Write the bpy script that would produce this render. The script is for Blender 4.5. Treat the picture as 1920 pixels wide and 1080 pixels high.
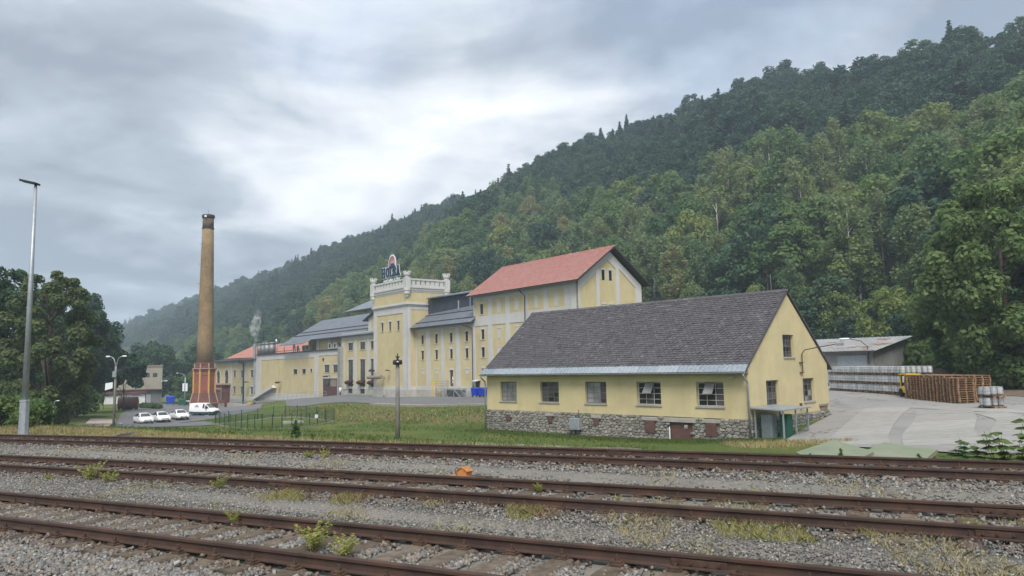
import bpy, bmesh, math, random
import numpy as np
from mathutils import Vector, Matrix

# ------------------------------------------------------------------ camera, sky, sun, exposure
for o in list(bpy.data.objects): bpy.data.objects.remove(o)
SC = bpy.context.scene
COL = SC.collection
RAD = math.radians
PITCH, ROLL, EYE = math.atan(148 / 1380), RAD(1.16), 2.03
cam_d = bpy.data.cameras.new("camera"); cam = bpy.data.objects.new("camera", cam_d); COL.objects.link(cam)
cam_d.sensor_width = 36; cam_d.lens = 36 * 1380 / 1920; cam_d.clip_start = 0.1; cam_d.clip_end = 9000
_u = Vector((0, -math.sin(PITCH), math.cos(PITCH))); _x = Vector((1, 0, 0))
_r = _x * math.cos(ROLL) - _u * math.sin(ROLL); _up = _x * math.sin(ROLL) + _u * math.cos(ROLL)
_b = -Vector((0, math.cos(PITCH), math.sin(PITCH)))
cam.matrix_world = Matrix(((_r.x, _up.x, _b.x, 0), (_r.y, _up.y, _b.y, 0), (_r.z, _up.z, _b.z, EYE), (0, 0, 0, 1)))
SC.camera = cam
SC.render.resolution_x, SC.render.resolution_y = 1024, 576

SUN_AZ, SUN_EL = 182.0, 52.0          # compass-style azimuth from +Y towards +X, behind the viewer
W = bpy.data.worlds.new("World"); SC.world = W; W.use_nodes = True
def build_world():
    nt = W.node_tree; N = nt.nodes; L = nt.links; N.clear()
    out = N.new("ShaderNodeOutputWorld"); bg = N.new("ShaderNodeBackground"); L.new(bg.outputs[0], out.inputs[0])
    tc = N.new("ShaderNodeTexCoord")
    sky = N.new("ShaderNodeTexSky"); sky.sky_type = 'NISHITA'; sky.sun_disc = False
    sky.sun_elevation = RAD(SUN_EL); sky.sun_rotation = RAD(SUN_AZ)
    sks = N.new("ShaderNodeVectorMath"); sks.operation = 'SCALE'; sks.inputs[3].default_value = 0.07
    L.new(sky.outputs[0], sks.inputs[0])
    sep = N.new("ShaderNodeSeparateXYZ"); L.new(tc.outputs["Generated"], sep.inputs[0])
    def m(op, a, b=None, c=None):
        n = N.new("ShaderNodeMath"); n.operation = op
        for i, v in enumerate((a, b, c)):
            if v is None: continue
            if isinstance(v, (int, float)): n.inputs[i].default_value = v
            else: L.new(v, n.inputs[i])
        return n.outputs[0]
    zz = m('ADD', m('MAXIMUM', sep.outputs[2], 0.0), 0.20)
    px = m('DIVIDE', sep.outputs[0], zz); py = m('DIVIDE', sep.outputs[1], zz)
    cv = N.new("ShaderNodeCombineXYZ"); L.new(px, cv.inputs[0]); L.new(py, cv.inputs[1]); cv.inputs[2].default_value = CLOUD_SEED
    def noise(scale, detail, rough, dist, off=0.0):
        mp = N.new("ShaderNodeMapping"); mp.inputs["Location"].default_value = (off, off * 1.7, 0)
        L.new(cv.outputs[0], mp.inputs[0])
        n = N.new("ShaderNodeTexNoise"); n.inputs["Scale"].default_value = scale; n.inputs["Detail"].default_value = detail
        n.inputs["Roughness"].default_value = rough; n.inputs["Distortion"].default_value = dist
        L.new(mp.outputs[0], n.inputs["Vector"]); return n.outputs[0]
    big = noise(0.50, 1.5, 0.4, 0.2); mid = noise(1.0, 8, 0.52, 0.55, 3.1); fine = noise(2.6, 7, 0.55, 0.4, 7.7)
    shade = m('ADD', m('MULTIPLY', big, 0.42), m('ADD', m('MULTIPLY', mid, 0.40), m('MULTIPLY', fine, 0.18)))
    cr = N.new("ShaderNodeValToRGB"); e = cr.color_ramp.elements
    e[0].position = 0.425; e[0].color = (0.112, 0.128, 0.152, 1)
    e[1].position = 0.615; e[1].color = (0.385, 0.388, 0.394, 1)
    a = e.new(0.472); a.color = (0.168, 0.188, 0.216, 1)
    b = e.new(0.508); b.color = (0.252, 0.268, 0.290, 1)
    c = e.new(0.55); c.color = (0.335, 0.343, 0.356, 1)
    L.new(shade, cr.inputs[0])
    gap = N.new("ShaderNodeMapRange"); gap.inputs[1].default_value = 0.56; gap.inputs[2].default_value = 0.70
    gap.inputs[3].default_value = 0.0; gap.inputs[4].default_value = 0.30
    L.new(noise(0.9, 6, 0.5, 0.4, 21.0), gap.inputs[0])
    mx = N.new("ShaderNodeMixRGB"); L.new(gap.outputs[0], mx.inputs[0]); L.new(cr.outputs[0], mx.inputs[1]); L.new(sks.outputs[0], mx.inputs[2])
    L.new(mx.outputs[0], bg.inputs[0]); bg.inputs[1].default_value = SKY_STRENGTH
CLOUD_SEED, SKY_STRENGTH = 12.83, 1.17
build_world()
sl = bpy.data.lights.new("sun", 'SUN'); sl.energy = 1.5; sl.angle = RAD(28); sl.color = (1.0, 0.955, 0.89)
so = bpy.data.objects.new("sun", sl); COL.objects.link(so)
_sd = Vector((math.sin(RAD(SUN_AZ)) * math.cos(RAD(SUN_EL)), math.cos(RAD(SUN_AZ)) * math.cos(RAD(SUN_EL)), math.sin(RAD(SUN_EL))))
so.rotation_euler = _sd.to_track_quat('Z', 'Y').to_euler(); so.location = _sd * 400
SC.view_settings.view_transform = 'Standard'; SC.view_settings.look = 'None'
SC.view_settings.exposure = 1.55; SC.view_settings.gamma = 1.0; SC.view_settings.use_curve_mapping = False
SC.render.engine = 'CYCLES'
SC.cycles.use_denoising = True; SC.cycles.max_bounces = 6; SC.cycles.diffuse_bounces = 3; SC.cycles.glossy_bounces = 3
SC.cycles.transparent_max_bounces = 12; SC.cycles.volume_bounces = 4

# ------------------------------------------------------------------ materials
def _mix(nt, fac, a, b, t='MIX'):
    n = nt.nodes.new("ShaderNodeMixRGB"); n.blend_type = t
    for i, v in enumerate((fac, a, b)):
        if isinstance(v, (int, float)): n.inputs[i].default_value = v
        elif isinstance(v, tuple): n.inputs[i].default_value = v if len(v) == 4 else (*v, 1)
        else: nt.links.new(v, n.inputs[i])
    return n.outputs[0]
def _noise(nt, scale, detail=4, rough=0.55, vec=None, stretch=None, dist=0.0):
    n = nt.nodes.new("ShaderNodeTexNoise"); n.inputs["Scale"].default_value = scale
    n.inputs["Detail"].default_value = detail; n.inputs["Roughness"].default_value = rough; n.inputs["Distortion"].default_value = dist
    if vec is None:
        g = nt.nodes.new("ShaderNodeNewGeometry"); vec = g.outputs["Position"]
    if stretch:
        mp = nt.nodes.new("ShaderNodeMapping"); mp.inputs["Scale"].default_value = stretch; nt.links.new(vec, mp.inputs[0]); vec = mp.outputs[0]
    nt.links.new(vec, n.inputs["Vector"]); return n.outputs[0]
def _ramp(nt, v, stops):
    r = nt.nodes.new("ShaderNodeValToRGB"); e = r.color_ramp.elements
    while len(e) < len(stops): e.new(0.5)
    for i, (p, c) in enumerate(stops):
        e[i].position = p; e[i].color = (*c, 1) if len(c) == 3 else c
    nt.links.new(v, r.inputs[0]); return r.outputs[0]
def _bump(nt, bsdf, h, strength, dist=0.02):
    b = nt.nodes.new("ShaderNodeBump"); b.inputs["Strength"].default_value = strength; b.inputs["Distance"].default_value = dist
    nt.links.new(h, b.inputs["Height"]); nt.links.new(b.outputs[0], bsdf.inputs["Normal"])
def new_mat(name):
    m = bpy.data.materials.new(name); m.use_nodes = True
    nt = m.node_tree; return m, nt, nt.nodes["Principled BSDF"]
def MAT(name, col, rough=0.8, var=0.12, scale=1.5, col2=None, amt2=(0.5, 0.75), scale2=0.35, bump=0.0, bscale=40, metal=0.0, spec=0.3, streak=0.0, island=0.0, obj=0.0):
    """general surface: base colour, tonal noise, optional patches of a second colour, rain streaks, fine relief"""
    m, nt, b = new_mat(name)
    c = tuple(col)
    d = tuple(max(0, v * (1 - var)) for v in c); l = tuple(min(1, v * (1 + var)) for v in c)
    colr = _ramp(nt, _noise(nt, scale, 5, 0.6), [(0.3, d), (0.7, l)])
    if col2:
        f = _ramp(nt, _noise(nt, scale2, 6, 0.62), [(amt2[0], (0, 0, 0)), (amt2[1], (1, 1, 1))])
        colr = _mix(nt, f, colr, tuple(col2))
    if streak:
        f = _ramp(nt, _noise(nt, 1.0, 5, 0.6, stretch=(1.3, 1.3, 0.15)), [(0.5, (0, 0, 0)), (0.78, (streak,) * 3)])
        colr = _mix(nt, f, colr, tuple(v * 0.55 for v in c))
    if island or obj:
        s = nt.nodes.new("ShaderNodeNewGeometry").outputs["Random Per Island"] if island else nt.nodes.new("ShaderNodeObjectInfo").outputs["Random"]
        k = island or obj
        g = _ramp(nt, s, [(0.0, (1 - k,) * 3), (1.0, (1 + k,) * 3)])
        colr = _mix(nt, 1.0, colr, g, 'MULTIPLY')
    nt.links.new(colr, b.inputs["Base Color"])
    b.inputs["Roughness"].default_value = rough; b.inputs["Metallic"].default_value = metal; b.inputs["Specular IOR Level"].default_value = spec
    if bump: _bump(nt, b, _noise(nt, bscale, 4, 0.6), bump)
    return m
def MULTI(name, stops, rough=0.85, src='island', bump=0.0, bscale=60, spec=0.25, tone=0.25, tscale=8, metal=0.0):
    """colour picked per piece (mesh island or object) from a ramp, plus tonal noise"""
    m, nt, b = new_mat(name)
    if src == 'island': s = nt.nodes.new("ShaderNodeNewGeometry").outputs["Random Per Island"]
    else:
        s1 = nt.nodes.new("ShaderNodeObjectInfo").outputs["Random"]; s = s1
        if src == 'both':
            s2 = nt.nodes.new("ShaderNodeNewGeometry").outputs["Random Per Island"]
            a = nt.nodes.new("ShaderNodeMath"); a.operation = 'ADD'; nt.links.new(s1, a.inputs[0]); nt.links.new(s2, a.inputs[1])
            f = nt.nodes.new("ShaderNodeMath"); f.operation = 'FRACT'; nt.links.new(a.outputs[0], f.inputs[0]); s = f.outputs[0]
    c = _ramp(nt, s, stops)
    t = _ramp(nt, _noise(nt, tscale, 5, 0.6), [(0.3, (1 - tone,) * 3), (0.7, (1 + tone * 0.6,) * 3)])
    nt.links.new(_mix(nt, 1.0, c, t, 'MULTIPLY'), b.inputs["Base Color"])
    b.inputs["Roughness"].default_value = rough; b.inputs["Specular IOR Level"].default_value = spec; b.inputs["Metallic"].default_value = metal
    if bump: _bump(nt, b, _noise(nt, bscale, 4, 0.6), bump)
    return m
def LEAF(name, stops, trans=0.28, hv=0.18):
    m, nt, b = new_mat(name)
    oi = nt.nodes.new("ShaderNodeObjectInfo").outputs["Random"]
    c = _ramp(nt, oi, stops)
    isl = nt.nodes.new("ShaderNodeNewGeometry").outputs["Random Per Island"]
    c = _mix(nt, 1.0, c, _ramp(nt, isl, [(0.0, (1 - hv * 1.6, 1 - hv * 1.5, 1 - hv)), (1.0, (1 + hv * 1.5, 1 + hv * 1.3, 1 + hv * 0.4))]), 'MULTIPLY')
    nt.links.new(c, b.inputs["Base Color"]); b.inputs["Roughness"].default_value = 0.6; b.inputs["Specular IOR Level"].default_value = 0.25
    tr = nt.nodes.new("ShaderNodeBsdfTranslucent"); nt.links.new(c, tr.inputs[0])
    ms = nt.nodes.new("ShaderNodeMixShader"); ms.inputs[0].default_value = trans
    nt.links.new(b.outputs[0], ms.inputs[1]); nt.links.new(tr.outputs[0], ms.inputs[2])
    nt.links.new(ms.outputs[0], nt.nodes["Material Output"].inputs[0])
    return m
def GLASS(name, col, rough=0.08, spec=0.6):
    m, nt, b = new_mat(name)
    c = _ramp(nt, _noise(nt, 0.9, 3, 0.5), [(0.35, tuple(v * 0.6 for v in col)), (0.65, tuple(min(1, v * 1.35) for v in col))])
    nt.links.new(c, b.inputs["Base Color"]); b.inputs["Roughness"].default_value = rough; b.inputs["Specular IOR Level"].default_value = spec
    _bump(nt, b, _noise(nt, 2.2, 2, 0.5), 0.08, 0.05)
    return m

m = {}
m['yellow'] = MAT('yellow_render', (0.515, 0.44, 0.252), 0.9, 0.07, 0.6, (0.42, 0.355, 0.205), (0.46, 0.8), 0.25, 0.15, 25, streak=0.25)
m['yellow_house'] = MAT('yellow_house_render', (0.53, 0.455, 0.265), 0.9, 0.08, 0.8, (0.43, 0.365, 0.215), (0.46, 0.8), 0.45, 0.25, 45, streak=0.22)
m['white'] = MAT('white_render', (0.50, 0.495, 0.475), 0.9, 0.05, 0.8, (0.43, 0.42, 0.40), (0.5, 0.78), 0.3, 0.12, 25, streak=0.25)
m['plinth'] = MAT('grey_render', (0.42, 0.405, 0.365), 0.92, 0.10, 1.2, (0.31, 0.295, 0.26), (0.5, 0.75), 0.5, 0.2, 25, streak=0.3)
m['greyroof'] = MAT('grey_sheet_roof', (0.155, 0.175, 0.205), 0.45, 0.12, 0.7, (0.20, 0.22, 0.25), (0.5, 0.8), 0.4, 0, metal=0.25, spec=0.4)
m['darkclad'] = MAT('dark_sheet_cladding', (0.062, 0.078, 0.105), 0.45, 0.15, 0.9, metal=0.25, spec=0.4, streak=0.3)
m['redroof'] = MAT('red_tile_roof', (0.42, 0.175, 0.148), 0.6, 0.12, 2.5, (0.48, 0.28, 0.25), (0.42, 0.7), 1.6, 0.35, 6)
m['redroof2'] = MAT('orange_tile_roof', (0.38, 0.165, 0.125), 0.75, 0.12, 1.5, (0.33, 0.135, 0.105), (0.5, 0.7), 0.8, 0.4, 6)
m['soffit'] = MAT('dark_soffit', (0.05, 0.045, 0.045), 0.7, 0.15)
m['gutter'] = MAT('dark_gutter', (0.055, 0.055, 0.06), 0.5, 0.15, metal=0.3)
m['zinc'] = MAT('zinc', (0.36, 0.385, 0.40), 0.45, 0.16, 3, (0.26, 0.28, 0.29), (0.5, 0.7), 1.2, metal=0.55, streak=0.4)
m['steel'] = MAT('brushed_steel', (0.22, 0.225, 0.23), 0.55, 0.2, 3, metal=0.6)
m['galv'] = MAT('galvanised_steel', (0.34, 0.37, 0.40), 0.5, 0.14, 5, metal=0.5)
m['brown'] = MAT('brown_painted_metal', (0.105, 0.048, 0.042), 0.55, 0.15, 3, (0.075, 0.04, 0.036), (0.5, 0.75), 1.0, streak=0.3)
m['maroon'] = MAT('maroon_boards', (0.118, 0.064, 0.056), 0.7, 0.15, 3, (0.088, 0.052, 0.046), (0.5, 0.75), 1.2, streak=0.4)
m['dark'] = MAT('dark_metal', (0.022, 0.022, 0.024), 0.5, 0.2, 3)
m['frame'] = MAT('window_frame_brown', (0.04, 0.026, 0.022), 0.5, 0.1)
m['steelframe'] = MAT('steel_window_frame', (0.17, 0.165, 0.155), 0.6, 0.2, 6)
m['whiteframe'] = MAT('pale_window_frame', (0.48, 0.47, 0.45), 0.6, 0.1)
m['glass'] = GLASS('dark_glass', (0.022, 0.024, 0.028))
m['glass_grey'] = GLASS('curtained_glass', (0.23, 0.235, 0.235), 0.15, 0.5)
m['glass_mid'] = GLASS('dusty_glass', (0.075, 0.07, 0.075), 0.12)
m['glass_car'] = GLASS('car_glass', (0.05, 0.058, 0.065), 0.05, 0.7)
m['tallglass'] = GLASS('tall_hall_glass', (0.045, 0.055, 0.06), 0.1)
m['lamp_glass'] = MAT('pale_lamp_cover', (0.75, 0.76, 0.76), 0.3, 0.03, spec=0.5)
m['concrete'] = MAT('concrete', (0.34, 0.325, 0.295), 0.92, 0.14, 2.2, (0.23, 0.215, 0.19), (0.5, 0.72), 0.6, 0.3, 30, streak=0.2)
m['concrete_pole'] = MAT('concrete_pole', (0.24, 0.23, 0.215), 0.92, 0.2, 3, (0.15, 0.145, 0.135), (0.45, 0.7), 1.5, 0.3, 40)
m['yardslab'] = MULTI('yard_slab', [(0.0, (0.275, 0.268, 0.25)), (0.5, (0.295, 0.288, 0.27)), (1.0, (0.32, 0.312, 0.295))], 0.92, 'object', 0.25, 25, tone=0.14, tscale=1.6)
m['oldslab'] = MULTI('old_slab', [(0.0, (0.22, 0.195, 0.16)), (0.5, (0.27, 0.245, 0.205)), (1.0, (0.31, 0.285, 0.24))], 0.95, 'object', 0.4, 20, tone=0.25, tscale=2.5)
m['asphalt'] = MAT('asphalt', (0.135, 0.137, 0.143), 0.9, 0.10, 0.9, (0.165, 0.165, 0.165), (0.45, 0.75), 0.12, 0.25, 60)
m['yard'] = MAT('yard_asphalt', (0.265, 0.258, 0.243), 0.9, 0.08, 0.7, (0.222, 0.218, 0.208), (0.46, 0.66), 0.10, 0.25, 40)
m['linepaint'] = MAT('road_paint', (0.62, 0.62, 0.60), 0.8, 0.1, 4, (0.36, 0.36, 0.35), (0.5, 0.7), 3.0)
m['pathtan'] = MAT('tan_paving', (0.36, 0.30, 0.25), 0.92, 0.1, 1.0, (0.27, 0.23, 0.20), (0.5, 0.75), 0.3, 0.3, 30)
m['brick'] = None
def brick_mat(name, c1, c2, mort, sx, sy, coord='Object', tone=0.2):
    mm, nt, b = new_mat(name)
    tc = nt.nodes.new("ShaderNodeTexCoord")
    sp = nt.nodes.new("ShaderNodeSeparateXYZ"); nt.links.new(tc.outputs[coord], sp.inputs[0])
    at = nt.nodes.new("ShaderNodeMath"); at.operation = 'ARCTAN2'; nt.links.new(sp.outputs[1], at.inputs[0]); nt.links.new(sp.outputs[0], at.inputs[1])
    ml = nt.nodes.new("ShaderNodeMath"); ml.operation = 'MULTIPLY'; nt.links.new(at.outputs[0], ml.inputs[0]); ml.inputs[1].default_value = 2.0
    cb = nt.nodes.new("ShaderNodeCombineXYZ"); nt.links.new(ml.outputs[0], cb.inputs[0]); nt.links.new(sp.outputs[2], cb.inputs[1])
    br = nt.nodes.new("ShaderNodeTexBrick"); br.inputs["Scale"].default_value = 1.0
    br.inputs["Brick Width"].default_value = sx; br.inputs["Row Height"].default_value = sy; br.inputs["Mortar Size"].default_value = 0.012
    br.inputs["Color1"].default_value = (*c1, 1); br.inputs["Color2"].default_value = (*c2, 1); br.inputs["Mortar"].default_value = (*mort, 1)
    nt.links.new(cb.outputs[0], br.inputs["Vector"])
    t = _ramp(nt, _noise(nt, 0.5, 7, 0.68), [(0.3, (1 - tone,) * 3), (0.7, (1 + tone * 0.5,) * 3)])
    t2 = _ramp(nt, _noise(nt, 2.2, 5, 0.7), [(0.25, (0.8, 0.8, 0.82)), (0.75, (1.12, 1.1, 1.05))])
    c = _mix(nt, 1.0, _mix(nt, 1.0, br.outputs[0], t, 'MULTIPLY'), t2, 'MULTIPLY')
    nt.links.new(c, b.inputs["Base Color"]); b.inputs["Roughness"].default_value = 0.9; b.inputs["Specular IOR Level"].default_value = 0.2
    return mm
m['chimbrick'] = brick_mat('yellow_stack_brick', (0.295, 0.205, 0.102), (0.215, 0.145, 0.078), (0.235, 0.178, 0.112), 0.34, 0.13, tone=0.3)
m['chimtop'] = brick_mat('sooty_stack_brick', (0.155, 0.10, 0.06), (0.125, 0.08, 0.055), (0.13, 0.10, 0.075), 0.34, 0.13, tone=0.3)
m['redbrick'] = brick_mat('red_brick', (0.32, 0.082, 0.05), (0.25, 0.06, 0.042), (0.27, 0.17, 0.13), 0.3, 0.1, tone=0.25)
m['darkbrick'] = brick_mat('weathered_red_brick', (0.20, 0.072, 0.05), (0.15, 0.055, 0.042), (0.18, 0.12, 0.10), 0.3, 0.1, tone=0.4)
m['ybrick'] = MAT('yellow_brick_trim', (0.52, 0.31, 0.08), 0.9, 0.15, 3)
m['capstone'] = MAT('pinkish_capstone', (0.36, 0.25, 0.21), 0.9, 0.15, 2)
m['stone'] = MULTI('rubble_stone', [(0.0, (0.15, 0.148, 0.14)), (0.25, (0.215, 0.205, 0.185)), (0.5, (0.30, 0.28, 0.238)), (0.72, (0.245, 0.238, 0.218)), (0.9, (0.36, 0.338, 0.29)), (1.0, (0.175, 0.172, 0.163))], 0.9, 'both', 0.6, 22, tone=0.35, tscale=9)
m['mortar'] = MAT('mortar', (0.20, 0.185, 0.16), 0.95, 0.2, 5)
m['shingle'] = MULTI('slate_shingle', [(0.0, (0.078, 0.074, 0.083)), (0.5, (0.093, 0.088, 0.097)), (0.94, (0.109, 0.104, 0.112)), (0.98, (0.125, 0.12, 0.123)), (1.0, (0.15, 0.145, 0.145))], 0.75, 'both', 0.4, 30, tone=0.2, tscale=11)
m['flashing'] = MULTI('eave_flashing', [(0.0, (0.26, 0.305, 0.345)), (1.0, (0.375, 0.415, 0.45))], 0.4, 'object', tone=0.22, tscale=6, metal=0.35, spec=0.5)
m['rail'] = MAT('rusty_rail', (0.056, 0.034, 0.027), 0.75, 0.25, 2.5, (0.088, 0.048, 0.033), (0.5, 0.72), 1.2, 0.2, 60)
m['railtop'] = MAT('rail_head', (0.30, 0.225, 0.20), 0.45, 0.15, 1.2, (0.22, 0.135, 0.105), (0.45, 0.7), 0.9, metal=0.35)
m['sleeper'] = MULTI('old_sleeper_timber', [(0.0, (0.085, 0.064, 0.047)), (0.5, (0.115, 0.090, 0.067)), (1.0, (0.15, 0.12, 0.092))], 0.95, 'object', 0.6, 14, tone=0.45, tscale=6)
m['fasten'] = MAT('rusty_fastening', (0.062, 0.038, 0.028), 0.85, 0.35, 12, (0.088, 0.052, 0.035), (0.45, 0.7), 6)
m['ballast'] = MULTI('ballast_stone', [(0.0, (0.10, 0.10, 0.10)), (0.3, (0.17, 0.168, 0.164)), (0.55, (0.225, 0.218, 0.205)), (0.74, (0.195, 0.172, 0.142)), (0.84, (0.235, 0.178, 0.132)), (0.93, (0.27, 0.262, 0.248)), (1.0, (0.34, 0.335, 0.32))], 0.9, 'island', 0.2, 60, tone=0.2, tscale=20)
m['ballast_rust'] = MULTI('rusty_ballast_stone', [(0.0, (0.075, 0.06, 0.05)), (0.4, (0.125, 0.10, 0.082)), (0.7, (0.165, 0.12, 0.09)), (1.0, (0.20, 0.18, 0.16))], 0.9, 'island', 0.2, 60, tone=0.25, tscale=20)
m['grit'] = MULTI('fine_gravel', [(0.0, (0.10, 0.10, 0.10)), (0.5, (0.172, 0.167, 0.156)), (0.85, (0.235, 0.222, 0.195)), (1.0, (0.36, 0.35, 0.33))], 0.9, 'island', tone=0.2, tscale=20)
m['wood'] = MULTI('pallet_wood', [(0.0, (0.155, 0.088, 0.048)), (0.35, (0.255, 0.145, 0.075)), (0.6, (0.32, 0.195, 0.105)), (0.85, (0.225, 0.155, 0.105)), (1.0, (0.40, 0.24, 0.12))], 0.85, 'both', tone=0.25, tscale=4)
m['keg'] = MULTI('keg_steel', [(0.0, (0.46, 0.475, 0.485)), (0.6, (0.60, 0.61, 0.62)), (1.0, (0.70, 0.705, 0.71))], 0.4, 'object', tone=0.18, tscale=5, metal=0.55, spec=0.5)
m['kegdark'] = MAT('keg_rim_dark', (0.10, 0.105, 0.11), 0.5, 0.2, 4, metal=0.3)
m['blue'] = MAT('blue_plastic', (0.008, 0.045, 0.40), 0.45, 0.12, 2, spec=0.4)
m['green_bin'] = MAT('green_plastic', (0.01, 0.10, 0.07), 0.5, 0.1)
m['yellowplastic'] = MAT('yellow_plastic', (0.70, 0.42, 0.02), 0.5, 0.1)
m['yellowpaint'] = MAT('yellow_machine_paint', (0.68, 0.46, 0.03), 0.45, 0.1)
m['greensheet'] = MAT('faded_green_sheet', (0.185, 0.215, 0.145), 0.75, 0.1, 1.2, (0.225, 0.245, 0.185), (0.45, 0.7), 0.9, streak=0.2)
m['greenpaint'] = MAT('dark_green_paint', (0.012, 0.05, 0.034), 0.5, 0.15)
m['carwhite'] = MAT('white_car_paint', (0.80, 0.80, 0.80), 0.18, 0.02, 1, spec=0.6)
m['carblack'] = MAT('car_black_trim', (0.02, 0.02, 0.022), 0.5, 0.1)
m['carteal'] = MAT('dark_teal_car_paint', (0.012, 0.055, 0.075), 0.25, 0.05, spec=0.6)
m['tyre'] = MAT('tyre_rubber', (0.018, 0.018, 0.018), 0.9, 0.1)
m['rim'] = MAT('alloy_rim', (0.45, 0.46, 0.47), 0.35, 0.1, metal=0.6)
m['plate'] = MAT('number_plate', (0.72, 0.72, 0.70), 0.5, 0.03)
m['signblue'] = MAT('sign_navy', (0.008, 0.028, 0.075), 0.4, 0.05)
m['signwhite'] = MAT('sign_white', (0.70, 0.74, 0.78), 0.5, 0.03)
m['signpink'] = MAT('sign_pink', (0.55, 0.27, 0.27), 0.5, 0.05)
m['orange'] = MAT('faded_orange_paint', (0.45, 0.19, 0.055), 0.65, 0.2, 10, (0.27, 0.11, 0.05), (0.5, 0.7), 9)
m['rustroof'] = None
m['board'] = MAT('info_board', (0.62, 0.63, 0.63), 0.5, 0.05, 2, (0.30, 0.33, 0.36), (0.58, 0.66), 1.5)
m['skin'] = MAT('skin', (0.42, 0.25, 0.18), 0.6, 0.05)
m['coat'] = MAT('white_coat', (0.66, 0.68, 0.70), 0.9, 0.06, 6)
m['hair'] = MAT('dark_hair', (0.02, 0.015, 0.012), 0.8, 0.1)
m['trousers'] = MAT('dark_trousers', (0.03, 0.032, 0.04), 0.9, 0.1)
m['bark'] = MAT('bark', (0.075, 0.058, 0.045), 0.95, 0.3, 4, (0.12, 0.10, 0.08), (0.5, 0.7), 2, 0.8, 8)
m['birchbark'] = MAT('birch_bark', (0.52, 0.50, 0.46), 0.9, 0.2, 3, (0.08, 0.07, 0.06), (0.56, 0.64), 2.2, 0.3, 10)
m['timber'] = MAT('weathered_timber', (0.24, 0.20, 0.16), 0.9, 0.2, 3)
m['meshfence'] = None

def mesh_fence_mat():
    """welded wire: thin wires, open between"""
    mm, nt, b = new_mat('wire_mesh')
    b.inputs["Base Color"].default_value = (0.03, 0.075, 0.05, 1); b.inputs["Roughness"].default_value = 0.6
    tr = nt.nodes.new("ShaderNodeBsdfTransparent"); ms = nt.nodes.new("ShaderNodeMixShader"); ms.inputs[0].default_value = 0.11
    nt.links.new(tr.outputs[0], ms.inputs[1]); nt.links.new(b.outputs[0], ms.inputs[2]); nt.links.new(ms.outputs[0], nt.nodes["Material Output"].inputs[0])
    return mm
m['meshfence'] = mesh_fence_mat()
def yard_mat():
    mm, nt, b = new_mat('yard_surface')
    c = _ramp(nt, _noise(nt, 0.16, 6, 0.62), [(0.36, (0.235, 0.231, 0.222)), (0.5, (0.262, 0.256, 0.243)), (0.66, (0.285, 0.278, 0.262))])
    c = _mix(nt, 1.0, c, _ramp(nt, _noise(nt, 9, 6, 0.7), [(0.25, (.86, .86, .86)), (0.75, (1.1, 1.1, 1.1))]), 'MULTIPLY')
    vo = nt.nodes.new('ShaderNodeTexVoronoi'); vo.feature = 'DISTANCE_TO_EDGE'; vo.inputs['Scale'].default_value = 0.22
    g = nt.nodes.new('ShaderNodeNewGeometry'); nz = nt.nodes.new('ShaderNodeTexNoise'); nz.inputs['Scale'].default_value = .5; nz.inputs['Detail'].default_value = 6; nt.links.new(g.outputs['Position'], nz.inputs['Vector'])
    av = nt.nodes.new('ShaderNodeVectorMath'); av.operation = 'MULTIPLY_ADD'; av.inputs[1].default_value = (3.2, 3.2, 0); nt.links.new(nz.outputs[1], av.inputs[0]); nt.links.new(g.outputs['Position'], av.inputs[2]); nt.links.new(av.outputs[0], vo.inputs['Vector'])
    f = _ramp(nt, vo.outputs['Distance'], [(0.0, (1, 1, 1)), (0.012, (0, 0, 0))]); c = _mix(nt, f, c, (0.07, 0.068, 0.06))
    st = _ramp(nt, _noise(nt, 0.5, 5, 0.65, stretch=(1.0, .25, 1)), [(0.55, (0, 0, 0)), (0.72, (.55, .55, .55))]); c = _mix(nt, st, c, (0.13, 0.128, 0.122))
    nt.links.new(c, b.inputs['Base Color']); b.inputs['Roughness'].default_value = .9; b.inputs['Specular IOR Level'].default_value = .2; _bump(nt, b, _noise(nt, 40, 4, .7), .4); return mm
m['yard'] = yard_mat()
def rust_roof():
    mm, nt, b = new_mat('rusty_trapezoid_sheet')
    c = _ramp(nt, _noise(nt, 0.6, 5, 0.6), [(0.35, (0.33, 0.335, 0.335)), (0.65, (0.46, 0.465, 0.46))])
    f = _ramp(nt, _noise(nt, 0.42, 5, 0.6, stretch=(1, 1, 1)), [(0.56, (0, 0, 0)), (0.66, (.8, .8, .8))])
    c = _mix(nt, f, c, (0.25, 0.10, 0.07)); nt.links.new(c, b.inputs["Base Color"]); b.inputs["Roughness"].default_value = 0.55; b.inputs["Metallic"].default_value = 0.2
    return mm
m['rustroof'] = rust_roof()
def grass_mat():
    mm, nt, b = new_mat('meadow')
    a = _ramp(nt, _noise(nt, 0.10, 6, 0.62), [(0.3, (0.072, 0.112, 0.032)), (0.5, (0.104, 0.140, 0.042)), (0.68, (0.150, 0.160, 0.064))])
    t = _ramp(nt, _noise(nt, 2.5, 7, 0.7), [(0.25, (0.5, 0.52, 0.48)), (0.75, (1.45, 1.4, 1.35))])
    t2 = _ramp(nt, _noise(nt, 14, 4, 0.7), [(0.25, (0.65, 0.66, 0.6)), (0.75, (1.3, 1.28, 1.2))])
    c = _mix(nt, 1.0, _mix(nt, 1.0, a, t, 'MULTIPLY'), t2, 'MULTIPLY')
    f = _ramp(nt, _noise(nt, 0.33, 5, 0.6), [(0.62, (0, 0, 0)), (0.78, (1, 1, 1))])
    c = _mix(nt, f, c, (0.215, 0.19, 0.105))
    nt.links.new(c, b.inputs["Base Color"]); b.inputs["Roughness"].default_value = 0.95; b.inputs["Specular IOR Level"].default_value = 0.1
    _bump(nt, b, _noise(nt, 9, 6, 0.7), 0.9, 0.12)
    return mm
m['grass'] = grass_mat()
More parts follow.
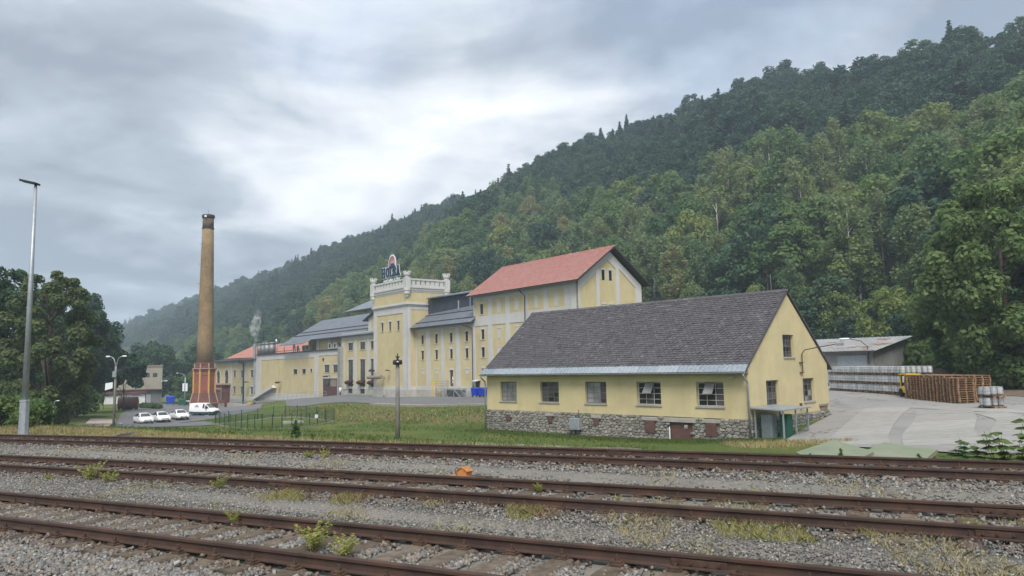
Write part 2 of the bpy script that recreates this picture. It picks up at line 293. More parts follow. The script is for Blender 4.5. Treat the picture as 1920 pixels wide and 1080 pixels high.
def bed_mat():
    mm, nt, b = new_mat('track_gravel')
    a = _ramp(nt, _noise(nt, 45, 4, 0.75), [(0.25, (0.11, 0.107, 0.10)), (0.5, (0.205, 0.196, 0.178)), (0.75, (0.31, 0.297, 0.265))])
    t = _ramp(nt, _noise(nt, 0.7, 5, 0.6), [(0.3, (0.86, 0.86, 0.87)), (0.7, (1.12, 1.1, 1.05))])
    c = _mix(nt, 1.0, a, t, 'MULTIPLY')
    f = _ramp(nt, _noise(nt, 0.30, 6, 0.65, stretch=(0.6, 1.2, 1)), [(0.52, (0, 0, 0)), (0.70, (0.75, 0.75, 0.75))])
    c = _mix(nt, f, c, (0.235, 0.20, 0.125))
    nt.links.new(c, b.inputs["Base Color"]); b.inputs["Roughness"].default_value = 0.95; b.inputs["Specular IOR Level"].default_value = 0.15
    _bump(nt, b, _noise(nt, 55, 4, 0.7), 1.0, 0.02)
    return mm
m['bed'] = bed_mat()
m['forestfloor'] = MAT('forest_floor', (0.035, 0.042, 0.02), 0.95, 0.4, 0.6)
m['earth'] = MAT('brown_earth', (0.15, 0.11, 0.08), 0.95, 0.3, 1.5, (0.20, 0.165, 0.12), (0.5, 0.7), 0.5, 0.8, 6)
G_DARK = [(0.0, (0.032, 0.074, 0.050)), (0.5, (0.044, 0.095, 0.056)), (1.0, (0.066, 0.122, 0.060))]
m['leaf_dark'] = LEAF('dark_broadleaf', G_DARK, 0.34, .10)
m['leaf_mid'] = LEAF('mid_broadleaf', [(0.0, (0.069, 0.146, 0.054)), (0.35, (0.110, 0.193, 0.065)), (0.7, (0.157, 0.233, 0.074)), (1.0, (0.230, 0.269, 0.083))], 0.46, .11)
m['leaf_birch'] = LEAF('birch_leaf', [(0.0, (0.150, 0.232, 0.105)), (0.45, (0.195, 0.265, 0.118)), (0.8, (0.235, 0.278, 0.122)), (1.0, (0.290, 0.285, 0.118))], 0.48, .11)
m['leaf_gold'] = LEAF('yellowing_leaf', [(0.0, (0.325, 0.297, 0.106)), (1.0, (0.360, 0.305, 0.106))], 0.48, .12)
m['leaf_spruce'] = LEAF('spruce_needles', [(0.0, (0.034, 0.069, 0.052)), (1.0, (0.056, 0.096, 0.063))], 0.2, 0.10)
m['leaf_big'] = LEAF('big_tree_leaf', [(0.0, (0.112, 0.190, 0.075)), (1.0, (0.150, 0.222, 0.085))], 0.48, 0.2)
m['leaf_maple'] = LEAF('maple_leaf', [(0.0, (0.044, 0.094, 0.048)), (1.0, (0.062, 0.118, 0.054))], 0.42, 0.16)
m['leaf_rust'] = LEAF('rusty_tree_leaf', [(0.0, (0.100, 0.138, 0.058)), (1.0, (0.118, 0.146, 0.060))], 0.44, 0.2)
m['leaf_shrub'] = LEAF('shrub_leaf', [(0.0, (0.085, 0.155, 0.052)), (0.6, (0.125, 0.190, 0.060)), (1.0, (0.150, 0.198, 0.070))], 0.44, 0.22)
m['leaf_fern'] = LEAF('weed_green', [(0.0, (0.31, 0.35, 0.10)), (1.0, (0.36, 0.365, 0.125))], 0.45, 0.2)
m['straw'] = LEAF('dry_grass', [(0.0, (0.42, 0.36, 0.19)), (1.0, (0.42, 0.36, 0.19))], 0.4, 0.25)
m['redweed'] = LEAF('reddish_weed', [(0.0, (0.26, 0.185, 0.115)), (1.0, (0.26, 0.185, 0.115))], 0.3, 0.3)
m['lawn_blade'] = LEAF('lawn_blade', [(0.0, (0.12, 0.17, 0.05)), (1.0, (0.12, 0.17, 0.05))], 0.4, 0.3)
m['blade'] = LEAF('grass_blade', [(0.0, (0.34, 0.33, 0.135)), (1.0, (0.34, 0.33, 0.135))], 0.42, 0.3)

# ------------------------------------------------------------------ mesh helpers
def link(o): COL.objects.link(o); return o
class MB:
    """collects shapes, builds ONE mesh object"""
    def __init__(s): s.v = []; s.f = []; s.mi = []; s.cur = 0
    def add(s, vs, fs):
        n = len(s.v); s.v += [tuple(p) for p in vs]
        for f in fs: s.f.append([i + n for i in f]); s.mi.append(s.cur)
        return s
    def mat(s, i): s.cur = i; return s
    def box(s, x0, x1, y0, y1, z0, z1):
        return s.add([(x0, y0, z0), (x1, y0, z0), (x1, y1, z0), (x0, y1, z0), (x0, y0, z1), (x1, y0, z1), (x1, y1, z1), (x0, y1, z1)],
                     [(0, 3, 2, 1), (4, 5, 6, 7), (0, 1, 5, 4), (1, 2, 6, 5), (2, 3, 7, 6), (3, 0, 4, 7)])
    def cbox(s, x0, x1, y0, y1, z0, z1, c=0.01):
        """box with chamfered vertical edges and top"""
        a = [(x0 + c, y0), (x1 - c, y0), (x1, y0 + c), (x1, y1 - c), (x1 - c, y1), (x0 + c, y1), (x0, y1 - c), (x0, y0 + c)]
        mx, my = (x0 + x1) / 2, (y0 + y1) / 2
        ins = [(mx + (p[0] - mx) * (1 - 2 * c / max(x1 - x0, 1e-6)), my + (p[1] - my) * (1 - 2 * c / max(y1 - y0, 1e-6))) for p in a]
        vs = [(x, y, z0) for x, y in a] + [(x, y, z1 - c) for x, y in a] + [(x, y, z1) for x, y in ins]
        fs = [tuple(range(7, -1, -1)), tuple(range(16, 24))]
        for k in (0, 8):
            for i in range(8): fs.append((k + i, k + (i + 1) % 8, k + 8 + (i + 1) % 8, k + 8 + i))
        return s.add(vs, fs)
    def plate(s, pts, d):
        """polygon (3D points) extruded along vector d"""
        n = len(pts); d = Vector(d); p = [Vector(q) for q in pts]
        vs = p + [q + d for q in p]
        fs = [tuple(range(n - 1, -1, -1)), tuple(range(n, 2 * n))] + [(i, (i + 1) % n, n + (i + 1) % n, n + i) for i in range(n)]
        return s.add(vs, fs)
    def quad(s, a, b, c, d): return s.add([a, b, c, d], [(0, 1, 2, 3)])
    def tube(s, path, r, n=8, caps=True):
        P = [Vector(p) for p in path]; rs = r if isinstance(r, (list, tuple)) else [r] * len(P)
        vs = []; fs = []; ref = None
        for i, p in enumerate(P):
            t = (P[min(i + 1, len(P) - 1)] - P[max(i - 1, 0)]).normalized()
            if ref is None or abs(ref.dot(t)) > 0.95: ref = Vector((0, 0, 1)) if abs(t.z) < 0.9 else Vector((1, 0, 0))
            u = (ref - t * ref.dot(t)).normalized(); w = t.cross(u); ref = u
            for k in range(n):
                a = 2 * math.pi * k / n + math.pi / n
                vs.append(p + (u * math.cos(a) + w * math.sin(a)) * rs[i])
        for i in range(len(P) - 1):
            for k in range(n): fs.append((i * n + k, i * n + (k + 1) % n, (i + 1) * n + (k + 1) % n, (i + 1) * n + k))
        if caps: fs += [tuple(range(n - 1, -1, -1)), tuple(range((len(P) - 1) * n, len(P) * n))]
        return s.add(vs, fs)
    def lathe(s, prof, n=12, c=(0, 0, 0), a0=0.0):
        vs = []; fs = []
        for r, z in prof:
            for k in range(n):
                a = 2 * math.pi * k / n + a0; vs.append((c[0] + r * math.cos(a), c[1] + r * math.sin(a), c[2] + z))
        for i in range(len(prof) - 1):
            for k in range(n): fs.append((i * n + k, i * n + (k + 1) % n, (i + 1) * n + (k + 1) % n, (i + 1) * n + k))
        fs += [tuple(range(n - 1, -1, -1)), tuple(range((len(prof) - 1) * n, len(prof) * n))]
        return s.add(vs, fs)
    def rings(s, rings, close=True, caps=True):
        n = len(rings[0]); vs = [p for r in rings for p in r]; fs = []
        for i in range(len(rings) - 1):
            for k in range(n if close else n - 1): fs.append((i * n + k, i * n + (k + 1) % n, (i + 1) * n + (k + 1) % n, (i + 1) * n + k))
        if caps: fs += [tuple(range(n - 1, -1, -1)), tuple(range((len(rings) - 1) * n, len(rings) * n))]
        return s.add(vs, fs)
    def holes(s, x0, x1, z0, z1, holes, y=0.0, d=0.15):
        """wall face at y (facing -y) with rectangular openings, reveals go d inwards"""
        xs = sorted(set([x0, x1] + [min(max(v, x0), x1) for h in holes for v in h[:2]])); zs = sorted(set([z0, z1] + [min(max(v, z0), z1) for h in holes for v in h[2:]]))
        ins = lambda x, z: any(h[0] < x < h[1] and h[2] < z < h[3] for h in holes)
        for i in range(len(xs) - 1):
            for j in range(len(zs) - 1):
                if not ins((xs[i] + xs[i + 1]) / 2, (zs[j] + zs[j + 1]) / 2):
                    s.quad((xs[i], y, zs[j]), (xs[i + 1], y, zs[j]), (xs[i + 1], y, zs[j + 1]), (xs[i], y, zs[j + 1]))
        for a, b, c, e in holes:
            q = y + d
            s.quad((a, y, c), (a, y, e), (a, q, e), (a, q, c)); s.quad((b, y, e), (b, y, c), (b, q, c), (b, q, e))
            s.quad((a, y, e), (b, y, e), (b, q, e), (a, q, e)); s.quad((b, y, c), (a, y, c), (a, q, c), (b, q, c))
        return s
    def mesh(s, name, mats, smooth=False):
        me = bpy.data.meshes.new(name); me.from_pydata(s.v, [], s.f); me.update()
        for q in (mats if isinstance(mats, (list, tuple)) else [mats]): me.materials.append(q)
        if len(me.materials) > 1: me.polygons.foreach_set("material_index", s.mi)
        if smooth: me.polygons.foreach_set("use_smooth", [True] * len(me.polygons))
        return me
    def build(s, name, mats, parent=None, smooth=False, loc=None, rz=0.0):
        return obj(name, s.mesh(name, mats, smooth), parent, loc, rz)
def obj(name, me, parent=None, loc=None, rz=0.0):
    o = bpy.data.objects.new(name, me); link(o)
    if parent: o.parent = parent
    if loc is not None: o.location = loc
    if rz: o.rotation_euler[2] = rz
    return o
def tag(o, label=None, cat=None, group=None, kind=None):
    if label: o["label"] = label
    if cat: o["category"] = cat
    if group: o["group"] = group
    if kind: o["kind"] = kind
    return o
def thing(name, label, cat, loc=(0, 0, 0), rz=0.0, group=None):
    o = bpy.data.objects.new(name, None); link(o); o.location = loc; o.rotation_euler[2] = rz; o.empty_display_size = 0.3
    return tag(o, label, cat, group)
def np_mesh(name, V, F, mat, smooth=False, fmat=None):
    """mesh from numpy verts and equal-sided faces"""
    V = np.asarray(V, np.float32); F = np.asarray(F, np.int32); k = F.shape[1]
    me = bpy.data.meshes.new(name); me.vertices.add(len(V)); me.vertices.foreach_set("co", V.ravel())
    me.loops.add(F.size); me.loops.foreach_set("vertex_index", F.ravel())
    me.polygons.add(len(F)); me.polygons.foreach_set("loop_start", np.arange(0, F.size, k, dtype=np.int32))
    for q in (mat if isinstance(mat, (list, tuple)) else [mat]): me.materials.append(q)
    if fmat is not None: me.polygons.foreach_set("material_index", np.asarray(fmat, np.int32))
    if smooth: me.polygons.foreach_set("use_smooth", np.ones(len(F), bool))
    me.update(calc_edges=True); return me
def copy_tree(o, parent=None):
    c = o.copy(); link(c); c.parent = parent
    for ch in o.children: copy_tree(ch, c)
    return c

# ------------------------------------------------------------------ the lie of the land
AZ = RAD(-38)                                    # direction of the brewery front and of the valley
FO = Vector((-5.74, 108.05, 0))                  # joint of the wing and the red-roofed building, at its front
FX = Vector((-math.sin(AZ), -math.cos(AZ), 0)); FY = Vector((math.cos(AZ), -math.sin(AZ), 0))
F_ROT = math.atan2(FX.y, FX.x)
def fw(X, Y=0.0): return FO + FX * X + FY * Y    # brewery front coordinates -> world
def track_y(k, x):                               # centre lines of the three tracks
    a, b, c = ((-0.0006, -0.550, 8.22), (-0.0016, -0.573, 12.87), (-0.00186, -0.591, 18.465))[k]
    return a * x * x + b * x + c
CTRL = [(-22, 33.4, -.2), (-15, 28.3, -.35), (-25.8, 54.2, -2.0), (-23.1, 68.2, -3.2), (-34.3, 85.4, -3.84), (-20, 82.6, -3.68), (-18.2, 96, -2.4), (-3.8, 82, -2.0),
        (-27.8, 106.4, -2.7), (-21.7, 83.2, -3.57), (-10.2, 66.2, -3.04), (-3.6, 58.9, -2.6), (-6.66, 42.5, -2.05), (-3.86, 46.8, -2.12), (0.8, 33, -1.3), (-8, 33, -1.1),
        (14.7, 26.1, -1.3), (13.9, 36.5, -1.95), (20, 30, -1.1), (-2, 54.3, -2.5), (6, 46.1, -2.52), (10.5, 41.5, -2.4), (12.9, 39.3, -2.0), (19.7, 46.5, -1.33), (16, 43, -1.6), (5.2, 61.3, -2.0),
        (29.7, 57, -.78), (29.2, 69, -.78), (28.5, 48, -.95), (31.4, 50, -.95), (27.5, 43, -.95), (37.3, 77, -.7), (34, 82, -.7), (22, 60, -1.0), (24, 75, -1.0), (40, 60, -.6),
        (-47.4, 82.3, -3.3), (-40.3, 69, -2.9), (-78.7, 173, -5.4), (-92.5, 194, -5.6), (-69, 121.8, -4.2), (-51.9, 103.7, -4.85), (-50.5, 111.7, -4.75), (-48.5, 116.3, -4.7), (-44, 95, -4.3),
        (-72.8, 174.4, -6.4), (-67.9, 187.6, -7.4), (-84.5, 208.9, -7.2), (-63, 181.3, -6.9), (-55, 160, -6.2), (-46, 150, -5.3), (-34.7, 145, -3.15), (-41, 140, -3.4), (-19.3, 125.4, -2.72), (-10.7, 114.3, -2.4),
        (0.4, 100, -2.15), (8, 90, -2.0), (-60, 150, -5.6), (-38, 110, -4.2), (-30, 120, -3.0), (-50, 60, -2.4), (-60, 70, -3.0), (30, 20, -.5), (-45, 45, -1.4)]
CT = np.array(CTRL)
def base_z(x, y): return np.maximum(-0.6 + 0.018 * x - 0.018 * y, -9.0 + 0.0 * x)
_K = np.exp(-((CT[:, None, :2] - CT[None, :, :2]) ** 2).sum(2) / (2 * 13.0 ** 2)) + np.eye(len(CT)) * 0.03
_Wt = np.linalg.solve(_K, CT[:, 2] - base_z(CT[:, 0], CT[:, 1]))
def gz(x, y):
    x = np.asarray(x, float); y = np.asarray(y, float)
    shp = x.shape; X = x.ravel(); Y = y.ravel(); out = base_z(X, Y)
    near = (X > -150) & (X < 110) & (Y > -40) & (Y < 270)
    if near.any():
        d = (X[near, None] - CT[None, :, 0]) ** 2 + (Y[near, None] - CT[None, :, 1]) ** 2
        out[near] += np.exp(-d / (2 * 13.0 ** 2)) @ _Wt
    q = (Y - (-0.00186 * np.clip(X, -120, 60) ** 2 - 0.591 * X + 18.465)) * 0.861
    t = np.clip((q - 2.0) / 4.5, 0, 1); t = t * t * (3 - 2 * t)
    bed = 0.015 * np.clip(X, -120, 60) - 0.40
    return (bed * (1 - t) + out * t).reshape(shp)
def G(x, y): return float(gz(np.array([x]), np.array([y]))[0])
def axis(a, b, step, far, grow=1.25):
    c = list(np.arange(a, b + 1e-6, step)); s = step; lo = a; hi = b; L = []; H = []
    while lo > -far: s *= grow; lo -= s; L.append(lo)
    s = step
    while hi < far: s *= grow; hi += s; H.append(hi)
    return np.array(L[::-1] + c + H)
def make_ground():
    ax = axis(-110, 60, 1.25, 3500); ay = axis(6, 215, 1.25, 3500)
    X, Y = np.meshgrid(ax, ay); Z = gz(X, Y)
    nx, ny = len(ax), len(ay)
    rs = np.random.RandomState(3); near = (X > -60) & (X < 40) & (Y < 120)
    V = np.stack([X, Y, Z], 2).reshape(-1, 3)
    i, j = np.meshgrid(np.arange(nx - 1), np.arange(ny - 1)); a = (j * nx + i).ravel()
    F = np.stack([a, a + 1, a + nx + 1, a + nx], 1)
    tag(obj('ground', np_mesh('ground', V, F, m['grass'], True)), 'grassy ground falling away from the tracks', kind='structure')
make_ground()
def drape(name, poly, mat, lift=0.05, step=2.0, parent=None, thick=0.0):
    """flat polygon (world xy) cut on a grid and laid on the ground"""
    bm = bmesh.new(); vs = [bm.verts.new((x, y, 0)) for x, y in poly]; bm.faces.new(vs)
    xs = [p[0] for p in poly]; ys = [p[1] for p in poly]
    for ax_, lo, hi in ((0, min(xs), max(xs)), (1, min(ys), max(ys))):
        n = int((hi - lo) / step)
        for k in range(1, n + 1):
            co = [0, 0, 0]; co[ax_] = lo + k * step; no = [0, 0, 0]; no[ax_] = 1
            bmesh.ops.bisect_plane(bm, geom=bm.verts[:] + bm.edges[:] + bm.faces[:], plane_co=co, plane_no=no)
    co = np.array([v.co[:2] for v in bm.verts]); z = gz(co[:, 0], co[:, 1]) + lift
    for v, q in zip(bm.verts, z): v.co.z = q
    for f in bm.faces:
        if f.normal.z < 0: f.normal_flip()
    me = bpy.data.meshes.new(name); bm.to_mesh(me); bm.free(); me.materials.append(mat)
    return obj(name, me, parent)

# hill: p runs up the slope (square to the valley), s along the valley
def ps(x, y): return 0.788 * x + 0.6157 * y, -0.6157 * x + 0.788 * y
def from_ps(p, s): return 0.788 * p - 0.6157 * s, 0.6157 * p + 0.788 * s
RIDGE_S = np.array([-400, 0, 58, 85, 114, 146, 176, 220, 266, 295, 381, 468, 582, 753, 946, 1231, 1636, 2263, 3000], float)
RIDGE_H = np.array([80, 96, 101, 104, 110, 113, 116, 116, 126, 122, 117, 112, 108, 101, 95, 93, 70, 78, 70], float)
def foot(s): return np.clip(62 + (s - 15) * 1.1, 56, 106)
def hill_z(p, s):
    f = foot(s); t = (p - f) / (300 - f)
    h = np.interp(s, RIDGE_S, RIDGE_H)
    tt = np.clip(t, 0, 1); prof = tt * 1.12 - 0.12 * tt ** 3
    z = -4.0 - np.clip(s, 0, 400) * 0.008 + (h + 4) * prof
    z = np.where(t < 0, z + t * 40, z); z = np.where(t > 1, z - (p - 300) * 0.06, z)
    und = 3.0 * np.sin(s * 0.021 + p * 0.013) + 2.2 * np.sin(s * 0.047 - p * 0.031 + 1.3) + 1.5 * np.sin(s * 0.09 + p * 0.06)
    return z + und * np.clip(t * 2.2, 0, 1)
def make_hill():
    S = np.concatenate([np.arange(-260, 700, 10.0), np.arange(700, 3000, 25.0)]); P = np.concatenate([np.arange(50, 312, 6.0), np.array([330., 360, 420])])
    SS, PP = np.meshgrid(S, P); X, Y = from_ps(PP, SS); Z = hill_z(PP, SS)
    V = np.stack([X, Y, Z], 2).reshape(-1, 3); n = len(S)
    i, j = np.meshgrid(np.arange(n - 1), np.arange(len(P) - 1)); a = (j * n + i).ravel()
    tag(obj('hill', np_mesh('hill', V, np.stack([a, a + 1, a + n + 1, a + n], 1), m['forestfloor'], True)), 'long steep hillside under the wood', kind='structure')
make_hill()

# ------------------------------------------------------------------ tracks
def rail_z(x): return 0.015 * x
rng = np.random.RandomState(11)
def make_bed():
    xs = np.arange(-75, 34, 0.5); offs = np.array([-9, -6, -3, -2, -1.6, -1, 0, 1, 1.7, 2.4, 2.9])
    rows = []
    # offsets in y: in front of track 1, between the tracks, behind track 3
    for x in xs:
        y1, y2, y3 = track_y(0, x), track_y(1, x), track_y(2, x); r = []
        for o_, d in ((-9, -.26), (-5, -.24), (-2.4, -.22), (-1.6, -.205), (0, -.215), (1.6, -.205)): r.append((y1 + o_ * 1.14, d))
        for t, d in ((.42, -.165), (.5, -.155), (.62, -.165)): r.append((y1 + (y2 - y1) * t, d))
        for o_, d in ((-1.5, -.205), (0, -.215), (1.5, -.205)): r.append((y2 + o_ * 1.15, d))
        for t, d in ((.40, -.17), (.5, -.15), (.6, -.165)): r.append((y2 + (y3 - y2) * t, d))
        for o_, d in ((-1.5, -.21), (0, -.20), (1.45, -.20), (2.1, -.30), (2.9, -.62)): r.append((y3 + o_ * 1.16, d))
        rows.append([(x, yy, rail_z(x) + d + .012 * math.sin(x * 1.7 + yy * 2.1)) for yy, d in r])
    A = np.array(rows); nx, nr = A.shape[:2]
    i, j = np.meshgrid(np.arange(nr - 1), np.arange(nx - 1)); a = (j * nr + i).ravel()
    tag(obj('track_bed', np_mesh('track_bed', A.reshape(-1, 3), np.stack([a, a + nr, a + nr + 1, a + 1], 1), m['bed'], True)), 'gravel bed under and between the railway tracks', kind='structure')
make_bed()
RAILP = [(-.0625, 0), (-.0625, .012), (-.012, .028), (-.009, .10), (-.036, .112), (-.036, .142), (-.026, .150), (.026, .150), (.036, .142), (.036, .112), (.009, .10), (.012, .028), (.0625, .012), (.0625, 0)]
SLEEP_ME = []
for _k in range(5):
    _mb = MB(); _rs = random.Random(_k)
    _n = 9; _rg = []
    for _i in range(_n):
        _t = -1.25 + 2.5 * _i / (_n - 1); _w = .125 + _rs.uniform(-.012, .012); _h = _rs.uniform(-.012, .006)
        _rg.append([(_t, -_w, -.15), (_t, -_w, -.018 + _h), (_t, -_w + .018, _h), (_t, _w - .018, _h), (_t, _w, -.018 + _h), (_t, _w, -.15)])
    SLEEP_ME.append(_mb.rings(_rg).mesh('sleeper', m['sleeper']))
_mb = MB()
_mb.cbox(-.17, .17, -.075, .075, -.01, .018, .006)
for _s in (-1, 1):
    _mb.cbox(_s * .105 - .035, _s * .105 + .035, -.05, .05, .018, .045, .008)
    _mb.lathe([(.028, 0), (.028, .03), (.014, .03), (.014, .062)], 6, (_s * .105, 0, .045))
    for _q in (-1, 1): _mb.lathe([(.018, 0), (.018, .022)], 6, (_s * .15, _q * .05, .018))
FAST_ME = _mb.mesh('fastening', m['fasten'])
STRETCH = ((-26, 11), (-34, 14), (-44, 18))
def make_track(k, label):
    root = thing('railway_track', label, 'railway track', (0, track_y(k, 0), 0), 0, 'parallel railway tracks in the foreground')
    base = Vector(root.location); x0, x1 = (-75, 33)
    for side in (-1, 1):
        mb = MB(); rg = []
        x = x0
        while x <= x1:
            dy = (track_y(k, x + .1) - track_y(k, x - .1)) / .2; t = Vector((1, dy, .015)).normalized(); n = Vector((-t.y, t.x, 0)).normalized()
            c = Vector((x, track_y(k, x), rail_z(x) - .15)) + n * side * .7525 - base
            rg.append([c + n * a + Vector((0, 0, b)) for a, b in RAILP]); x += 1.2
        mb.rings(rg)
        me = mb.mesh('rail', [m['rail'], m['railtop']])
        for p in me.polygons: p.material_index = 1 if (p.normal.z > .8 and (p.center.z + base.z) > rail_z(p.center.x) - .02) else 0
        obj('rail', me, root)
        # joint plates now and then
        for xj in ((-13.2, 1.55), (-4.2, 6.0), (2.1, -16.0))[k]:
            dy = (track_y(k, xj + .1) - track_y(k, xj - .1)) / .2; t = Vector((1, dy, .015)).normalized(); n = Vector((-t.y, t.x, 0)).normalized(); a = math.atan2(t.y, t.x)
            c = Vector((xj, track_y(k, xj), rail_z(xj) - .09)) + n * side * .7525 - base
            jb = MB().cbox(-.3, .3, -.03, .03, -.032, .035, .006)
            for b in (-.22, -.08, .08, .22): jb.tube([(b, -.05, 0), (b, .05, 0)], .016, 6)
            jb.build('joint_plate', m['fasten'], root, loc=c, rz=a)
    xa, xb = STRETCH[k]; x = xa; i = 0
    rs = random.Random(40 + k)
    while x < xb:
        dy = (track_y(k, x + .1) - track_y(k, x - .1)) / .2; L = math.hypot(1, dy); a = math.atan2(dy, 1)
        s = obj('sleeper', SLEEP_ME[i % 5], root, Vector((x, track_y(k, x), rail_z(x) - .160)) - base, a + math.pi / 2 + rs.uniform(-.012, .012))
        for side in (-1, 1): obj('fastening', FAST_ME, s, (side * .7525, 0, 0.0))
        x += .66 / L; i += 1
    return root
make_track(0, 'nearest rusty railway track with wide timber sleepers in loose ballast')
make_track(1, 'middle rusty railway track with weeds along its near rail')
make_track(2, 'farthest rusty railway track, running along the edge of the grass')

def stones(name, pts, sizes, mat, seed, label, pick=None):
    """angular stones: squashed eight-corner blocks, one mesh"""
    rs = np.random.RandomState(seed); n = len(pts)
    c = np.array([(x, y, z) for z in (-1, 1) for y in (-1, 1) for x in (-1, 1)], float)
    V = c[None] * (1 + rs.uniform(-.45, .25, (n, 8, 3)))
    V *= np.stack([rs.uniform(.75, 1.35, n), rs.uniform(.6, 1.0, n), rs.uniform(.45, .8, n)], 1)[:, None, :] * (np.asarray(sizes)[:, None, None] * .5)
    q = rs.normal(size=(n, 4)); q[:, 1:3] *= .55; q /= np.linalg.norm(q, axis=1)[:, None]; w, x, y, z = q.T
    M = np.stack([np.stack([1 - 2 * (y * y + z * z), 2 * (x * y - z * w), 2 * (x * z + y * w)], 1), np.stack([2 * (x * y + z * w), 1 - 2 * (x * x + z * z), 2 * (y * z - x * w)], 1), np.stack([2 * (x * z - y * w), 2 * (y * z + x * w), 1 - 2 * (x * x + y * y)], 1)], 1)
    V = np.einsum('nij,nkj->nki', M, V) + np.asarray(pts)[:, None, :]
    f = np.array([(0, 2, 3, 1), (4, 5, 7, 6), (0, 1, 5, 4), (1, 3, 7, 5), (3, 2, 6, 7), (2, 0, 4, 6)])
    F = (np.arange(n)[:, None, None] * 8 + f[None]).reshape(-1, 4)
    return tag(obj(name, np_mesh(name, V.reshape(-1, 3), F, mat, fmat=None if pick is None else np.repeat(np.asarray(pick, np.int32), 6))), label, kind='stuff')
def scatter_track(k, xa, xb, n, half_n, half_f, size, on_sleeper=.10):
    x = rng.uniform(xa, xb, n); t = rng.uniform(-half_n, half_f, n)
    a, b, c = ((-0.0006, -0.550, 8.22), (-0.0016, -0.573, 12.87), (-0.00186, -0.591, 18.465))[k]
    dy = 2 * a * x + b; L = np.hypot(1, dy); nx, ny = -dy / L, 1 / L
    keep = np.abs(np.abs(t) - .7525) > .075
    x0, x1 = STRETCH[k]; ph = ((x - x0) * L / .66) % 1.0                       # distance to the next sleeper
    on = (np.minimum(ph, 1 - ph) * .66 < .14) & (np.abs(t) < 1.27); keep &= ~on | (rng.uniform(size=n) < on_sleeper)
    edge = np.clip((half_n + t) / .6, 0, 1) * np.clip((half_f - t) / .5, 0, 1); keep &= rng.uniform(size=n) < .15 + .85 * edge
    s = size * rng.uniform(.6, 1.5, n); z = rail_z(x) - .222 + s * .22 + np.where(on, .055, rng.uniform(-.004, .02, n))
    P = np.stack([x + nx * t, a * x * x + b * x + c + ny * t, z], 1)
    near = np.abs(np.abs(t) - .7525) + rng.normal(size=n) * .12 < .27; return P[keep], s[keep], near[keep]
_a = [scatter_track(0, -13, 8, 88000, 2.3, 1.5, .041, .04), scatter_track(1, -20, 11, 56000, 1.6, 1.4, .041, .10), scatter_track(2, -34, 15, 44000, 1.9, 1.3, .050, .3)]
stones('ballast', np.concatenate([q[0] for q in _a]), np.concatenate([q[1] for q in _a]), [m['ballast'], m['ballast_rust']], 5, 'loose grey ballast stones heaped along the rails', np.concatenate([q[2] for q in _a]))
def scatter_between(k, xa, xb, n, size):
    x = rng.uniform(xa, xb, n); t = np.clip(rng.normal(.5, .17, n), .2, .8); ya = np.array([track_y(k, v) for v in x]); yb = np.array([track_y(k + 1, v) for v in x])
    s = size * rng.uniform(.5, 1.7, n) ; return np.stack([x, ya + (yb - ya) * t, rail_z(x) - .16 + s * .1], 1), s
_a = [scatter_between(0, -14, 9, 26000, .022), scatter_between(1, -22, 12, 9000, .03)]
x_ = rng.uniform(-9, 3, 7000); y_ = np.array([track_y(0, v) for v in x_]) - rng.uniform(1.6, 5, 7000)
_a.append((np.stack([x_, y_, rail_z(x_) - .225], 1), .03 * rng.uniform(.5, 1.6, 7000)))
stones('fine_gravel', np.concatenate([p for p, _ in _a]), np.concatenate([s for _, s in _a]), m['grit'], 6, 'fine grey gravel lying between the tracks')

# ------------------------------------------------------------------ trees
def leaf_quads(rs, pos, nrm, size, aspect=1.5):
    """one small leaf-shaped quad at each position, facing roughly along nrm"""
    n = len(pos); nrm = nrm / (np.linalg.norm(nrm, axis=1)[:, None] + 1e-9)
    r = rs.normal(size=(n, 3)); u = np.cross(nrm, r); u /= np.linalg.norm(u, axis=1)[:, None] + 1e-9; v = np.cross(nrm, u)
    s = size * rs.uniform(.55, 1.35, n)[:, None]
    a = u * s * .5 * aspect; b = v * s * .5
    lift = nrm * s * .12
    V = np.stack([pos - a, pos + b * 1.0 - a * .1 + lift, pos + a, pos - b * 1.0 - a * .1 - lift], 1)
    return V.reshape(-1, 3), np.arange(n * 4).reshape(-1, 4)
def crown_leaves(rs, clumps, n, size, up=.35, fill=.34, jitter=.55, flat=.85):
    """leaves on the shells of many clumps (x,y,z,r)"""
    c = np.array(clumps); w = c[:, 3] ** 2; idx = rs.choice(len(c), n, p=w / w.sum())
    d = rs.normal(size=(n, 3)); d[:, 2] += up; d /= np.linalg.norm(d, axis=1)[:, None]
    rad = c[idx, 3] * np.where(rs.uniform(size=n) < fill, rs.uniform(.2, .85, n), rs.uniform(.82, 1.12, n))
    pos = c[idx, :3] + d * rad[:, None] * np.array([1, 1, flat])
    return leaf_quads(rs, pos, d + rs.normal(size=(n, 3)) * jitter + np.array([0, 0, .25]), size)
def limbs_mesh(name, segs, mat):
    mb = MB()
    for path, r in segs: mb.tube(path, r, 6)
    return mb.mesh(name, mat, True)
def broad_clumps(rs, h, w, k, base=.22, top=.95, roundness=1.0):
    """clump centres filling an uneven crown of height h and width w"""
    out = []; segs = []
    for i in range(k):
        t = base + (top - base) * ((i + rs.uniform()) / k) ** .9
        e = math.sin(math.pi * min(1, max(0.06, (t - base * .7) / (1.04 - base * .7))) ** .85) ** .75 * roundness
        a = rs.uniform(0, 2 * math.pi); rr = w / 2 * e * rs.uniform(.35, .95) ** .6
        r = w * rs.uniform(.11, .19) * (.75 + .5 * (1 - t))
        out.append((math.cos(a) * rr, math.sin(a) * rr, t * h, r))
    return out
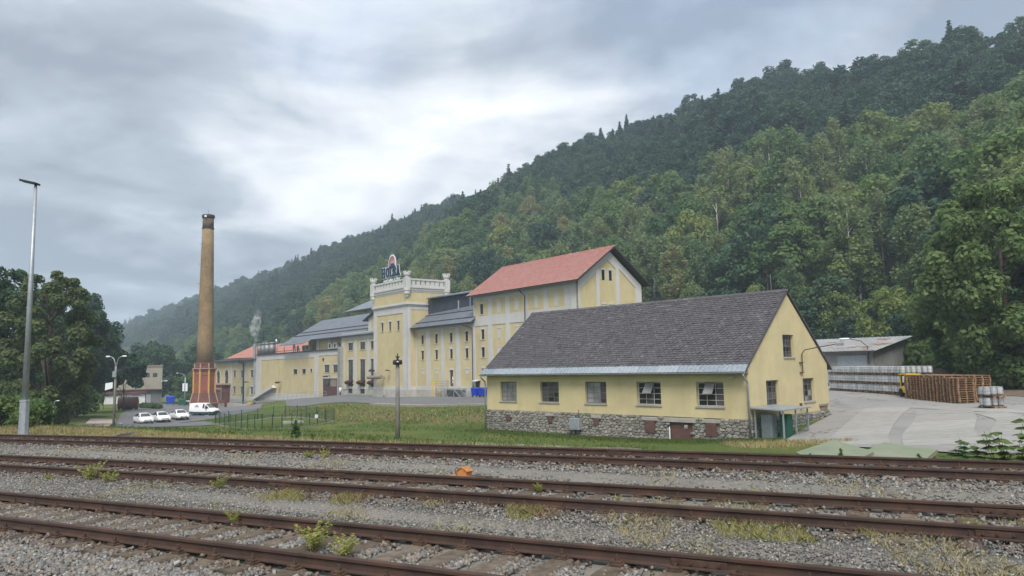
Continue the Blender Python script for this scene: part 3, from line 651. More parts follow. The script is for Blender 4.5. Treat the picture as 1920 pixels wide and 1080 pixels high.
def tree_trunk(rs, h, clumps, r0, top=.82, limbs=9):
    segs = [([(0, 0, -.6), (rs.uniform(-.1, .1), rs.uniform(-.1, .1), h * .25), (rs.uniform(-.3, .3), rs.uniform(-.3, .3), h * .55), (rs.uniform(-.4, .4), rs.uniform(-.4, .4), h * top)], [r0 * 1.25, r0 * .85, r0 * .5, r0 * .12])]
    for c in (clumps[::max(1, len(clumps) // limbs)] if clumps else []):
        z0 = max(h * .18, c[2] - abs(c[0]) * .6 - abs(c[1]) * .6 - h * .06)
        segs.append(([(0, 0, min(z0, h * .7)), (c[0] * .5, c[1] * .5, (min(z0, h * .7) + c[2]) / 2 + .2), (c[0], c[1], c[2])], [r0 * .38, r0 * .24, r0 * .06]))
    return segs
def broadleaf(seed, h, w, n, leaf, mat, k=34, bark='bark', base=.22, r0=None, roundness=1.0, limbs=9, top=.95):
    rs = np.random.RandomState(seed); cl = broad_clumps(rs, h, w, k, base, top, roundness)
    V, F = crown_leaves(rs, cl, n, leaf)
    return limbs_mesh('trunk', tree_trunk(rs, h, cl, r0 or h * .018, limbs=limbs), m[bark]), np_mesh('crown', V, F, mat)
def spruce(seed, h, w, n, leaf, mat):
    rs = np.random.RandomState(seed); pos = []; nr = []
    lv = int(h / .8)
    for i in range(lv):
        t = (i + .5) / lv; z = h * (.10 + .90 * t); rr = w / 2 * (1 - t) ** .85 * rs.uniform(.8, 1.1) + .12
        nb = max(5, int(13 * (1 - t) + 4)); a0 = rs.uniform(0, 6.28); per = max(2, int(n * (1 - t) * 2 / lv / nb))
        for b in range(nb):
            a = a0 + b * 6.283 / nb + rs.uniform(-.2, .2); L = rr * rs.uniform(.7, 1.1)
            f = np.sqrt(rs.uniform(.05, 1, per)); sp = rs.normal(size=per) * .16 * L * f
            x = math.cos(a) * L * f - math.sin(a) * sp; y = math.sin(a) * L * f + math.cos(a) * sp; zz = z - f * L * .38 + rs.normal(size=per) * .12
            pos.append(np.stack([x, y, zz], 1)); nr.append(np.stack([math.cos(a) * .5 + 0 * f, math.sin(a) * .5 + 0 * f, .9 + 0 * f], 1) + rs.normal(size=(per, 3)) * .35)
    P = np.concatenate(pos); N = np.concatenate(nr); V, F = leaf_quads(rs, P, N, leaf, 1.9)
    return limbs_mesh('trunk', [([(0, 0, -.8), (0, 0, h * .5), (0, 0, h * .98)], [h * .014, h * .009, .02])], m['bark']), np_mesh('crown', V, F, mat)
def birch(seed, h, w, n, leaf, mat):
    rs = np.random.RandomState(seed); cl = []
    for i in range(26):
        t = .30 + .68 * (i + rs.uniform()) / 26; e = math.sin(math.pi * min(1, (t - .22) / .80)) ** .7; a = rs.uniform(0, 6.28)
        cl.append((math.cos(a) * w / 2 * e * rs.uniform(.2, .9), math.sin(a) * w / 2 * e * rs.uniform(.2, .9), t * h, w * rs.uniform(.10, .17)))
    V, F = crown_leaves(rs, cl, n, leaf, .0, .6, 1.0, 1.5)
    return limbs_mesh('trunk', tree_trunk(rs, h, cl, h * .0105, .95, 12), m['birchbark']), np_mesh('crown', V, F, mat)
PROTO = {'dark': [broadleaf(100 + i, 16, 9.5 + i % 3, 4600, .45, m['leaf_dark'], 40) for i in range(4)],
         'mid': [broadleaf(120 + i, 15, 9 + i % 3 * 1.3, 4600, .43, m['leaf_mid'], 42) for i in range(5)],
         'birch': [birch(140 + i, 16, 6.6 + i * .5, 4200, .33, m['leaf_birch']) for i in range(4)],
         'gold': [birch(160 + i, 12, 5.5, 2600, .34, m['leaf_gold']) for i in range(2)],
         'spruce': [spruce(180 + i, 19 + i, 6.5, 2600, .62, m['leaf_spruce']) for i in range(3)]}
def plant(kind, var, x, y, z, h, rz, label, cat='tree', group=None, name=None, sx=1.0):
    tr, cr = PROTO[kind][var % len(PROTO[kind])]
    base = {'dark': 16, 'mid': 15, 'birch': 16, 'gold': 12, 'spruce': 19}[kind]; s = h / base
    r = thing(name or {'dark': 'broadleaf_tree', 'mid': 'broadleaf_tree', 'birch': 'birch_tree', 'gold': 'birch_tree', 'spruce': 'spruce_tree'}[kind], label, cat, (x, y, z - .2), rz, group)
    r.scale = (s * sx, s * sx, s)
    obj('trunk', tr, r); obj('crown', cr, r); return r

def hill_wood():
    rs = np.random.RandomState(77); pts = []
    S = []; P = []
    s = -70.0
    while s < 2300:
        step = 6.3 if s < 420 else (7.2 if s < 800 else 11.0)
        n = int(230 / step)
        S.append(s + rs.uniform(-.5, .5, n) * step); P.append(72 + (np.arange(n) + rs.uniform(0, 1, n)) * step); s += step
    S = np.concatenate(S); P = np.concatenate(P)
    f = foot(S); ok = (P > f + 3) & (P < 304); S, P = S[ok], P[ok]
    X, Y = from_ps(P, S); Z = hill_z(P, S); R = np.hypot(X, Y); az = np.degrees(np.arctan2(X, Y))
    vis = (az > -31) & (az < 40) & (Y > 20); S, P, X, Y, Z, R = (a[vis] for a in (S, P, X, Y, Z, R))
    n = len(S); u = rs.uniform(size=n); stand = .5 + .22 * np.sin(S * .045 + 1.7 * np.sin(P * .04)) + .22 * np.sin(P * .07 - S * .028 + 2.0); u = (u * .6 + stand * .4 - .02).clip(0, .999); t = (P - foot(S)) / (300 - foot(S))
    split = 0.50 + .07 * np.sin(S * .03) + .05 * np.sin(S * .011 + 2) - np.clip((S - 250) / 500, 0, .35)
    kind = np.empty(n, int)                                      # 0 dark 1 mid 2 birch 3 gold 4 spruce
    low = t < split
    near = S < 330
    kind[:] = np.where(u < .70, 0, np.where(u < .95, 4, 1))
    kl = np.where(u < .42, 1, np.where(u < .76, 2, np.where(u < .785, 3, np.where(u < .94, 0, 4))))
    kl2 = np.where(u < .55, 1, np.where(u < .64, 2, np.where(u < .66, 3, np.where(u < .93, 0, 4))))
    kind = np.where(low, np.where(near, kl, kl2), kind)
    ridge = t > .93; kind = np.where(ridge, np.where((u < .30) & (np.sin(S * .05) + np.sin(S * .017 + 1) > -.2), 4, np.where(u < .75, 0, 1)), kind)
    bot = (t < .075) & low; kind = np.where(bot & (kind == 2), 1, kind)
    H = np.choose(kind, [rs.uniform(13, 18, n), rs.uniform(11.5, 16.5, n), rs.uniform(13, 18, n), rs.uniform(9, 12.5, n), rs.uniform(14, 22, n)])
    H *= rs.uniform(.72, 1.18, n); H *= np.where(t < .1, .75, 1.0) * np.where(low & near & (t > .1), 1.15, 1.0); H *= np.where(ridge & (kind == 4), .80, 1.0)
    return X, Y, Z, R, H, kind, t, S
HX, HY, HZ, HR, HH, HK, HT, HS = hill_wood()
KN = ['dark', 'mid', 'birch', 'gold', 'spruce']
WOODLAB = {'dark': 'dark green broadleaf tree', 'mid': 'fresh green broadleaf tree', 'birch': 'pale olive birch', 'gold': 'small yellowing birch', 'spruce': 'dark pointed spruce'}
def wood_place(x, y, t):
    a = math.degrees(math.atan2(x, y))
    w = ('above the right-hand trees', 'above the pallet stacks', 'above the storage shed', 'above the slate-roofed gable', 'above the slate roof', 'right of the red-roofed gable', 'behind the red roof', 'behind the tower')[0 if a > 33 else 1 if a > 29 else 2 if a > 24 else 3 if a > 19 else 4 if a > 13 else 5 if a > 9 else 6 if a > -4 else 7]
    h = ('at the foot of the wood', 'low in the wood', 'part way up the wood', 'high in the near wood')[0 if t < .07 else 1 if t < .16 else 2 if t < .28 else 3]
    return h + ', ' + w
def place_wood():
    show = HH / HR
    # things in front of the wood hide its foot; judge by what clears them
    order = np.argsort(-show); lead = set(order[:300].tolist()); rs = random.Random(9)
    rest = [i for i in range(len(HX)) if i not in lead]
    for i in lead:
        k = KN[HK[i]]
        plant(k, i, HX[i], HY[i], HZ[i], HH[i], rs.uniform(0, 6.28), WOODLAB[k] + ' ' + wood_place(HX[i], HY[i], HT[i]), group='trees on the lower wooded slope', sx=rs.uniform(.85, 1.35))
    # the rest of the wood: one object, trees set on its points
    src = bpy.data.collections.new('wood_sources'); names = []
    for k in KN:
        for tr, cr in PROTO[k]:
            o = bpy.data.objects.new('tree_source', None)
            me_t, me_c = tr, cr
            bm = bmesh.new(); bm.from_mesh(me_t); nf = len(bm.faces); bm.from_mesh(me_c); me = bpy.data.meshes.new('tree_source'); bm.to_mesh(me); bm.free()
            me.materials.append(me_t.materials[0]); me.materials.append(me_c.materials[0])
            mi = np.ones(len(me.polygons), np.int32); mi[:nf] = 0; me.polygons.foreach_set("material_index", mi)
            ob = bpy.data.objects.new('s%02d' % len(names), me); src.objects.link(ob); names.append((k, ob)); bpy.data.objects.remove(o)
    first = {}; cnt = {}
    for i, (k, _) in enumerate(names): first.setdefault(k, i); cnt[k] = cnt.get(k, 0) + 1
    base = {'dark': 16, 'mid': 15, 'birch': 16, 'gold': 12, 'spruce': 19}
    V = []; idx = []; sc = []; rot = []
    for i in rest:
        k = KN[HK[i]]; V.append((HX[i], HY[i], HZ[i] - .4)); idx.append(first[k] + i % cnt[k]); s = HH[i] / base[k] * (1.0 + .35 * min(1, max(0, (HR[i] - 500) / 700))); w = rs.uniform(.85, 1.35); sc.append((s * w, s * w, s)); rot.append((0, 0, rs.uniform(0, 6.28)))
    me = bpy.data.meshes.new('wooded_hillside'); me.from_pydata(V, [], [])
    a = me.attributes.new('pick', 'INT', 'POINT'); a.data.foreach_set('value', idx)
    a = me.attributes.new('size', 'FLOAT_VECTOR', 'POINT'); a.data.foreach_set('vector', np.array(sc).ravel())
    a = me.attributes.new('turn', 'FLOAT_VECTOR', 'POINT'); a.data.foreach_set('vector', np.array(rot).ravel())
    o = tag(obj('wooded_hillside', me), 'far wood of broadleaf trees and spruces covering the hill up to its ridge', kind='stuff')
    ng = bpy.data.node_groups.new('set_trees', 'GeometryNodeTree')
    ng.interface.new_socket('Geometry', in_out='INPUT', socket_type='NodeSocketGeometry'); ng.interface.new_socket('Geometry', in_out='OUTPUT', socket_type='NodeSocketGeometry')
    gi = ng.nodes.new('NodeGroupInput'); go = ng.nodes.new('NodeGroupOutput'); ip = ng.nodes.new('GeometryNodeInstanceOnPoints'); ci = ng.nodes.new('GeometryNodeCollectionInfo')
    ci.inputs['Collection'].default_value = src; ci.inputs['Separate Children'].default_value = True; ci.inputs['Reset Children'].default_value = True
    ip.inputs['Pick Instance'].default_value = True
    def att(nm, t):
        n = ng.nodes.new('GeometryNodeInputNamedAttribute'); n.data_type = t; n.inputs[0].default_value = nm; return n.outputs['Attribute']
    L = ng.links; L.new(gi.outputs[0], ip.inputs['Points']); L.new(ci.outputs[0], ip.inputs['Instance'])
    L.new(att('pick', 'INT'), ip.inputs['Instance Index']); L.new(att('size', 'FLOAT_VECTOR'), ip.inputs['Scale']); L.new(att('turn', 'FLOAT_VECTOR'), ip.inputs['Rotation'])
    L.new(ip.outputs[0], go.inputs[0])
    md = o.modifiers.new('set_trees', 'NODES'); md.node_group = ng
place_wood()

def big_tree(name, x, y, h, w, n, leaf, mat, k, seed, label, base=.12, lean=(0, 0), clump=None, roundness=1.0, limbs=16, r0=None, top=.95):
    rs = np.random.RandomState(seed); cl = broad_clumps(rs, h, w, k, base, top, roundness)
    if clump: cl = [c[:3] + (c[3] * clump,) for c in cl]
    V, F = crown_leaves(rs, cl, n, leaf, .3, .3, .5, .9)
    r = thing(name, label, 'tree', (x, y, G(x, y) - .1), rs.uniform(0, 6))
    obj('trunk', limbs_mesh('trunk', tree_trunk(rs, h, cl, r0 or h * .02, limbs=limbs), m['bark']), r)
    obj('crown', np_mesh('crown', V, F, m[mat]), r); return r
big_tree('broadleaf_tree', 40.8, 60.5, 17.8, 13.5, 48000, .28, 'leaf_big', 150, 1, 'huge leafy tree towering over the pallet stacks at the right edge', .05, roundness=1.05, clump=.52)
big_tree('broadleaf_tree', 40.3, 67.0, 11.2, 6.2, 16000, .26, 'leaf_shrub', 60, 2, 'bright green smaller tree in front of the huge tree, beside the shed', .28, clump=.65)
big_tree('broadleaf_tree', 45.5, 58.0, 15.5, 11.0, 22000, .32, 'leaf_dark', 60, 3, 'dark tree at the far right edge behind the yellow machine', .04, clump=.7)
big_tree('maple_tree', -72.0, 120.5, 20.2, 14.5, 34000, .30, 'leaf_maple', 130, 4, 'dark spreading maple with a thick trunk, left of the two-armed street lamp', .17, clump=.6, r0=.55)
big_tree('broadleaf_tree', -47.5, 75.5, 16.2, 9.6, 26000, .25, 'leaf_rust', 110, 5, 'brownish green tree behind the tall lamp mast at the left edge', .06, clump=.5)
big_tree('broadleaf_tree', -55.0, 78.0, 17.6, 9.6, 26000, .26, 'leaf_maple', 110, 6, 'tall dark tree cut off by the left edge of the view', .05, clump=.62)
big_tree('broadleaf_tree', -64.0, 101.0, 18.8, 9.0, 20000, .28, 'leaf_maple', 100, 7, 'dark tree rising between the lamp mast and the spreading maple', .1, clump=.5)
big_tree('broadleaf_tree', -71.5, 136.0, 10.6, 7.0, 8000, .38, 'leaf_maple', 30, 8, 'small round-headed tree on a thin bare trunk before the grey depot', .42, clump=.9, r0=.14, limbs=7)
_rs = random.Random(5)
for i in range(12):
    az_ = RAD(-31.5 + i * .85); R_ = 246 + _rs.uniform(-8, 14) - abs(i - 5) * 1.5
    x_, y_ = R_ * math.sin(az_), R_ * math.cos(az_)
    plant('dark', i, x_, y_, -7, _rs.uniform(13, 19), _rs.uniform(0, 6), 'dark green broadleaf tree in the row behind the grey depot', group='trees behind the grey depot')
for i in range(16):
    az_ = RAD(-62 + i * 1.9); R_ = 150 + _rs.uniform(-20, 45)
    plant('dark' if i % 3 else 'mid', i, R_ * math.sin(az_), R_ * math.cos(az_), G(R_ * math.sin(az_), R_ * math.cos(az_)), _rs.uniform(14, 20), _rs.uniform(0, 6), 'broadleaf tree in the belt beyond the left edge trees', group='trees of the left belt')
plant('mid', 2, -93.5, 212, -7.0, 9.5, 1.0, 'round green bush-like tree behind the single-armed street lamp', sx=1.1)
# the birch that stands out with its white stem, and the golden one near the brewery
def at_hill(p, s): x, y = from_ps(p, s); return x, y, float(hill_z(np.array([p]), np.array([s]))[0])
x_, y_, z_ = at_hill(128, 66); plant('birch', 1, x_, y_, z_, 21, .4, 'tall birch with a bright white forked trunk on the slope')
x_, y_, z_ = at_hill(116, 128); plant('gold', 0, x_, y_, z_, 16, 1.4, 'golden yellow birch on the slope right of the red-roofed gable')
x_, y_, z_ = at_hill(93, 44); plant('gold', 1, x_, y_, z_, 9, 2.4, 'rust brown young tree behind the slate-roofed house gable')
# shrubs behind the shed and along the foot of the slope
SHR = []
for i in range(3):
    rs_ = np.random.RandomState(300 + i); cl = [(rs_.uniform(-1, 1), rs_.uniform(-1, 1), .5 + rs_.uniform(0, 1.4), rs_.uniform(.35, .7)) for _ in range(14)]
    V, F = crown_leaves(rs_, cl, 1700, .2, .4, .3, .7, .85); SHR.append(np_mesh('foliage', V, F, m['leaf_shrub']))
STEMS = limbs_mesh('stem', [([(0, 0, -.2), (math.cos(a) * .5, math.sin(a) * .5, 1.4)], [.04, .012]) for a in (0, 1.3, 2.6, 3.9, 5.1)], m['bark'])
def shrub(x, y, s, label, i=0, group=None, z=None, sz=1.0):
    r = thing('shrub', label, 'shrub', (x, y, (G(x, y) if z is None else z) - .1), i * 1.7, group); r.scale = (s, s, s * sz)
    obj('foliage', SHR[i % 3], r); obj('stem', STEMS, r); return r
for i, (s_, p_) in enumerate([(28, 80), (31, 84), (36, 89), (41, 94), (47, 99), (53, 103), (58, 106), (64, 109), (70, 110), (77, 110), (24, 76), (20, 72)]):
    x_, y_, z_ = at_hill(p_, s_); shrub(x_, y_, 1.9 + (i % 3) * .5, 'green shrub at the foot of the wooded slope', i, 'shrubs at the foot of the slope', z_)
for i, (x_, y_, s_, lb) in enumerate([(-24.5, 37.5, .55, 'pale green shrub right of the foot of the tall lamp mast'), (-26.6, 38.4, .75, 'leafy shrub behind the white post by the lamp mast'), (-30.5, 41, .85, 'upright shrub left of the lamp mast, under the trees'),
                                      (-33.5, 47, .95, 'shrub under the brownish tree, behind the lamp mast'), (-28, 43.5, .75, 'yellowish shrub between the lamp mast and the road'), (-37.5, 56, 1.2, 'large shrub in the shade of the left trees'), (-41, 63, 1.2, 'broad shrub at the edge of the left trees by the road'), (-66, 112, 2.2, 'low dark shrub at the foot of the spreading maple')]):
    shrub(x_, y_, s_, lb, i)

# ------------------------------------------------------------------ building helpers
def part(mb, name, mats, root, smooth=False, label=None):
    o = mb.build(name, mats, root, smooth, (0, 0, -root.location.z))
    if label: o["label"] = label
    return o
def sub(mb, name, mats, par, smooth=False): return mb.build(name, mats, par, smooth)
def window(root, x0, x1, z0, z1, y, nx=1, nz=2, glass='glass', frame='frame', fw_=.06, bar=.03, sill=None, hood=None, panes=True, hood_h=.16):
    """window set at depth y (wall face at y - recess): frame, bars, panes, optional white hood and sill as sub-parts"""
    b = MB(); b.box(x0, x1, y - .02, y + .05, z0, z0 + fw_); b.box(x0, x1, y - .02, y + .05, z1 - fw_, z1)
    b.box(x0, x0 + fw_, y - .021, y + .05, z0 + fw_, z1 - fw_); b.box(x1 - fw_, x1, y - .021, y + .05, z0 + fw_, z1 - fw_)
    for i in range(1, nx): c = x0 + (x1 - x0) * i / nx; b.box(c - bar / 2, c + bar / 2, y - .012, y + .04, z0 + fw_, z1 - fw_)
    for j in range(1, nz): c = z0 + (z1 - z0) * j / nz; b.box(x0 + fw_, x1 - fw_, y - .014, y + .042, c - bar / 2, c + bar / 2)
    o = part(b, 'window', m[frame], root)
    if panes and nx * nz > 1:
        for i in range(nx):
            for j in range(nz):
                g = glass[(i + j * nx) % len(glass)] if isinstance(glass, list) else glass
                xa, xb = x0 + (x1 - x0) * i / nx, x0 + (x1 - x0) * (i + 1) / nx; za, zb = z0 + (z1 - z0) * j / nz, z0 + (z1 - z0) * (j + 1) / nz
                t = random.Random(i * 7 + j * 13 + int(x0 * 10)).uniform(-.004, .004)
                sub(MB().plate([(xa, y + .012 + t, za), (xb, y + .012 - t, za), (xb, y + .012 - t, zb), (xa, y + .012 + t, zb)], (0, .008, 0)), 'pane', m[g], o)
    else:
        sub(MB().box(x0 + .01, x1 - .01, y + .012, y + .02, z0 + .01, z1 - .01), 'pane', m[glass if isinstance(glass, str) else glass[0]], o)
    return o
def surround(root, x0, x1, z0, z1, y, w=.12, hood=True, t=.035, sill=True):
    """white plaster surround on a yellow panel whose face is at y"""
    b = MB(); b.box(x0 - w, x0, y - t, y + .01, z0, z1); b.box(x1, x1 + w, y - t, y + .01, z0, z1)
    if hood:
        n = 6; top = [(x0 - w - .04 + (x1 - x0 + 2 * w + .08) * i / n, z1 + .22 + .07 * math.sin(math.pi * i / n)) for i in range(n + 1)]
        pts = [(x0 - w - .04, y - t - .03, z1 + .001), (x1 + w + .04, y - t - .03, z1 + .001)] + [(a, y - t - .03, c) for a, c in reversed(top)]
        b.plate(pts, (0, t + .04, 0))
    else: b.box(x0 - w, x1 + w, y - t, y + .01, z1 + .001, z1 + w)
    if sill: b.box(x0 - w - .03, x1 + w + .03, y - t - .05, y + .01, z0 - .09, z0 - .001)
    return part(b, 'window_surround', m['white'], root)
def downpipe(root, pts, r=.06, mat='gutter'): return part(MB().tube(pts, r, 8), 'downpipe', m[mat], root, True)

# ------------------------------------------------------------------ slate-roofed house on a rubble plinth
HP = Vector((12.47, 39.49, -2.55)); H_ROT = RAD(-45.7)
house = thing('yellow_house', 'long yellow house with dark slate roof and rubble stone plinth beside the tracks', 'house', HP, H_ROT)
HL, HWD, PT, WT, RZ = 20.7, 10.05, -1.0, 1.84, 6.06
WX = [(-3.21, -1.49), (-7.31, -5.57), (-11.34, -9.62), (-15.33, -13.62), (-19.27, -17.6)]
WZ = (-.39, .99)
b = MB(); b.holes(-HL, 0, PT, WT, [(a, c, *WZ) for a, c in WX], 0, .22)
b.quad((-HL, 0, PT), (-HL, 0, WT), (-HL, HWD, WT), (-HL, HWD, PT)); b.quad((-HL, HWD, PT), (-HL, HWD, WT), (0, HWD, WT), (0, HWD, PT))
b.add([(-HL, 0, WT), (-HL, HWD / 2, RZ - .12), (-HL, HWD, WT)], [(0, 1, 2)])
GW = [(1.96, 3.43, -.41, 1.0), (6.5, 8.02, -.41, 1.0), (4.23, 5.62, 2.23, 3.57)]
g = MB(); g.holes(0, HWD, PT, WT, GW[:2], 0, .22)
# gable triangle with its opening, cut in strips
zz = [WT, 2.23, 3.57, RZ - .1]
def gx(z): t = (z - WT) / (RZ - .1 - WT); return HWD / 2 * t, HWD - HWD / 2 * t
for a, c in ((WT, 2.23), (3.57, RZ - .1)):
    l0, r0 = gx(a); l1, r1 = gx(c); g.quad((l0, 0, a), (r0, 0, a), (r1, 0, c), (l1, 0, c))
l0, r0 = gx(2.23); l1, r1 = gx(3.57); g.quad((l0, 0, 2.23), (4.23, 0, 2.23), (4.23, 0, 3.57), (l1, 0, 3.57)); g.quad((5.62, 0, 2.23), (r0, 0, 2.23), (r1, 0, 3.57), (5.62, 0, 3.57))
for q in [((4.23, 0, 2.23), (4.23, .22, 2.23), (4.23, .22, 3.57), (4.23, 0, 3.57)), ((5.62, 0, 2.23), (5.62, 0, 3.57), (5.62, .22, 3.57), (5.62, .22, 2.23)), ((4.23, 0, 3.57), (4.23, .22, 3.57), (5.62, .22, 3.57), (5.62, 0, 3.57)), ((4.23, 0, 2.23), (5.62, 0, 2.23), (5.62, .22, 2.23), (4.23, .22, 2.23))]: g.quad(*q)
# turn gable frame (x along gable, y inwards) into house frame: gable x -> house y, gable y -> house -x
b.add([(-v[1], v[0], v[2]) for v in g.v], g.f)
part(b, 'wall', m['yellow_house'], house)
part(MB().box(-HL + .3, -.3, .3, HWD - .3, -2.5, 1.2), 'interior', m['dark'], house)
def gable_frame(parent, rot=math.pi / 2):
    e = bpy.data.objects.new('gable_end', None); link(e); e.parent = parent; e.rotation_euler[2] = rot; return e
# windows along the front
GL = [[['glass', 'glass', 'glass_mid'], 'whiteframe'], [['glass', 'glass_mid', 'glass'], 'whiteframe'], [['glass_grey', 'glass_grey', 'glass_mid'], 'steelframe'], [['glass_mid', 'glass', 'glass_mid', 'glass_mid'], 'steelframe'], [['glass_grey'], 'steelframe']]
for (a, c), (gl, fr) in zip(WX, GL):
    o = window(house, a + .03, c - .03, WZ[0] + .03, WZ[1] - .03, .17, 3, 4, gl, fr, .045, .026)
    sub(MB().box(a - .06, c + .06, -.06, .17, WZ[0] - .06, WZ[0] + .02), 'sill', m['concrete'], o)
for k in (0, 1):                                       # the two open vent sashes
    a, c = WX[k]; w_ = (c - a) / 3; x0 = a + w_ * (1.0 if k else .95); vb = MB()
    pts = [(x0, .12, .93), (x0 + w_ * 1.05, .12, .93), (x0 + w_ * 1.0, -.20, .32), (x0 - .06, -.20, .32)]
    vb.plate(pts, (0, .02, .012)); o = part(vb, 'vent_sash', m['steelframe'], house)
    q = [Vector(p) for p in pts]; cen = sum(q, Vector()) / 4; sub(MB().plate([cen + (p - cen) * .88 + Vector((0, -.006, -.004)) for p in q], (0, .003, .002)), 'pane', m['glass_grey'], o)
def gpart(mb, name, mat, root=None):
    """shape given in gable coordinates (x along the gable, y inwards) added to the house"""
    r = MB(); r.v = [(-v[1], v[0], v[2]) for v in mb.v]; r.f = mb.f; r.mi = mb.mi
    return part(r, name, mat, house if root is None else root)
def gwindow(x0, x1, z0, z1, nx, nz, gl):
    y = .17; bb = MB(); f = .045
    bb.box(x0, x1, y - .02, y + .05, z0, z0 + f); bb.box(x0, x1, y - .02, y + .05, z1 - f, z1); bb.box(x0, x0 + f, y - .021, y + .05, z0 + f, z1 - f); bb.box(x1 - f, x1, y - .021, y + .05, z0 + f, z1 - f)
    for i in range(1, nx): c = x0 + (x1 - x0) * i / nx; bb.box(c - .013, c + .013, y - .012, y + .04, z0 + f, z1 - f)
    for j in range(1, nz): c = z0 + (z1 - z0) * j / nz; bb.box(x0 + f, x1 - f, y - .014, y + .042, c - .013, c + .013)
    o = gpart(bb, 'window', m['steelframe'])
    for i in range(nx):
        for j in range(nz):
            p = MB().box(x0 + (x1 - x0) * i / nx, x0 + (x1 - x0) * (i + 1) / nx, y + .012, y + .02, z0 + (z1 - z0) * j / nz, z0 + (z1 - z0) * (j + 1) / nz)
            r = MB(); r.v = [(-v[1], v[0], v[2]) for v in p.v]; r.f = p.f; r.mi = p.mi; sub(r, 'pane', m[gl[(i * 3 + j) % len(gl)]], o)
    s = MB().box(x0 - .06, x1 + .06, -.06, y, z0 - .06, z0 + .02); r = MB(); r.v = [(-v[1], v[0], v[2]) for v in s.v]; r.f = s.f; r.mi = s.mi; sub(r, 'sill', m['concrete'], o)
gwindow(1.99, 3.40, -.38, .97, 3, 4, ['glass', 'glass_mid', 'glass']); gwindow(6.53, 7.99, -.38, .97, 3, 4, ['glass', 'glass', 'glass_mid', 'glass_grey']); gwindow(4.26, 5.59, 2.26, 3.54, 2, 4, ['glass_mid', 'glass', 'glass_mid'])
# rubble plinth: every stone its own piece
def clip_poly(poly, n, d):
    out = []
    for i in range(len(poly)):
        p, q = poly[i], poly[(i + 1) % len(poly)]; a = p[0] * n[0] + p[1] * n[1] - d; c = q[0] * n[0] + q[1] * n[1] - d
        if a <= 0: out.append(p)
        if (a < 0 < c) or (c < 0 < a): t = a / (a - c); out.append((p[0] + (q[0] - p[0]) * t, p[1] + (q[1] - p[1]) * t))
    return out
def rubble(x0, x1, z0, z1, dx, dz, seed, bad):
    rs = random.Random(seed); pts = []
    rows = int((z1 - z0) / dz)
    for j in range(rows):
        x = x0 - rs.uniform(0, dx)
        while x < x1 + dx:
            w = dx * rs.uniform(.55, 1.5); pts.append((x + w / 2, z0 + (j + .5 + rs.uniform(-.33, .33)) * (z1 - z0) / rows)); x += w
    P = np.array(pts) * np.array([1, dx / dz * .8]); cells = []
    for i, p in enumerate(P):
        if not (x0 < p[0] < x1): continue
        cx, cz = pts[i]
        if any(h[0] - .02 < cx < h[1] + .02 and h[2] - .02 < cz < h[3] + .02 for h in bad): continue
        k = dx / dz * .8; poly = [(x0, z0 * k), (x1, z0 * k), (x1, z1 * k), (x0, z1 * k)]
        near = np.argsort(((P - p) ** 2).sum(1))[1:16]
        for j in near:
            mid = (p + P[j]) / 2; n = P[j] - p; poly = clip_poly(poly, n, float(n @ mid))
            if len(poly) < 3: break
        if len(poly) >= 3: cells.append([(a, c / k) for a, c in poly])
    return cells
def stone_shape(cell, rs, gap=.013):
    n = len(cell); cx = sum(p[0] for p in cell) / n; cz = sum(p[1] for p in cell) / n
    def inset(d, jit=0):
        r = []
        for a, c in cell:
            l = math.hypot(a - cx, c - cz) + 1e-6; k = max(.2, 1 - d / l); r.append((cx + (a - cx) * k + rs.uniform(-jit, jit), cz + (c - cz) * k + rs.uniform(-jit, jit)))
        return r
    d = rs.uniform(.03, .075); A = inset(gap, .006); B = inset(gap + .01, .006); Cc = inset(gap + .045, .012)
    tx, tz = rs.uniform(-.12, .12), rs.uniform(-.1, .1)
    rg = [[(a, .02, c) for a, c in A], [(a, -d * .65, c) for a, c in B], [(a, -d - (a - cx) * tx - (c - cz) * tz, c) for a, c in Cc]]
    return rg, d
HOLE = [(-18.64, -18.21, -1.72, -1.3), (-14.64, -14.23, -1.72, -1.28), (-10.65, -10.23, -1.72, -1.28), (-6.73, -6.05, -1.98, -1.27), (-5.06, -3.56, -2.6, -1.3), (-2.66, -1.99, -1.99, -1.26)]
b = MB(); b.holes(-HL, 0, -2.95, PT - .002, [(-5.06, -3.56, -2.95, -1.3)], .035, .12); b.quad((-HL, .035, -2.95), (-HL, .035, PT), (-HL, HWD, PT), (-HL, HWD, -2.95))
b.quad((-.035, 0, -2.95), (-.035, HWD, -2.95), (-.035, HWD, PT - .002), (-.035, 0, PT - .002)); b.quad((-HL, HWD - .03, -2.95), (0, HWD - .03, -2.95), (0, HWD - .03, PT), (-HL, HWD - .03, PT))
plinth = part(b, 'plinth', m['mortar'], house)
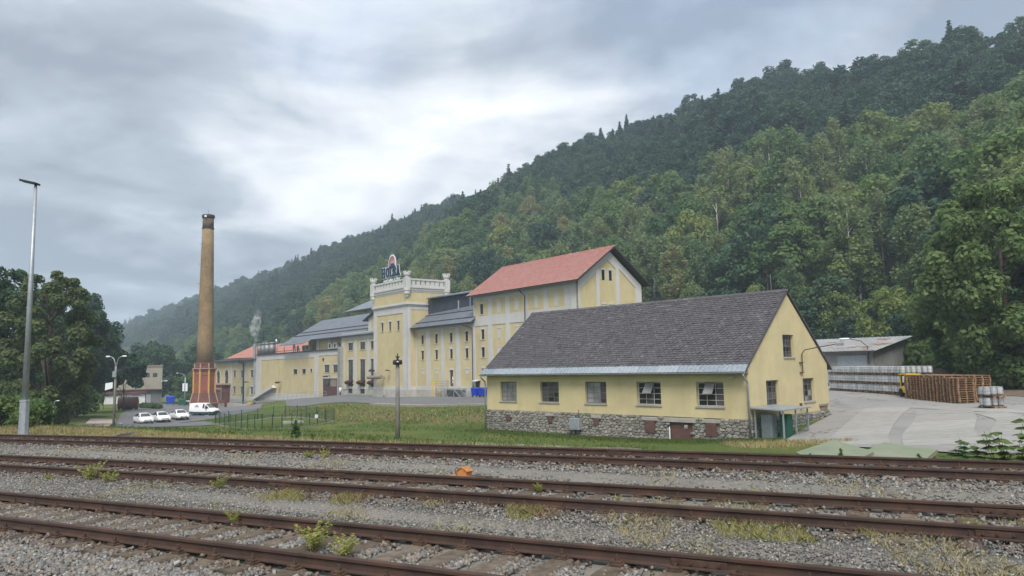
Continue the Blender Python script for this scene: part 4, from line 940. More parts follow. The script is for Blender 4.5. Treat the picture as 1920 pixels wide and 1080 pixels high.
def lay_stones():
    rs = random.Random(2); ps_ = []
    lint = [(-6.95, -5.83, -1.27, -1.08), (-5.42, -3.3, -1.3, -1.06), (-2.85, -1.75, -1.26, -1.07)]
    for cell in rubble(-HL, -.01, -2.85, PT - .005, .31, .165, 1, HOLE + lint): ps_.append((stone_shape(cell, rs), 0, cell))
    for cell in rubble(.02, HWD - .02, -2.3, PT - .005, .31, .165, 7, []): ps_.append((stone_shape(cell, rs), 1, cell))
    def size(c): return (max(p[0] for p in c) - min(p[0] for p in c)) * (max(p[1] for p in c) - min(p[1] for p in c))
    def shown(e): return size(e[2]) * (1 + max(p[0] for p in e[2]) * .01) * (0 if (sum(p[1] for p in e[2]) / len(e[2])) < -2.55 else 1)
    ps_.sort(key=shown, reverse=True); rest = MB()
    for i, ((rg, d), side, cell) in enumerate(ps_):
        if side: rg = [[(-v[1] , v[0], v[2]) for v in r] for r in rg]
        if i < 300: MB().rings(rg).build('stone', m['stone'], plinth)
        else: rest.rings(rg)
    tag(sub(rest, 'small_stones', m['stone'], plinth), kind='stuff')
lay_stones()
for i, h in enumerate(HOLE):
    bb = MB(); x0, x1, z0, z1 = h; y = -.05 if i != 4 else .10
    n = 1 if i < 3 else 2
    for k in range(n): xa = x0 + (x1 - x0) * k / n; xb = x0 + (x1 - x0) * (k + 1) / n; bb.box(xa + .006, xb - .006, y - .035, y + .02, z0, z1)
    if i >= 3:
        for zq in (z0 + (z1 - z0) * .2, z0 + (z1 - z0) * .8): bb.box(x0 + .03, x1 - .03 if i == 4 else x0 + .3, y - .05, y - .034, zq - .025, zq + .025)
    o = part(bb, 'cellar_door' if i == 4 else 'cellar_hatch', m['maroon'], house, label='maroon double cellar door' if i == 4 else None)
    if i == 4: sub(MB().box(-4.12, -3.9, y - .045, y - .036, -1.62, -1.45), 'notice', m['plate'], o)
for x0, x1, z0, z1 in ((-6.95, -5.83, -1.265, -1.08), (-5.42, -3.3, -1.295, -1.06), (-2.85, -1.75, -1.255, -1.07), (-10.85, -10.05, -1.27, -1.13), (-14.85, -14.05, -1.27, -1.13)):
    part(MB().cbox(x0, x1, -.085, .04, z0, z1, .012), 'lintel', m['concrete'], house)
# roof: rafters plane, eave flashing, slates
EO = .50                                              # eave overhang
sl_ = (RZ - WT) / (HWD / 2); sln = math.hypot(1, sl_); ca, sa = 1 / sln, sl_ / sln
RX0, RX1 = -HL - .12, .10
def rp(x, t, n=0.0): return (x, -EO + t * ca - n * sa, WT - EO * sl_ + .12 + t * sa + n * ca)     # t up the slope, n off it
RL = (HWD / 2 + EO) * sln
b = MB(); b.plate([rp(RX0, 0), rp(RX1, 0), rp(RX1, RL), rp(RX0, RL)], (0, sa * .09, -ca * .09))
b.plate([(RX0, HWD + EO, WT - EO * sl_ + .12), (RX0, HWD / 2 + .002, RZ + .12), (RX1, HWD / 2 + .002, RZ + .12), (RX1, HWD + EO, WT - EO * sl_ + .12)], (0, 0, -.09))
roof = part(b, 'roof', m['shingle'], house)
FT = .62
nfl = 15
fl_me = None
for i in range(nfl):
    xa, xb = RX0 - .02 + (RX1 - RX0 + .04) * i / nfl, RX0 - .02 + (RX1 - RX0 + .04) * (i + 1) / nfl; bb = MB()
    bb.plate([rp(xa + .012, -.02, .012), rp(xb - .006, -.02, .012), rp(xb - .006 - .05, FT, .02), rp(xa + .012 - .05, FT, .02)], (0, -sa * .006, ca * .006))
    nr = 5
    for k in range(1, nr):
        xr = xa + (xb - xa) * k / nr; bb.plate([rp(xr - .012, -.02, .018), rp(xr + .012, -.02, .018), rp(xr + .012 - .05, FT - .02, .026), rp(xr - .012 - .05, FT - .02, .026)], (0, -sa * .02, ca * .02))
    bb.plate([rp(xa - .012, -.02, .018), rp(xa + .02, -.02, .018), rp(xa + .02 - .05, FT, .026), rp(xa - .012 - .05, FT, .026)], (0, -sa * .03, ca * .03))
    sub(bb, 'flashing_panel', m['flashing'], roof)
EXPO, SW = .205, .305
def slate_pts(x, t, w, lift, rs):
    a = rp(x + .012, t - .05, .046 + lift); bq = rp(x + w * .5, t - .085, .05 + lift); c = rp(x + w - .012, t - .05, .046 + lift + rs.uniform(-.01, .014)); d = rp(x + w - .006, t + EXPO, .014); e = rp(x + .006, t + EXPO, .014)
    return [a, bq, c, d, e]
def lay_slates():
    rs = random.Random(8); rest = MB(); pieces = []
    rows = int((RL - FT + .04) / EXPO)
    for j in range(rows):
        t = FT + .03 + j * EXPO; x = RX0 + (0 if j % 2 else SW / 2) - SW * .5
        while x < RX1 - .02:
            xa = max(x, RX0 - .01); xb = min(x + SW, RX1 + .01)
            if xb - xa > .06: pieces.append((xa, t, xb - xa, max(0, rs.gauss(0, .011))))
            x += SW
    pieces.sort(key=lambda p: -p[0] + p[1] * .12)
    for i, (x, t, w, l) in enumerate(pieces):
        pts = slate_pts(x, t, w, l, rs)
        if i < 300: sub(MB().plate(pts, (0, sa * .008, -ca * .008)), 'slate', m['shingle'], roof)
        else: rest.plate(pts, (0, sa * .008, -ca * .008))
    tag(sub(rest, 'slates', m['shingle'], roof), kind='stuff')
    cap = MB(); x = RX0
    while x < RX1 - .05:
        xb = min(x + .42, RX1 + .03); z = RZ + .12
        for sgn in (-1, 1): cap.plate([(x, HWD / 2, z + .075 + rs.uniform(0, .008)), (xb + .04, HWD / 2, z + .06), (xb + .04, HWD / 2 + sgn * .16, z - .16 * sl_ + .06), (x, HWD / 2 + sgn * .16, z - .16 * sl_ + .07)], (0, 0, .012))
        x = xb
    sub(cap, 'ridge_cap', m['shingle'], roof)
lay_slates()
b = MB(); zg = WT - EO * sl_ + .06
rg = []
for i in range(2):
    x = RX0 - .03 if i == 0 else RX1 + .02
    rg.append([(x, -EO - .075 + .075 * math.cos(a) , zg + .02 - .075 * math.sin(a)) for a in [math.pi * k / 8 for k in range(9)]] + [(x, -EO - .075 - .067 * math.cos(a) * -1, zg + .02 - .067 * math.sin(a)) for a in [math.pi * k / 8 for k in range(8, -1, -1)]])
b.rings(rg, True, False); part(b, 'gutter', m['zinc'], house, True)
part(MB().box(RX0 + .1, RX1 - .08, -EO + .06, .0, WT - .40, WT - .32), 'eave_board', m['timber'], house)
for xd in (.03, -HL - .03):
    downpipe(house, [(xd, -EO - .06, zg - .05), (xd, -EO - .04, zg - .18), (xd, -.16, zg - .5), (xd, -.13, zg - .7), (xd, -.13, -2.6)], .055, 'zinc')
part(MB().cbox(-12.44, -11.62, -.42, -.09, -2.04, -1.32, .03).box(-12.38, -11.68, -.43, -.421, -1.97, -1.39), 'meter_cabinet', m['galv'], house).location.z += 0
part(MB().tube([(-12.2, -.1, -2.04), (-12.2, -.1, -2.7)], .02, 6).tube([(-11.9, -.05, -1.32), (-11.9, -.05, -.8)], .015, 6), 'cable', m['dark'], house)
for y_, x_ in ((HWD / 2, -16.8), (HWD / 2, -.9)): part(MB().tube([(x_, y_, RZ + .1), (x_, y_, RZ + 1.15)], .012, 5), 'lightning_rod', m['galv'], house)
part(MB().cbox(-.95, -.78, -.18, -.02, 1.2, 1.28, .01).tube([(-.86, -.1, 1.24), (-.98, -.3, 1.2)], .035, 8), 'camera', m['whiteframe'], house)
# lamp on the gable: bent rusty pipe
lp = MB(); lp.tube([(.12, 6.35, 1.35), (.12, 6.35, 2.45), (.2, 6.55, 2.68), (.6, 7.3, 2.82), (1.1, 8.1, 2.95), (1.35, 8.5, 3.0)], .03, 6)
for z in (1.36, 1.95): lp.box(0, .13, 6.15, 6.55, z - .02, z + .02)
o = part(lp, 'wall_lamp', m['fasten'], house); sub(MB().cbox(1.25, 1.6, 8.35, 8.95, 2.96, 3.1, .04), 'lamp_head', m['galv'], o); sub(MB().cbox(1.28, 1.56, 8.4, 8.9, 2.90, 2.955, .02), 'lamp_cover', m['lamp_glass'], o)
part(MB().cbox(.0, .12, 8.55, 9.75, -.72, -.60, .02).box(.02, .05, 8.7, 9.6, -.95, -.72), 'wall_shelf', m['timber'], house)
part(MB().cbox(.0, .08, 5.9, 6.12, -.75, -.42, .01), 'letter_box', m['brown'], house)
b = MB()
b.box(-.02, .10, .2, HWD - .1, -3.0, -1.9)
# canopy cage at the gable
cg = thing('mesh_shelter', 'flat-roofed mesh shelter with green locker at the corner of the slate-roofed house', 'shelter', HP + Vector((0, 0, .55)), H_ROT)
def cpart(mb, n, mt, lab=None):
    o = mb.build(n, mt, cg, False, (0, 0, 2.0))
    return o
_cx0, _cx1, _cy0, _cy1 = .2, 1.75, .15, 3.0
cpart(MB().plate([(_cx0 - .15, _cy0 - .25, -.42), (_cx1 + .15, _cy0 - .25, -.50), (_cx1 + .15, _cy1 + .2, -.50), (_cx0 - .15, _cy1 + .2, -.42)], (0, 0, .07)), 'roof', m['galv'])
for x, y in ((_cx0, _cy0), (_cx1, _cy0), (_cx1, (_cy0 + _cy1) / 2), (_cx1, _cy1), (_cx0, _cy1)): cpart(MB().box(x - .035, x + .035, y - .035, y + .035, -2.15, -.46), 'post', m['galv'])
for y in (_cy0, _cy1): cpart(MB().box(_cx0, _cx1, y - .006, y + .006, -2.0, -.6), 'mesh_panel', m['meshfence'])
cpart(MB().box(_cx1 - .006, _cx1 + .006, _cy0, _cy1, -2.0, -1.0), 'mesh_panel', m['meshfence'])
cpart(MB().cbox(_cx0 + .15, _cx0 + .75, _cy0 + .3, _cy0 + .9, -2.0, -.72, .03), 'locker', m['galv']); cpart(MB().cbox(_cx0 + .9, _cx0 + 1.35, _cy0 + .9, _cy0 + 1.5, -2.0, -.75, .03), 'locker', m['green_bin'])

# ------------------------------------------------------------------ brewery (front coordinates: X right along the front, Y into the building)
def bldg(name, label, z0, cat='building'):
    return thing(name, label, cat, (FO.x, FO.y, z0), F_ROT)
def panel(root, x0, x1, z0, z1, holes, y=0.0, rec=.07, win=None):
    """recessed yellow panel with its own openings"""
    b = MB(); b.holes(x0, x1, z0, z1, holes, y + rec, .18)
    return part(b, 'panel', m['yellow'], root)
def frame_wall(root, x0, x1, z0, z1, panels, y=0.0, rec=.07): return part(MB().holes(x0, x1, z0, z1, panels, y, rec), 'wall', m['white'], root)
def blind(root, x0, x1, z0, z1, y): 
    part(MB().box(x0, x1, y - .03, y + .01, z0, z1), 'blind_window', m['white'], root)
    n = 5; w = .06; top = [(x0 - w + (x1 - x0 + 2 * w) * i / n, z1 + .16 + .06 * math.sin(math.pi * i / n)) for i in range(n + 1)]
    part(MB().plate([(x0 - w, y - .07, z1 + .002), (x1 + w, y - .07, z1 + .002)] + [(a, y - .07, c) for a, c in reversed(top)], (0, .08, 0)), 'hood', m['white'], root)

# red-roofed malt house
red = bldg('red_roofed_building', 'tall cream and yellow brewery building with a red tiled gable roof', -2.3)
RXL, RD = 22.5, 11.45
PX = [(.28, 3.57), (4.53, 7.7), (8.61, 11.8), (12.71, 15.93), (16.76, 19.96)]
frame_wall(red, 0, RXL, -2.6, 12.5, [(a, c, 9.42, 11.76) for a, c in PX] + [(a, c, -.72, 8.06) for a, c in PX])
for i, (a, c) in enumerate(PX):
    mid = (a + c) / 2 + (.07 if i == 0 else 0); w = .41
    ups = [(mid - w, mid + w, 9.72, 11.2)] if i == 0 else []
    panel(red, a, c, 9.42, 11.76, ups)
    lows = [(2.2 - .38, 2.2 + .38, 6.09, 7.5), (2.2 - .38, 2.2 + .38, 3.52, 4.92), (2.2 - .38, 2.2 + .38, 1.0, 1.9)] if i == 0 else []
    panel(red, a, c, -.72, 8.06, lows)
    for h in ups + lows: window(red, h[0], h[1], h[2], h[3], .19, 2, 3, 'glass', 'frame', .05, .04, panes=False); surround(red, *h, .07)
    if i:
        blind(red, mid - .41, mid + .41, 9.66, 11.18, .07)
        for z0, z1 in ((6.09, 7.45), (3.52, 4.88), (1.0, 1.85)): blind(red, mid - .38, mid + .38, z0, z1, .07)
part(MB().box(0, RXL, -.06, .0, -2.6, -1.25), 'plinth', m['plinth'], red)
pk = 16.55
b = MB(); b.plate([(RXL, 0, -2.6), (RXL, RD, -2.6), (RXL, RD, 12.45), (RXL, RD / 2, pk), (RXL, 0, 12.45)], (-.3, 0, 0)); b.plate([(0, .31, -2.6), (0, RD, -2.6), (0, RD, 12.45), (0, RD / 2, pk), (0, .31, 12.45)], (.3, 0, 0)); b.box(.3, RXL - .3, RD - .3, RD, -2.6, 12.45)
part(b, 'gable_wall', m['yellow'], red)
def strip(pts): return part(MB().plate([(RXL, a, z) for a, z in pts], (.08, 0, 0)), 'gable_band', m['white'], red)
rk = (pk - 12.45) / (RD / 2)
def rz_(y): return 12.45 + rk * min(y, RD - y)
strip([(0, -2.6), (.35, -2.6), (.35, rz_(.35)), (0, rz_(0))]); strip([(RD - 1.1, -2.6), (RD, -2.6), (RD, rz_(RD)), (RD - 1.1, rz_(RD - 1.1))])
strip([(3.1, -2.6), (3.72, -2.6), (3.72, rz_(3.72)), (3.1, rz_(3.1))]); strip([(6.72, -2.6), (7.35, -2.6), (7.35, rz_(7.35)), (6.72, rz_(6.72))])
strip([(.352, rz_(.352) - 1.15), (3.098, rz_(3.098) - 1.0), (3.098, rz_(3.098)), (.352, rz_(.352))]); strip([(7.352, rz_(7.352) - 1.0), (RD - 1.102, rz_(RD - 1.102) - 1.15), (RD - 1.102, rz_(RD - 1.102)), (7.352, rz_(7.352))])
strip([(3.722, 14.40), (5.22, 15.45), (6.718, 14.40), (6.718, rz_(6.718)), (RD / 2, pk), (3.722, rz_(3.722))])
def side_window(root, X, y0, y1, z0, z1, blindw=False):
    bb = MB(); w = .1
    if blindw: part(MB().box(X, X + .03, y0, y1, z0, z1), 'blind_window', m['white'], root)
    else:
        o = part(MB().box(X - .02, X + .012, y0, y1, z0, z1), 'window', m['frame'], root)
        sub(MB().box(X + .0121, X + .018, y0 + .06, (y0 + y1) / 2 - .03, z0 + .06, z1 - .06), 'pane', m['glass'], o); sub(MB().box(X + .0121, X + .018, (y0 + y1) / 2 + .03, y1 - .06, z0 + .06, z1 - .06), 'pane', m['glass'], o)
        bb.box(X, X + .06, y0 - w, y0, z0, z1); bb.box(X, X + .06, y1, y1 + w, z0, z1)
    bb.box(X, X + .08, y0 - w - .03, y1 + w + .03, z1 + .001, z1 + .22); part(bb, 'window_surround', m['white'], root)
side_window(red, RXL, 4.15, 4.7, 12.8, 14.1); side_window(red, RXL, 5.45, 6.0, 12.8, 14.1)
for z in (8.3, 5.8): side_window(red, RXL, 4.2, 4.8, z, z + 1.4, True); side_window(red, RXL, 5.5, 6.1, z, z + 1.4, True)
# roof with tile courses
def tiled_roof(root, x0, x1, y_e, z_e, y_r, z_r, mat, courses, name='roof', y_b=None):
    L = math.hypot(y_r - y_e, z_r - z_e); dy, dz = (y_r - y_e) / L, (z_r - z_e) / L; ny, nz = -dz, dy
    b = MB()
    b.plate([(x0, y_e, z_e), (x1, y_e, z_e), (x1, y_r, z_r), (x0, y_r, z_r)], (0, -ny * .16, -nz * .16))
    if y_b is not None: b.plate([(x0, y_b, z_e), (x0, y_r + .002, z_r), (x1, y_r + .002, z_r), (x1, y_b, z_e)], (0, 0, -.16))
    o = part(b, name, m['soffit'], root); c = MB()
    for k in range(courses):
        t0, t1 = L * k / courses - .02, L * (k + 1) / courses
        c.plate([(x0 - .02, y_e + dy * t0 + ny * .06, z_e + dz * t0 + nz * .06), (x1 + .02, y_e + dy * t0 + ny * .06, z_e + dz * t0 + nz * .06), (x1 + .02, y_e + dy * t1 + ny * .012, z_e + dz * t1 + nz * .012), (x0 - .02, y_e + dy * t1 + ny * .012, z_e + dz * t1 + nz * .012)], (0, -ny * .01, -nz * .01))
    sub(c, 'tile_courses', m[mat], o); c2 = MB()
    c2.tube([(x0 - .03, y_r, z_r + .05), (x1 + .03, y_r, z_r + .05)], .09, 8); sub(c2, 'ridge_cap', m[mat], o)
    return o
tiled_roof(red, -.55, RXL + .95, -.95, 12.50, RD / 2, 17.15, 'redroof', 26, y_b=RD + .95)
part(MB().box(-.5, RXL + .9, -1.06, -.95, 12.32, 12.44), 'gutter', m['soffit'], red)
downpipe(red, [(11.95, -1.0, 12.3), (12.05, -.6, 11.9), (12.15, -.12, 11.6), (12.15, -.1, -2.2)])
o = part(MB().box(.35, 1.25, -.03, .05, -2.1, .1), 'side_door', m['dark'], red); part(MB().plate([(.15, 0, .22), (1.5, 0, .22), (1.5, -.7, .05), (.15, -.7, .05)], (0, 0, .08)), 'door_canopy', m['white'], red)

# wing between tower and malt house
wing = bldg('brewery_wing', 'yellow four-bay brewery wing with grey sheet roof between tower and red roof', -2.5)
WPX = [(-16.4, -13.4), (-12.25, -8.98), (-8.0, -4.84), (-3.78, -.56)]
frame_wall(wing, -16.85, -.002, -1.3, 9.2, [(a, c, -.74, 8.07) for a, c in WPX])
part(MB().box(-16.8, -.002, -.07, .3, -2.9, -1.3), 'plinth', m['plinth'], wing)
for i, (a, c) in enumerate(WPX):
    mid = (-14.6, -10.37, -6.14, -1.92)[i]
    hs = [(mid - .37, mid + .37, 5.98, 7.43), (mid - .37, mid + .37, 3.48, 4.92)]
    dr = [(-6.64, -5.68, -.74, 1.74)] if i == 2 else []
    panel(wing, a, c, -.74, 8.07, hs + dr)
    for h in hs: window(wing, h[0], h[1], h[2], h[3], .19, 2, 3, 'glass', 'frame', .05, .04, panes=False); surround(wing, *h, .07)
    if dr:
        o = part(MB().box(-6.64, -5.68, .17, .25, -1.0, 1.74), 'door', m['brown'], wing); sub(MB().box(-6.1, -5.85, .155, .169, .2, .75).box(-6.1, -5.85, .155, .169, -.2, .05), 'door_pane', m['lamp_glass'], o); surround(wing, -6.64, -5.68, -.74, 1.74, .07, sill=False)
    else: blind(wing, mid - .4, mid + .4, 1.15, 1.85, .07)
part(MB().box(-16.6, -.01, .4, 12, -2.5, 8.9), 'body', m['yellow'], wing)
ys, zs = -1.0, 8.72; yt, zt = 4.4, 12.31
def zr(y): return zs + (y - ys) * (zt - zs) / (yt - ys)
b = MB(); b.plate([(-16.75, ys, zs), (.5, ys, zs), (.5, -.05, zr(-.05)), (-.01, -.05, zr(-.05)), (-.01, yt, zt), (-16.75, yt, zt)], (0, 0, -.14))
ro = part(b, 'roof', m['greyroof'], wing)
sm = MB()
for k in range(1, 22): x = -16.7 + k * .78; sm.plate([(x - .015, ys, zs), (x + .015, ys, zs), (x + .015, min(yt, 4.3), zr(4.3)), (x - .015, 4.3, zr(4.3))], (0, 0, .035))
sub(sm, 'standing_seam', m['greyroof'], ro); sub(MB().box(-16.7, .4, ys + 1.0, ys + 1.06, zr(ys + 1.0) + .02, zr(ys + 1.0) + .16), 'snow_guard', m['gutter'], ro); sub(MB().box(-16.7, -.02, ys + 2.9, ys + 2.96, zr(ys + 2.9) + .02, zr(ys + 2.9) + .16), 'snow_guard', m['gutter'], ro)
part(MB().box(-16.7, .45, ys - .1, ys, zs - .16, zs - .04), 'gutter', m['gutter'], wing)
b = MB(); b.plate([(-16.78, 2.5, 10.9), (-.02, 3.9, 11.8), (-.02, 3.9, 13.75), (-16.78, 2.5, 13.7)], (0, .2, 0))
cl = part(b, 'clerestory', m['darkclad'], wing); sm = MB()
for k in range(1, 34):
    t = k / 34; x = -16 + t * 15.98; y = 2.5 + 1.4 * t; sm.box(x - .02, x + .02, y - .035, y + .02, 10.95 + .9 * t, 13.6)
sub(sm, 'cladding_rib', m['darkclad'], cl)
part(MB().plate([(-16.3, 1.9, 13.55), (-.01, 3.2, 13.65), (-.01, 10, 14.9), (-15.9, 9, 14.9)], (0, 0, .18)), 'clerestory_roof', m['greyroof'], wing)
part(MB().tube([(-7.2, 2.2, 11), (-7.2, 2.2, 12.6)], .12, 8).tube([(-5.0, 2.9, 11), (-5.0, 2.9, 13.4)], .07, 8), 'roof_vent', m['zinc'], wing)
downpipe(wing, [(-1.7, -1.02, 8.5), (-1.4, -.95, 8.3), (-.5, -.25, 7.9), (-.28, -.1, 7.6), (-.28, -.1, -2.2)])
part(MB().box(-16.8, -.0, -.12, -.05, 8.35, 8.55), 'cornice', m['white'], wing)

# tower with battlemented parapet
tower = bldg('brewery_tower', 'square yellow and white brewery tower with battlemented parapet and pinnacles', -2.75)
TX0, TX1, TY0, TY1 = -28.6, -16.8, -1.5, 6.2
PN = (-27.4, -18.25, -.8, 11.3)
b = MB(); b.holes(TX0, TX1, -1.3, 12.4, [PN], TY0, .08)
b.box(TX0 + .002, TX1 - .12, TY0 + .3, TY1, -1.3, 12.4)
b.plate([(TX1, TY0, -1.3), (TX1, TY0 + .66, -1.3), (TX1, TY0 + .66, 11.8), (TX1, TY1, 11.8), (TX1, TY1, 12.4), (TX1, TY0, 12.4)], (-.1, 0, 0)); b.quad((TX0, TY0, -1.3), (TX0, TY0, 12.4), (TX0, TY1, 12.4), (TX0, TY1, -1.3))
part(b, 'wall', m['white'], tower)
part(MB().box(TX1 - .119, TX1 - .06, TY0 + .6, TY1, -.8, 11.85), 'side_panel', m['yellow'], tower)
part(MB().box(TX1 - .119, TX1 - .03, TY0 + .661, TY1, -1.3, -.8), 'side_band', m['white'], tower)
TW = [(-25.45, 8.52), (-22.7, 8.52), (-19.85, 8.52)]
hs = [(x - .4, x + .4, z, z + 1.55) for x, z in TW]
panel(tower, *PN, hs, TY0, .08)
for h in hs: window(tower, *h, TY0 + .2, 2, 3, 'glass_mid', 'frame', .05, .05, panes=False); surround(tower, *h, TY0 + .08, .1, True)
part(MB().box(TX0 - .08, TX1 + .08, TY0 - .08, TY1, -3.1, -1.3), 'plinth', m['plinth'], tower)
part(MB().box(TX0 - .12, TX1 + .12, TY0 - .12, TY1, 12.4, 12.62).box(TX0 - .28, TX1 + .28, TY0 - .28, TY1 + .1, 12.62, 12.80).box(TX0 - .16, TX1 + .16, TY0 - .16, TY1, 12.80, 12.97), 'cornice', m['white'], tower)
part(MB().box(TX0, TX1, TY0, TY1, 12.97, 14.70), 'frieze', m['yellow'], tower)
b = MB(); b.box(TX0 - .05, TX1 + .05, TY0 - .05, TY1 + .05, 14.70, 14.86); b.box(TX0 - .08, TX1 + .08, TY0 - .08, TY1 + .05, 14.86, 15.36)
for k in range(46): x = TX0 + .2 + k * .25; b.box(x - .06, x + .06, TY0 - .2, TY0 - .08, 15.0, 15.36)
for k in range(30): y = TY0 + .2 + k * .25; b.box(TX1 + .08, TX1 + .2, y - .06, y + .06, 15.0, 15.36)
part(b, 'dentil_band', m['white'], tower)
par = part(MB().box(TX0 - .28, TX1 + .28, TY0 - .28, TY1 + .28, 15.36, 15.62), 'parapet_ledge', m['white'], tower)
b = MB(); t = .28
for z0, z1 in ((15.62, 15.85), (16.66, 16.95)):
    e = .06 if z0 > 16 else 0
    b.box(TX0 - .1 - e, TX1 + .1 + e, TY0 - .1 - e, TY0 - .1 + t + e, z0, z1); b.box(TX1 + .1 - t - e, TX1 + .1 + e, TY0 - .1 + t + e + .002, TY1 + .1 - e, z0, z1); b.box(TX0 - .1 - e, TX0 - .1 + t + e, TY0 - .1 + t + e + .002, TY1 + .1, z0, z1); b.box(TX0 - .1 + t, TX1 + .1 - t, TY1 - .18, TY1 + .1, z0, z1)
part(b, 'parapet', m['white'], tower)
nb = 10
for k in range(nb):
    c = TX0 + .75 + (TX1 - TX0 - 1.5) * (k + .5) / nb; w = (TX1 - TX0 - 1.5) / nb * .37; part(MB().box(c - w, c + w, TY0 - .06, TY0 + .16, 15.85, 16.66).box(c + w, c + w + .22, TY0 - .0, TY0 + .14, 15.85, 15.98), 'baluster', m['white'], tower)
for k in range(7):
    c = TY0 + .75 + (TY1 - TY0 - 1.3) * (k + .5) / 7; w = (TY1 - TY0 - 1.5) / 7 * .37; part(MB().box(TX1 - .16, TX1 + .06, c - w, c + w, 15.85, 16.66), 'baluster', m['white'], tower)
part(MB().box(TX0 + .3, TX1 - .3, TY0 + .3, TY1 - .2, 15.3, 15.65), 'deck', m['greyroof'], tower)
for x, y in ((TX0, TY0), (TX1, TY0), (TX1, TY1), (TX0, TY1)):
    o = part(MB().lathe([(.05, 13.65), (.28, 13.9), (.34, 14.25), (.52, 14.35), (.52, 14.75), (.62, 14.9), (.62, 15.36)], 8, (x, y, 0), math.pi / 8).box(x - .45, x + .45, y - .45, y + .45, 15.36, 17.05), 'pinnacle', m['white'], tower)
    c = MB(); c.lathe([(.42, 17.05), (.42, 17.22), (.50, 17.3), (.60, 17.52), (.60, 17.85), (.50, 17.86)], 12, (x, y, 0))
    for k in range(6): a = k * math.pi / 3; c.box(x + .5 * math.cos(a) - .12, x + .5 * math.cos(a) + .12, y + .5 * math.sin(a) - .12, y + .5 * math.sin(a) + .12, 17.84, 18.12)
    sub(c, 'pinnacle_cap', m['white'], o)
part(MB().cbox(-24.9, -24.2, TY0 - .22, TY0 - .1, -2.35, -1.65, .02).cbox(-20.3, -19.8, TY0 - .2, TY0 - .1, -2.4, -1.7, .02), 'utility_box', m['plinth'], tower)
br = part(MB().tube([(-28.9, TY0 - .9, .72), (-24.0, TY0 - .9, .78)], .32, 10).box(-27.4, -27.25, TY0 - .7, TY0, .65, .85).box(-24.8, -24.65, TY0 - .7, TY0, .65, .85), 'barrel_beam', m['timber'], tower)
sub(MB().tube([(-27.6, TY0 - .9, 1.05), (-27.6, TY0 - .9, 1.75)], .05, 6).lathe([(.55, 1.7), (.5, 1.95), (.25, 2.15), (.05, 2.2)], 12, (-27.6, TY0 - .9, 0)), 'lantern', m['dark'], br)
part(MB().tube([(-22.6, TY0, 1.75), (-22.4, TY0 - .5, 1.9)], .05, 6).cbox(-22.7, -22.0, TY0 - .95, TY0 - .5, 1.8, 1.98, .04), 'floodlight', m['gutter'], tower)

# sign on the tower
SY = TY0 + .75
sign = bldg('rooftop_sign', 'navy HOLBA letter sign with white outline and sunburst emblem on the tower roof', 15.65, 'sign')
fr_ = MB()
for x in (-27.2, -24.7, -22.2, -19.8): fr_.tube([(x, SY + .25, 15.65), (x, SY + .25, 19.2)], .05, 6); fr_.tube([(x, SY + .25, 18.9), (x, SY + 2.4, 15.65)], .04, 6)
for z in (16.9, 18.0, 19.0): fr_.tube([(-27.4, SY + .25, z), (-19.4, SY + .25, z)], .04, 6)
fr_.tube([(-19.5, SY + .25, 19.6), (-18.4, SY + .2, 17.2)], .04, 6)
part(fr_, 'frame', m['dark'], sign)
def text(body, x, z, size, mat, y, off=0.0, ext=.04, name='lettering', sx=1.0, shear=0.0, root=None):
    cu = bpy.data.curves.new(name, 'FONT'); cu.body = body; cu.size = size; cu.extrude = ext; cu.offset = off; cu.align_x = 'CENTER'; cu.shear = shear; cu.space_character = 1.08
    cu.materials.append(mat); to = bpy.data.objects.new(name, cu); link(to); me = bpy.data.meshes.new_from_object(to.evaluated_get(bpy.context.evaluated_depsgraph_get())); bpy.data.objects.remove(to); o = obj(name, me); r = root or sign; o.parent = r
    o.location = (x, y, z - r.location.z); o.rotation_euler = (math.pi / 2, 0, 0); o.scale = (sx, 1, 1); return o
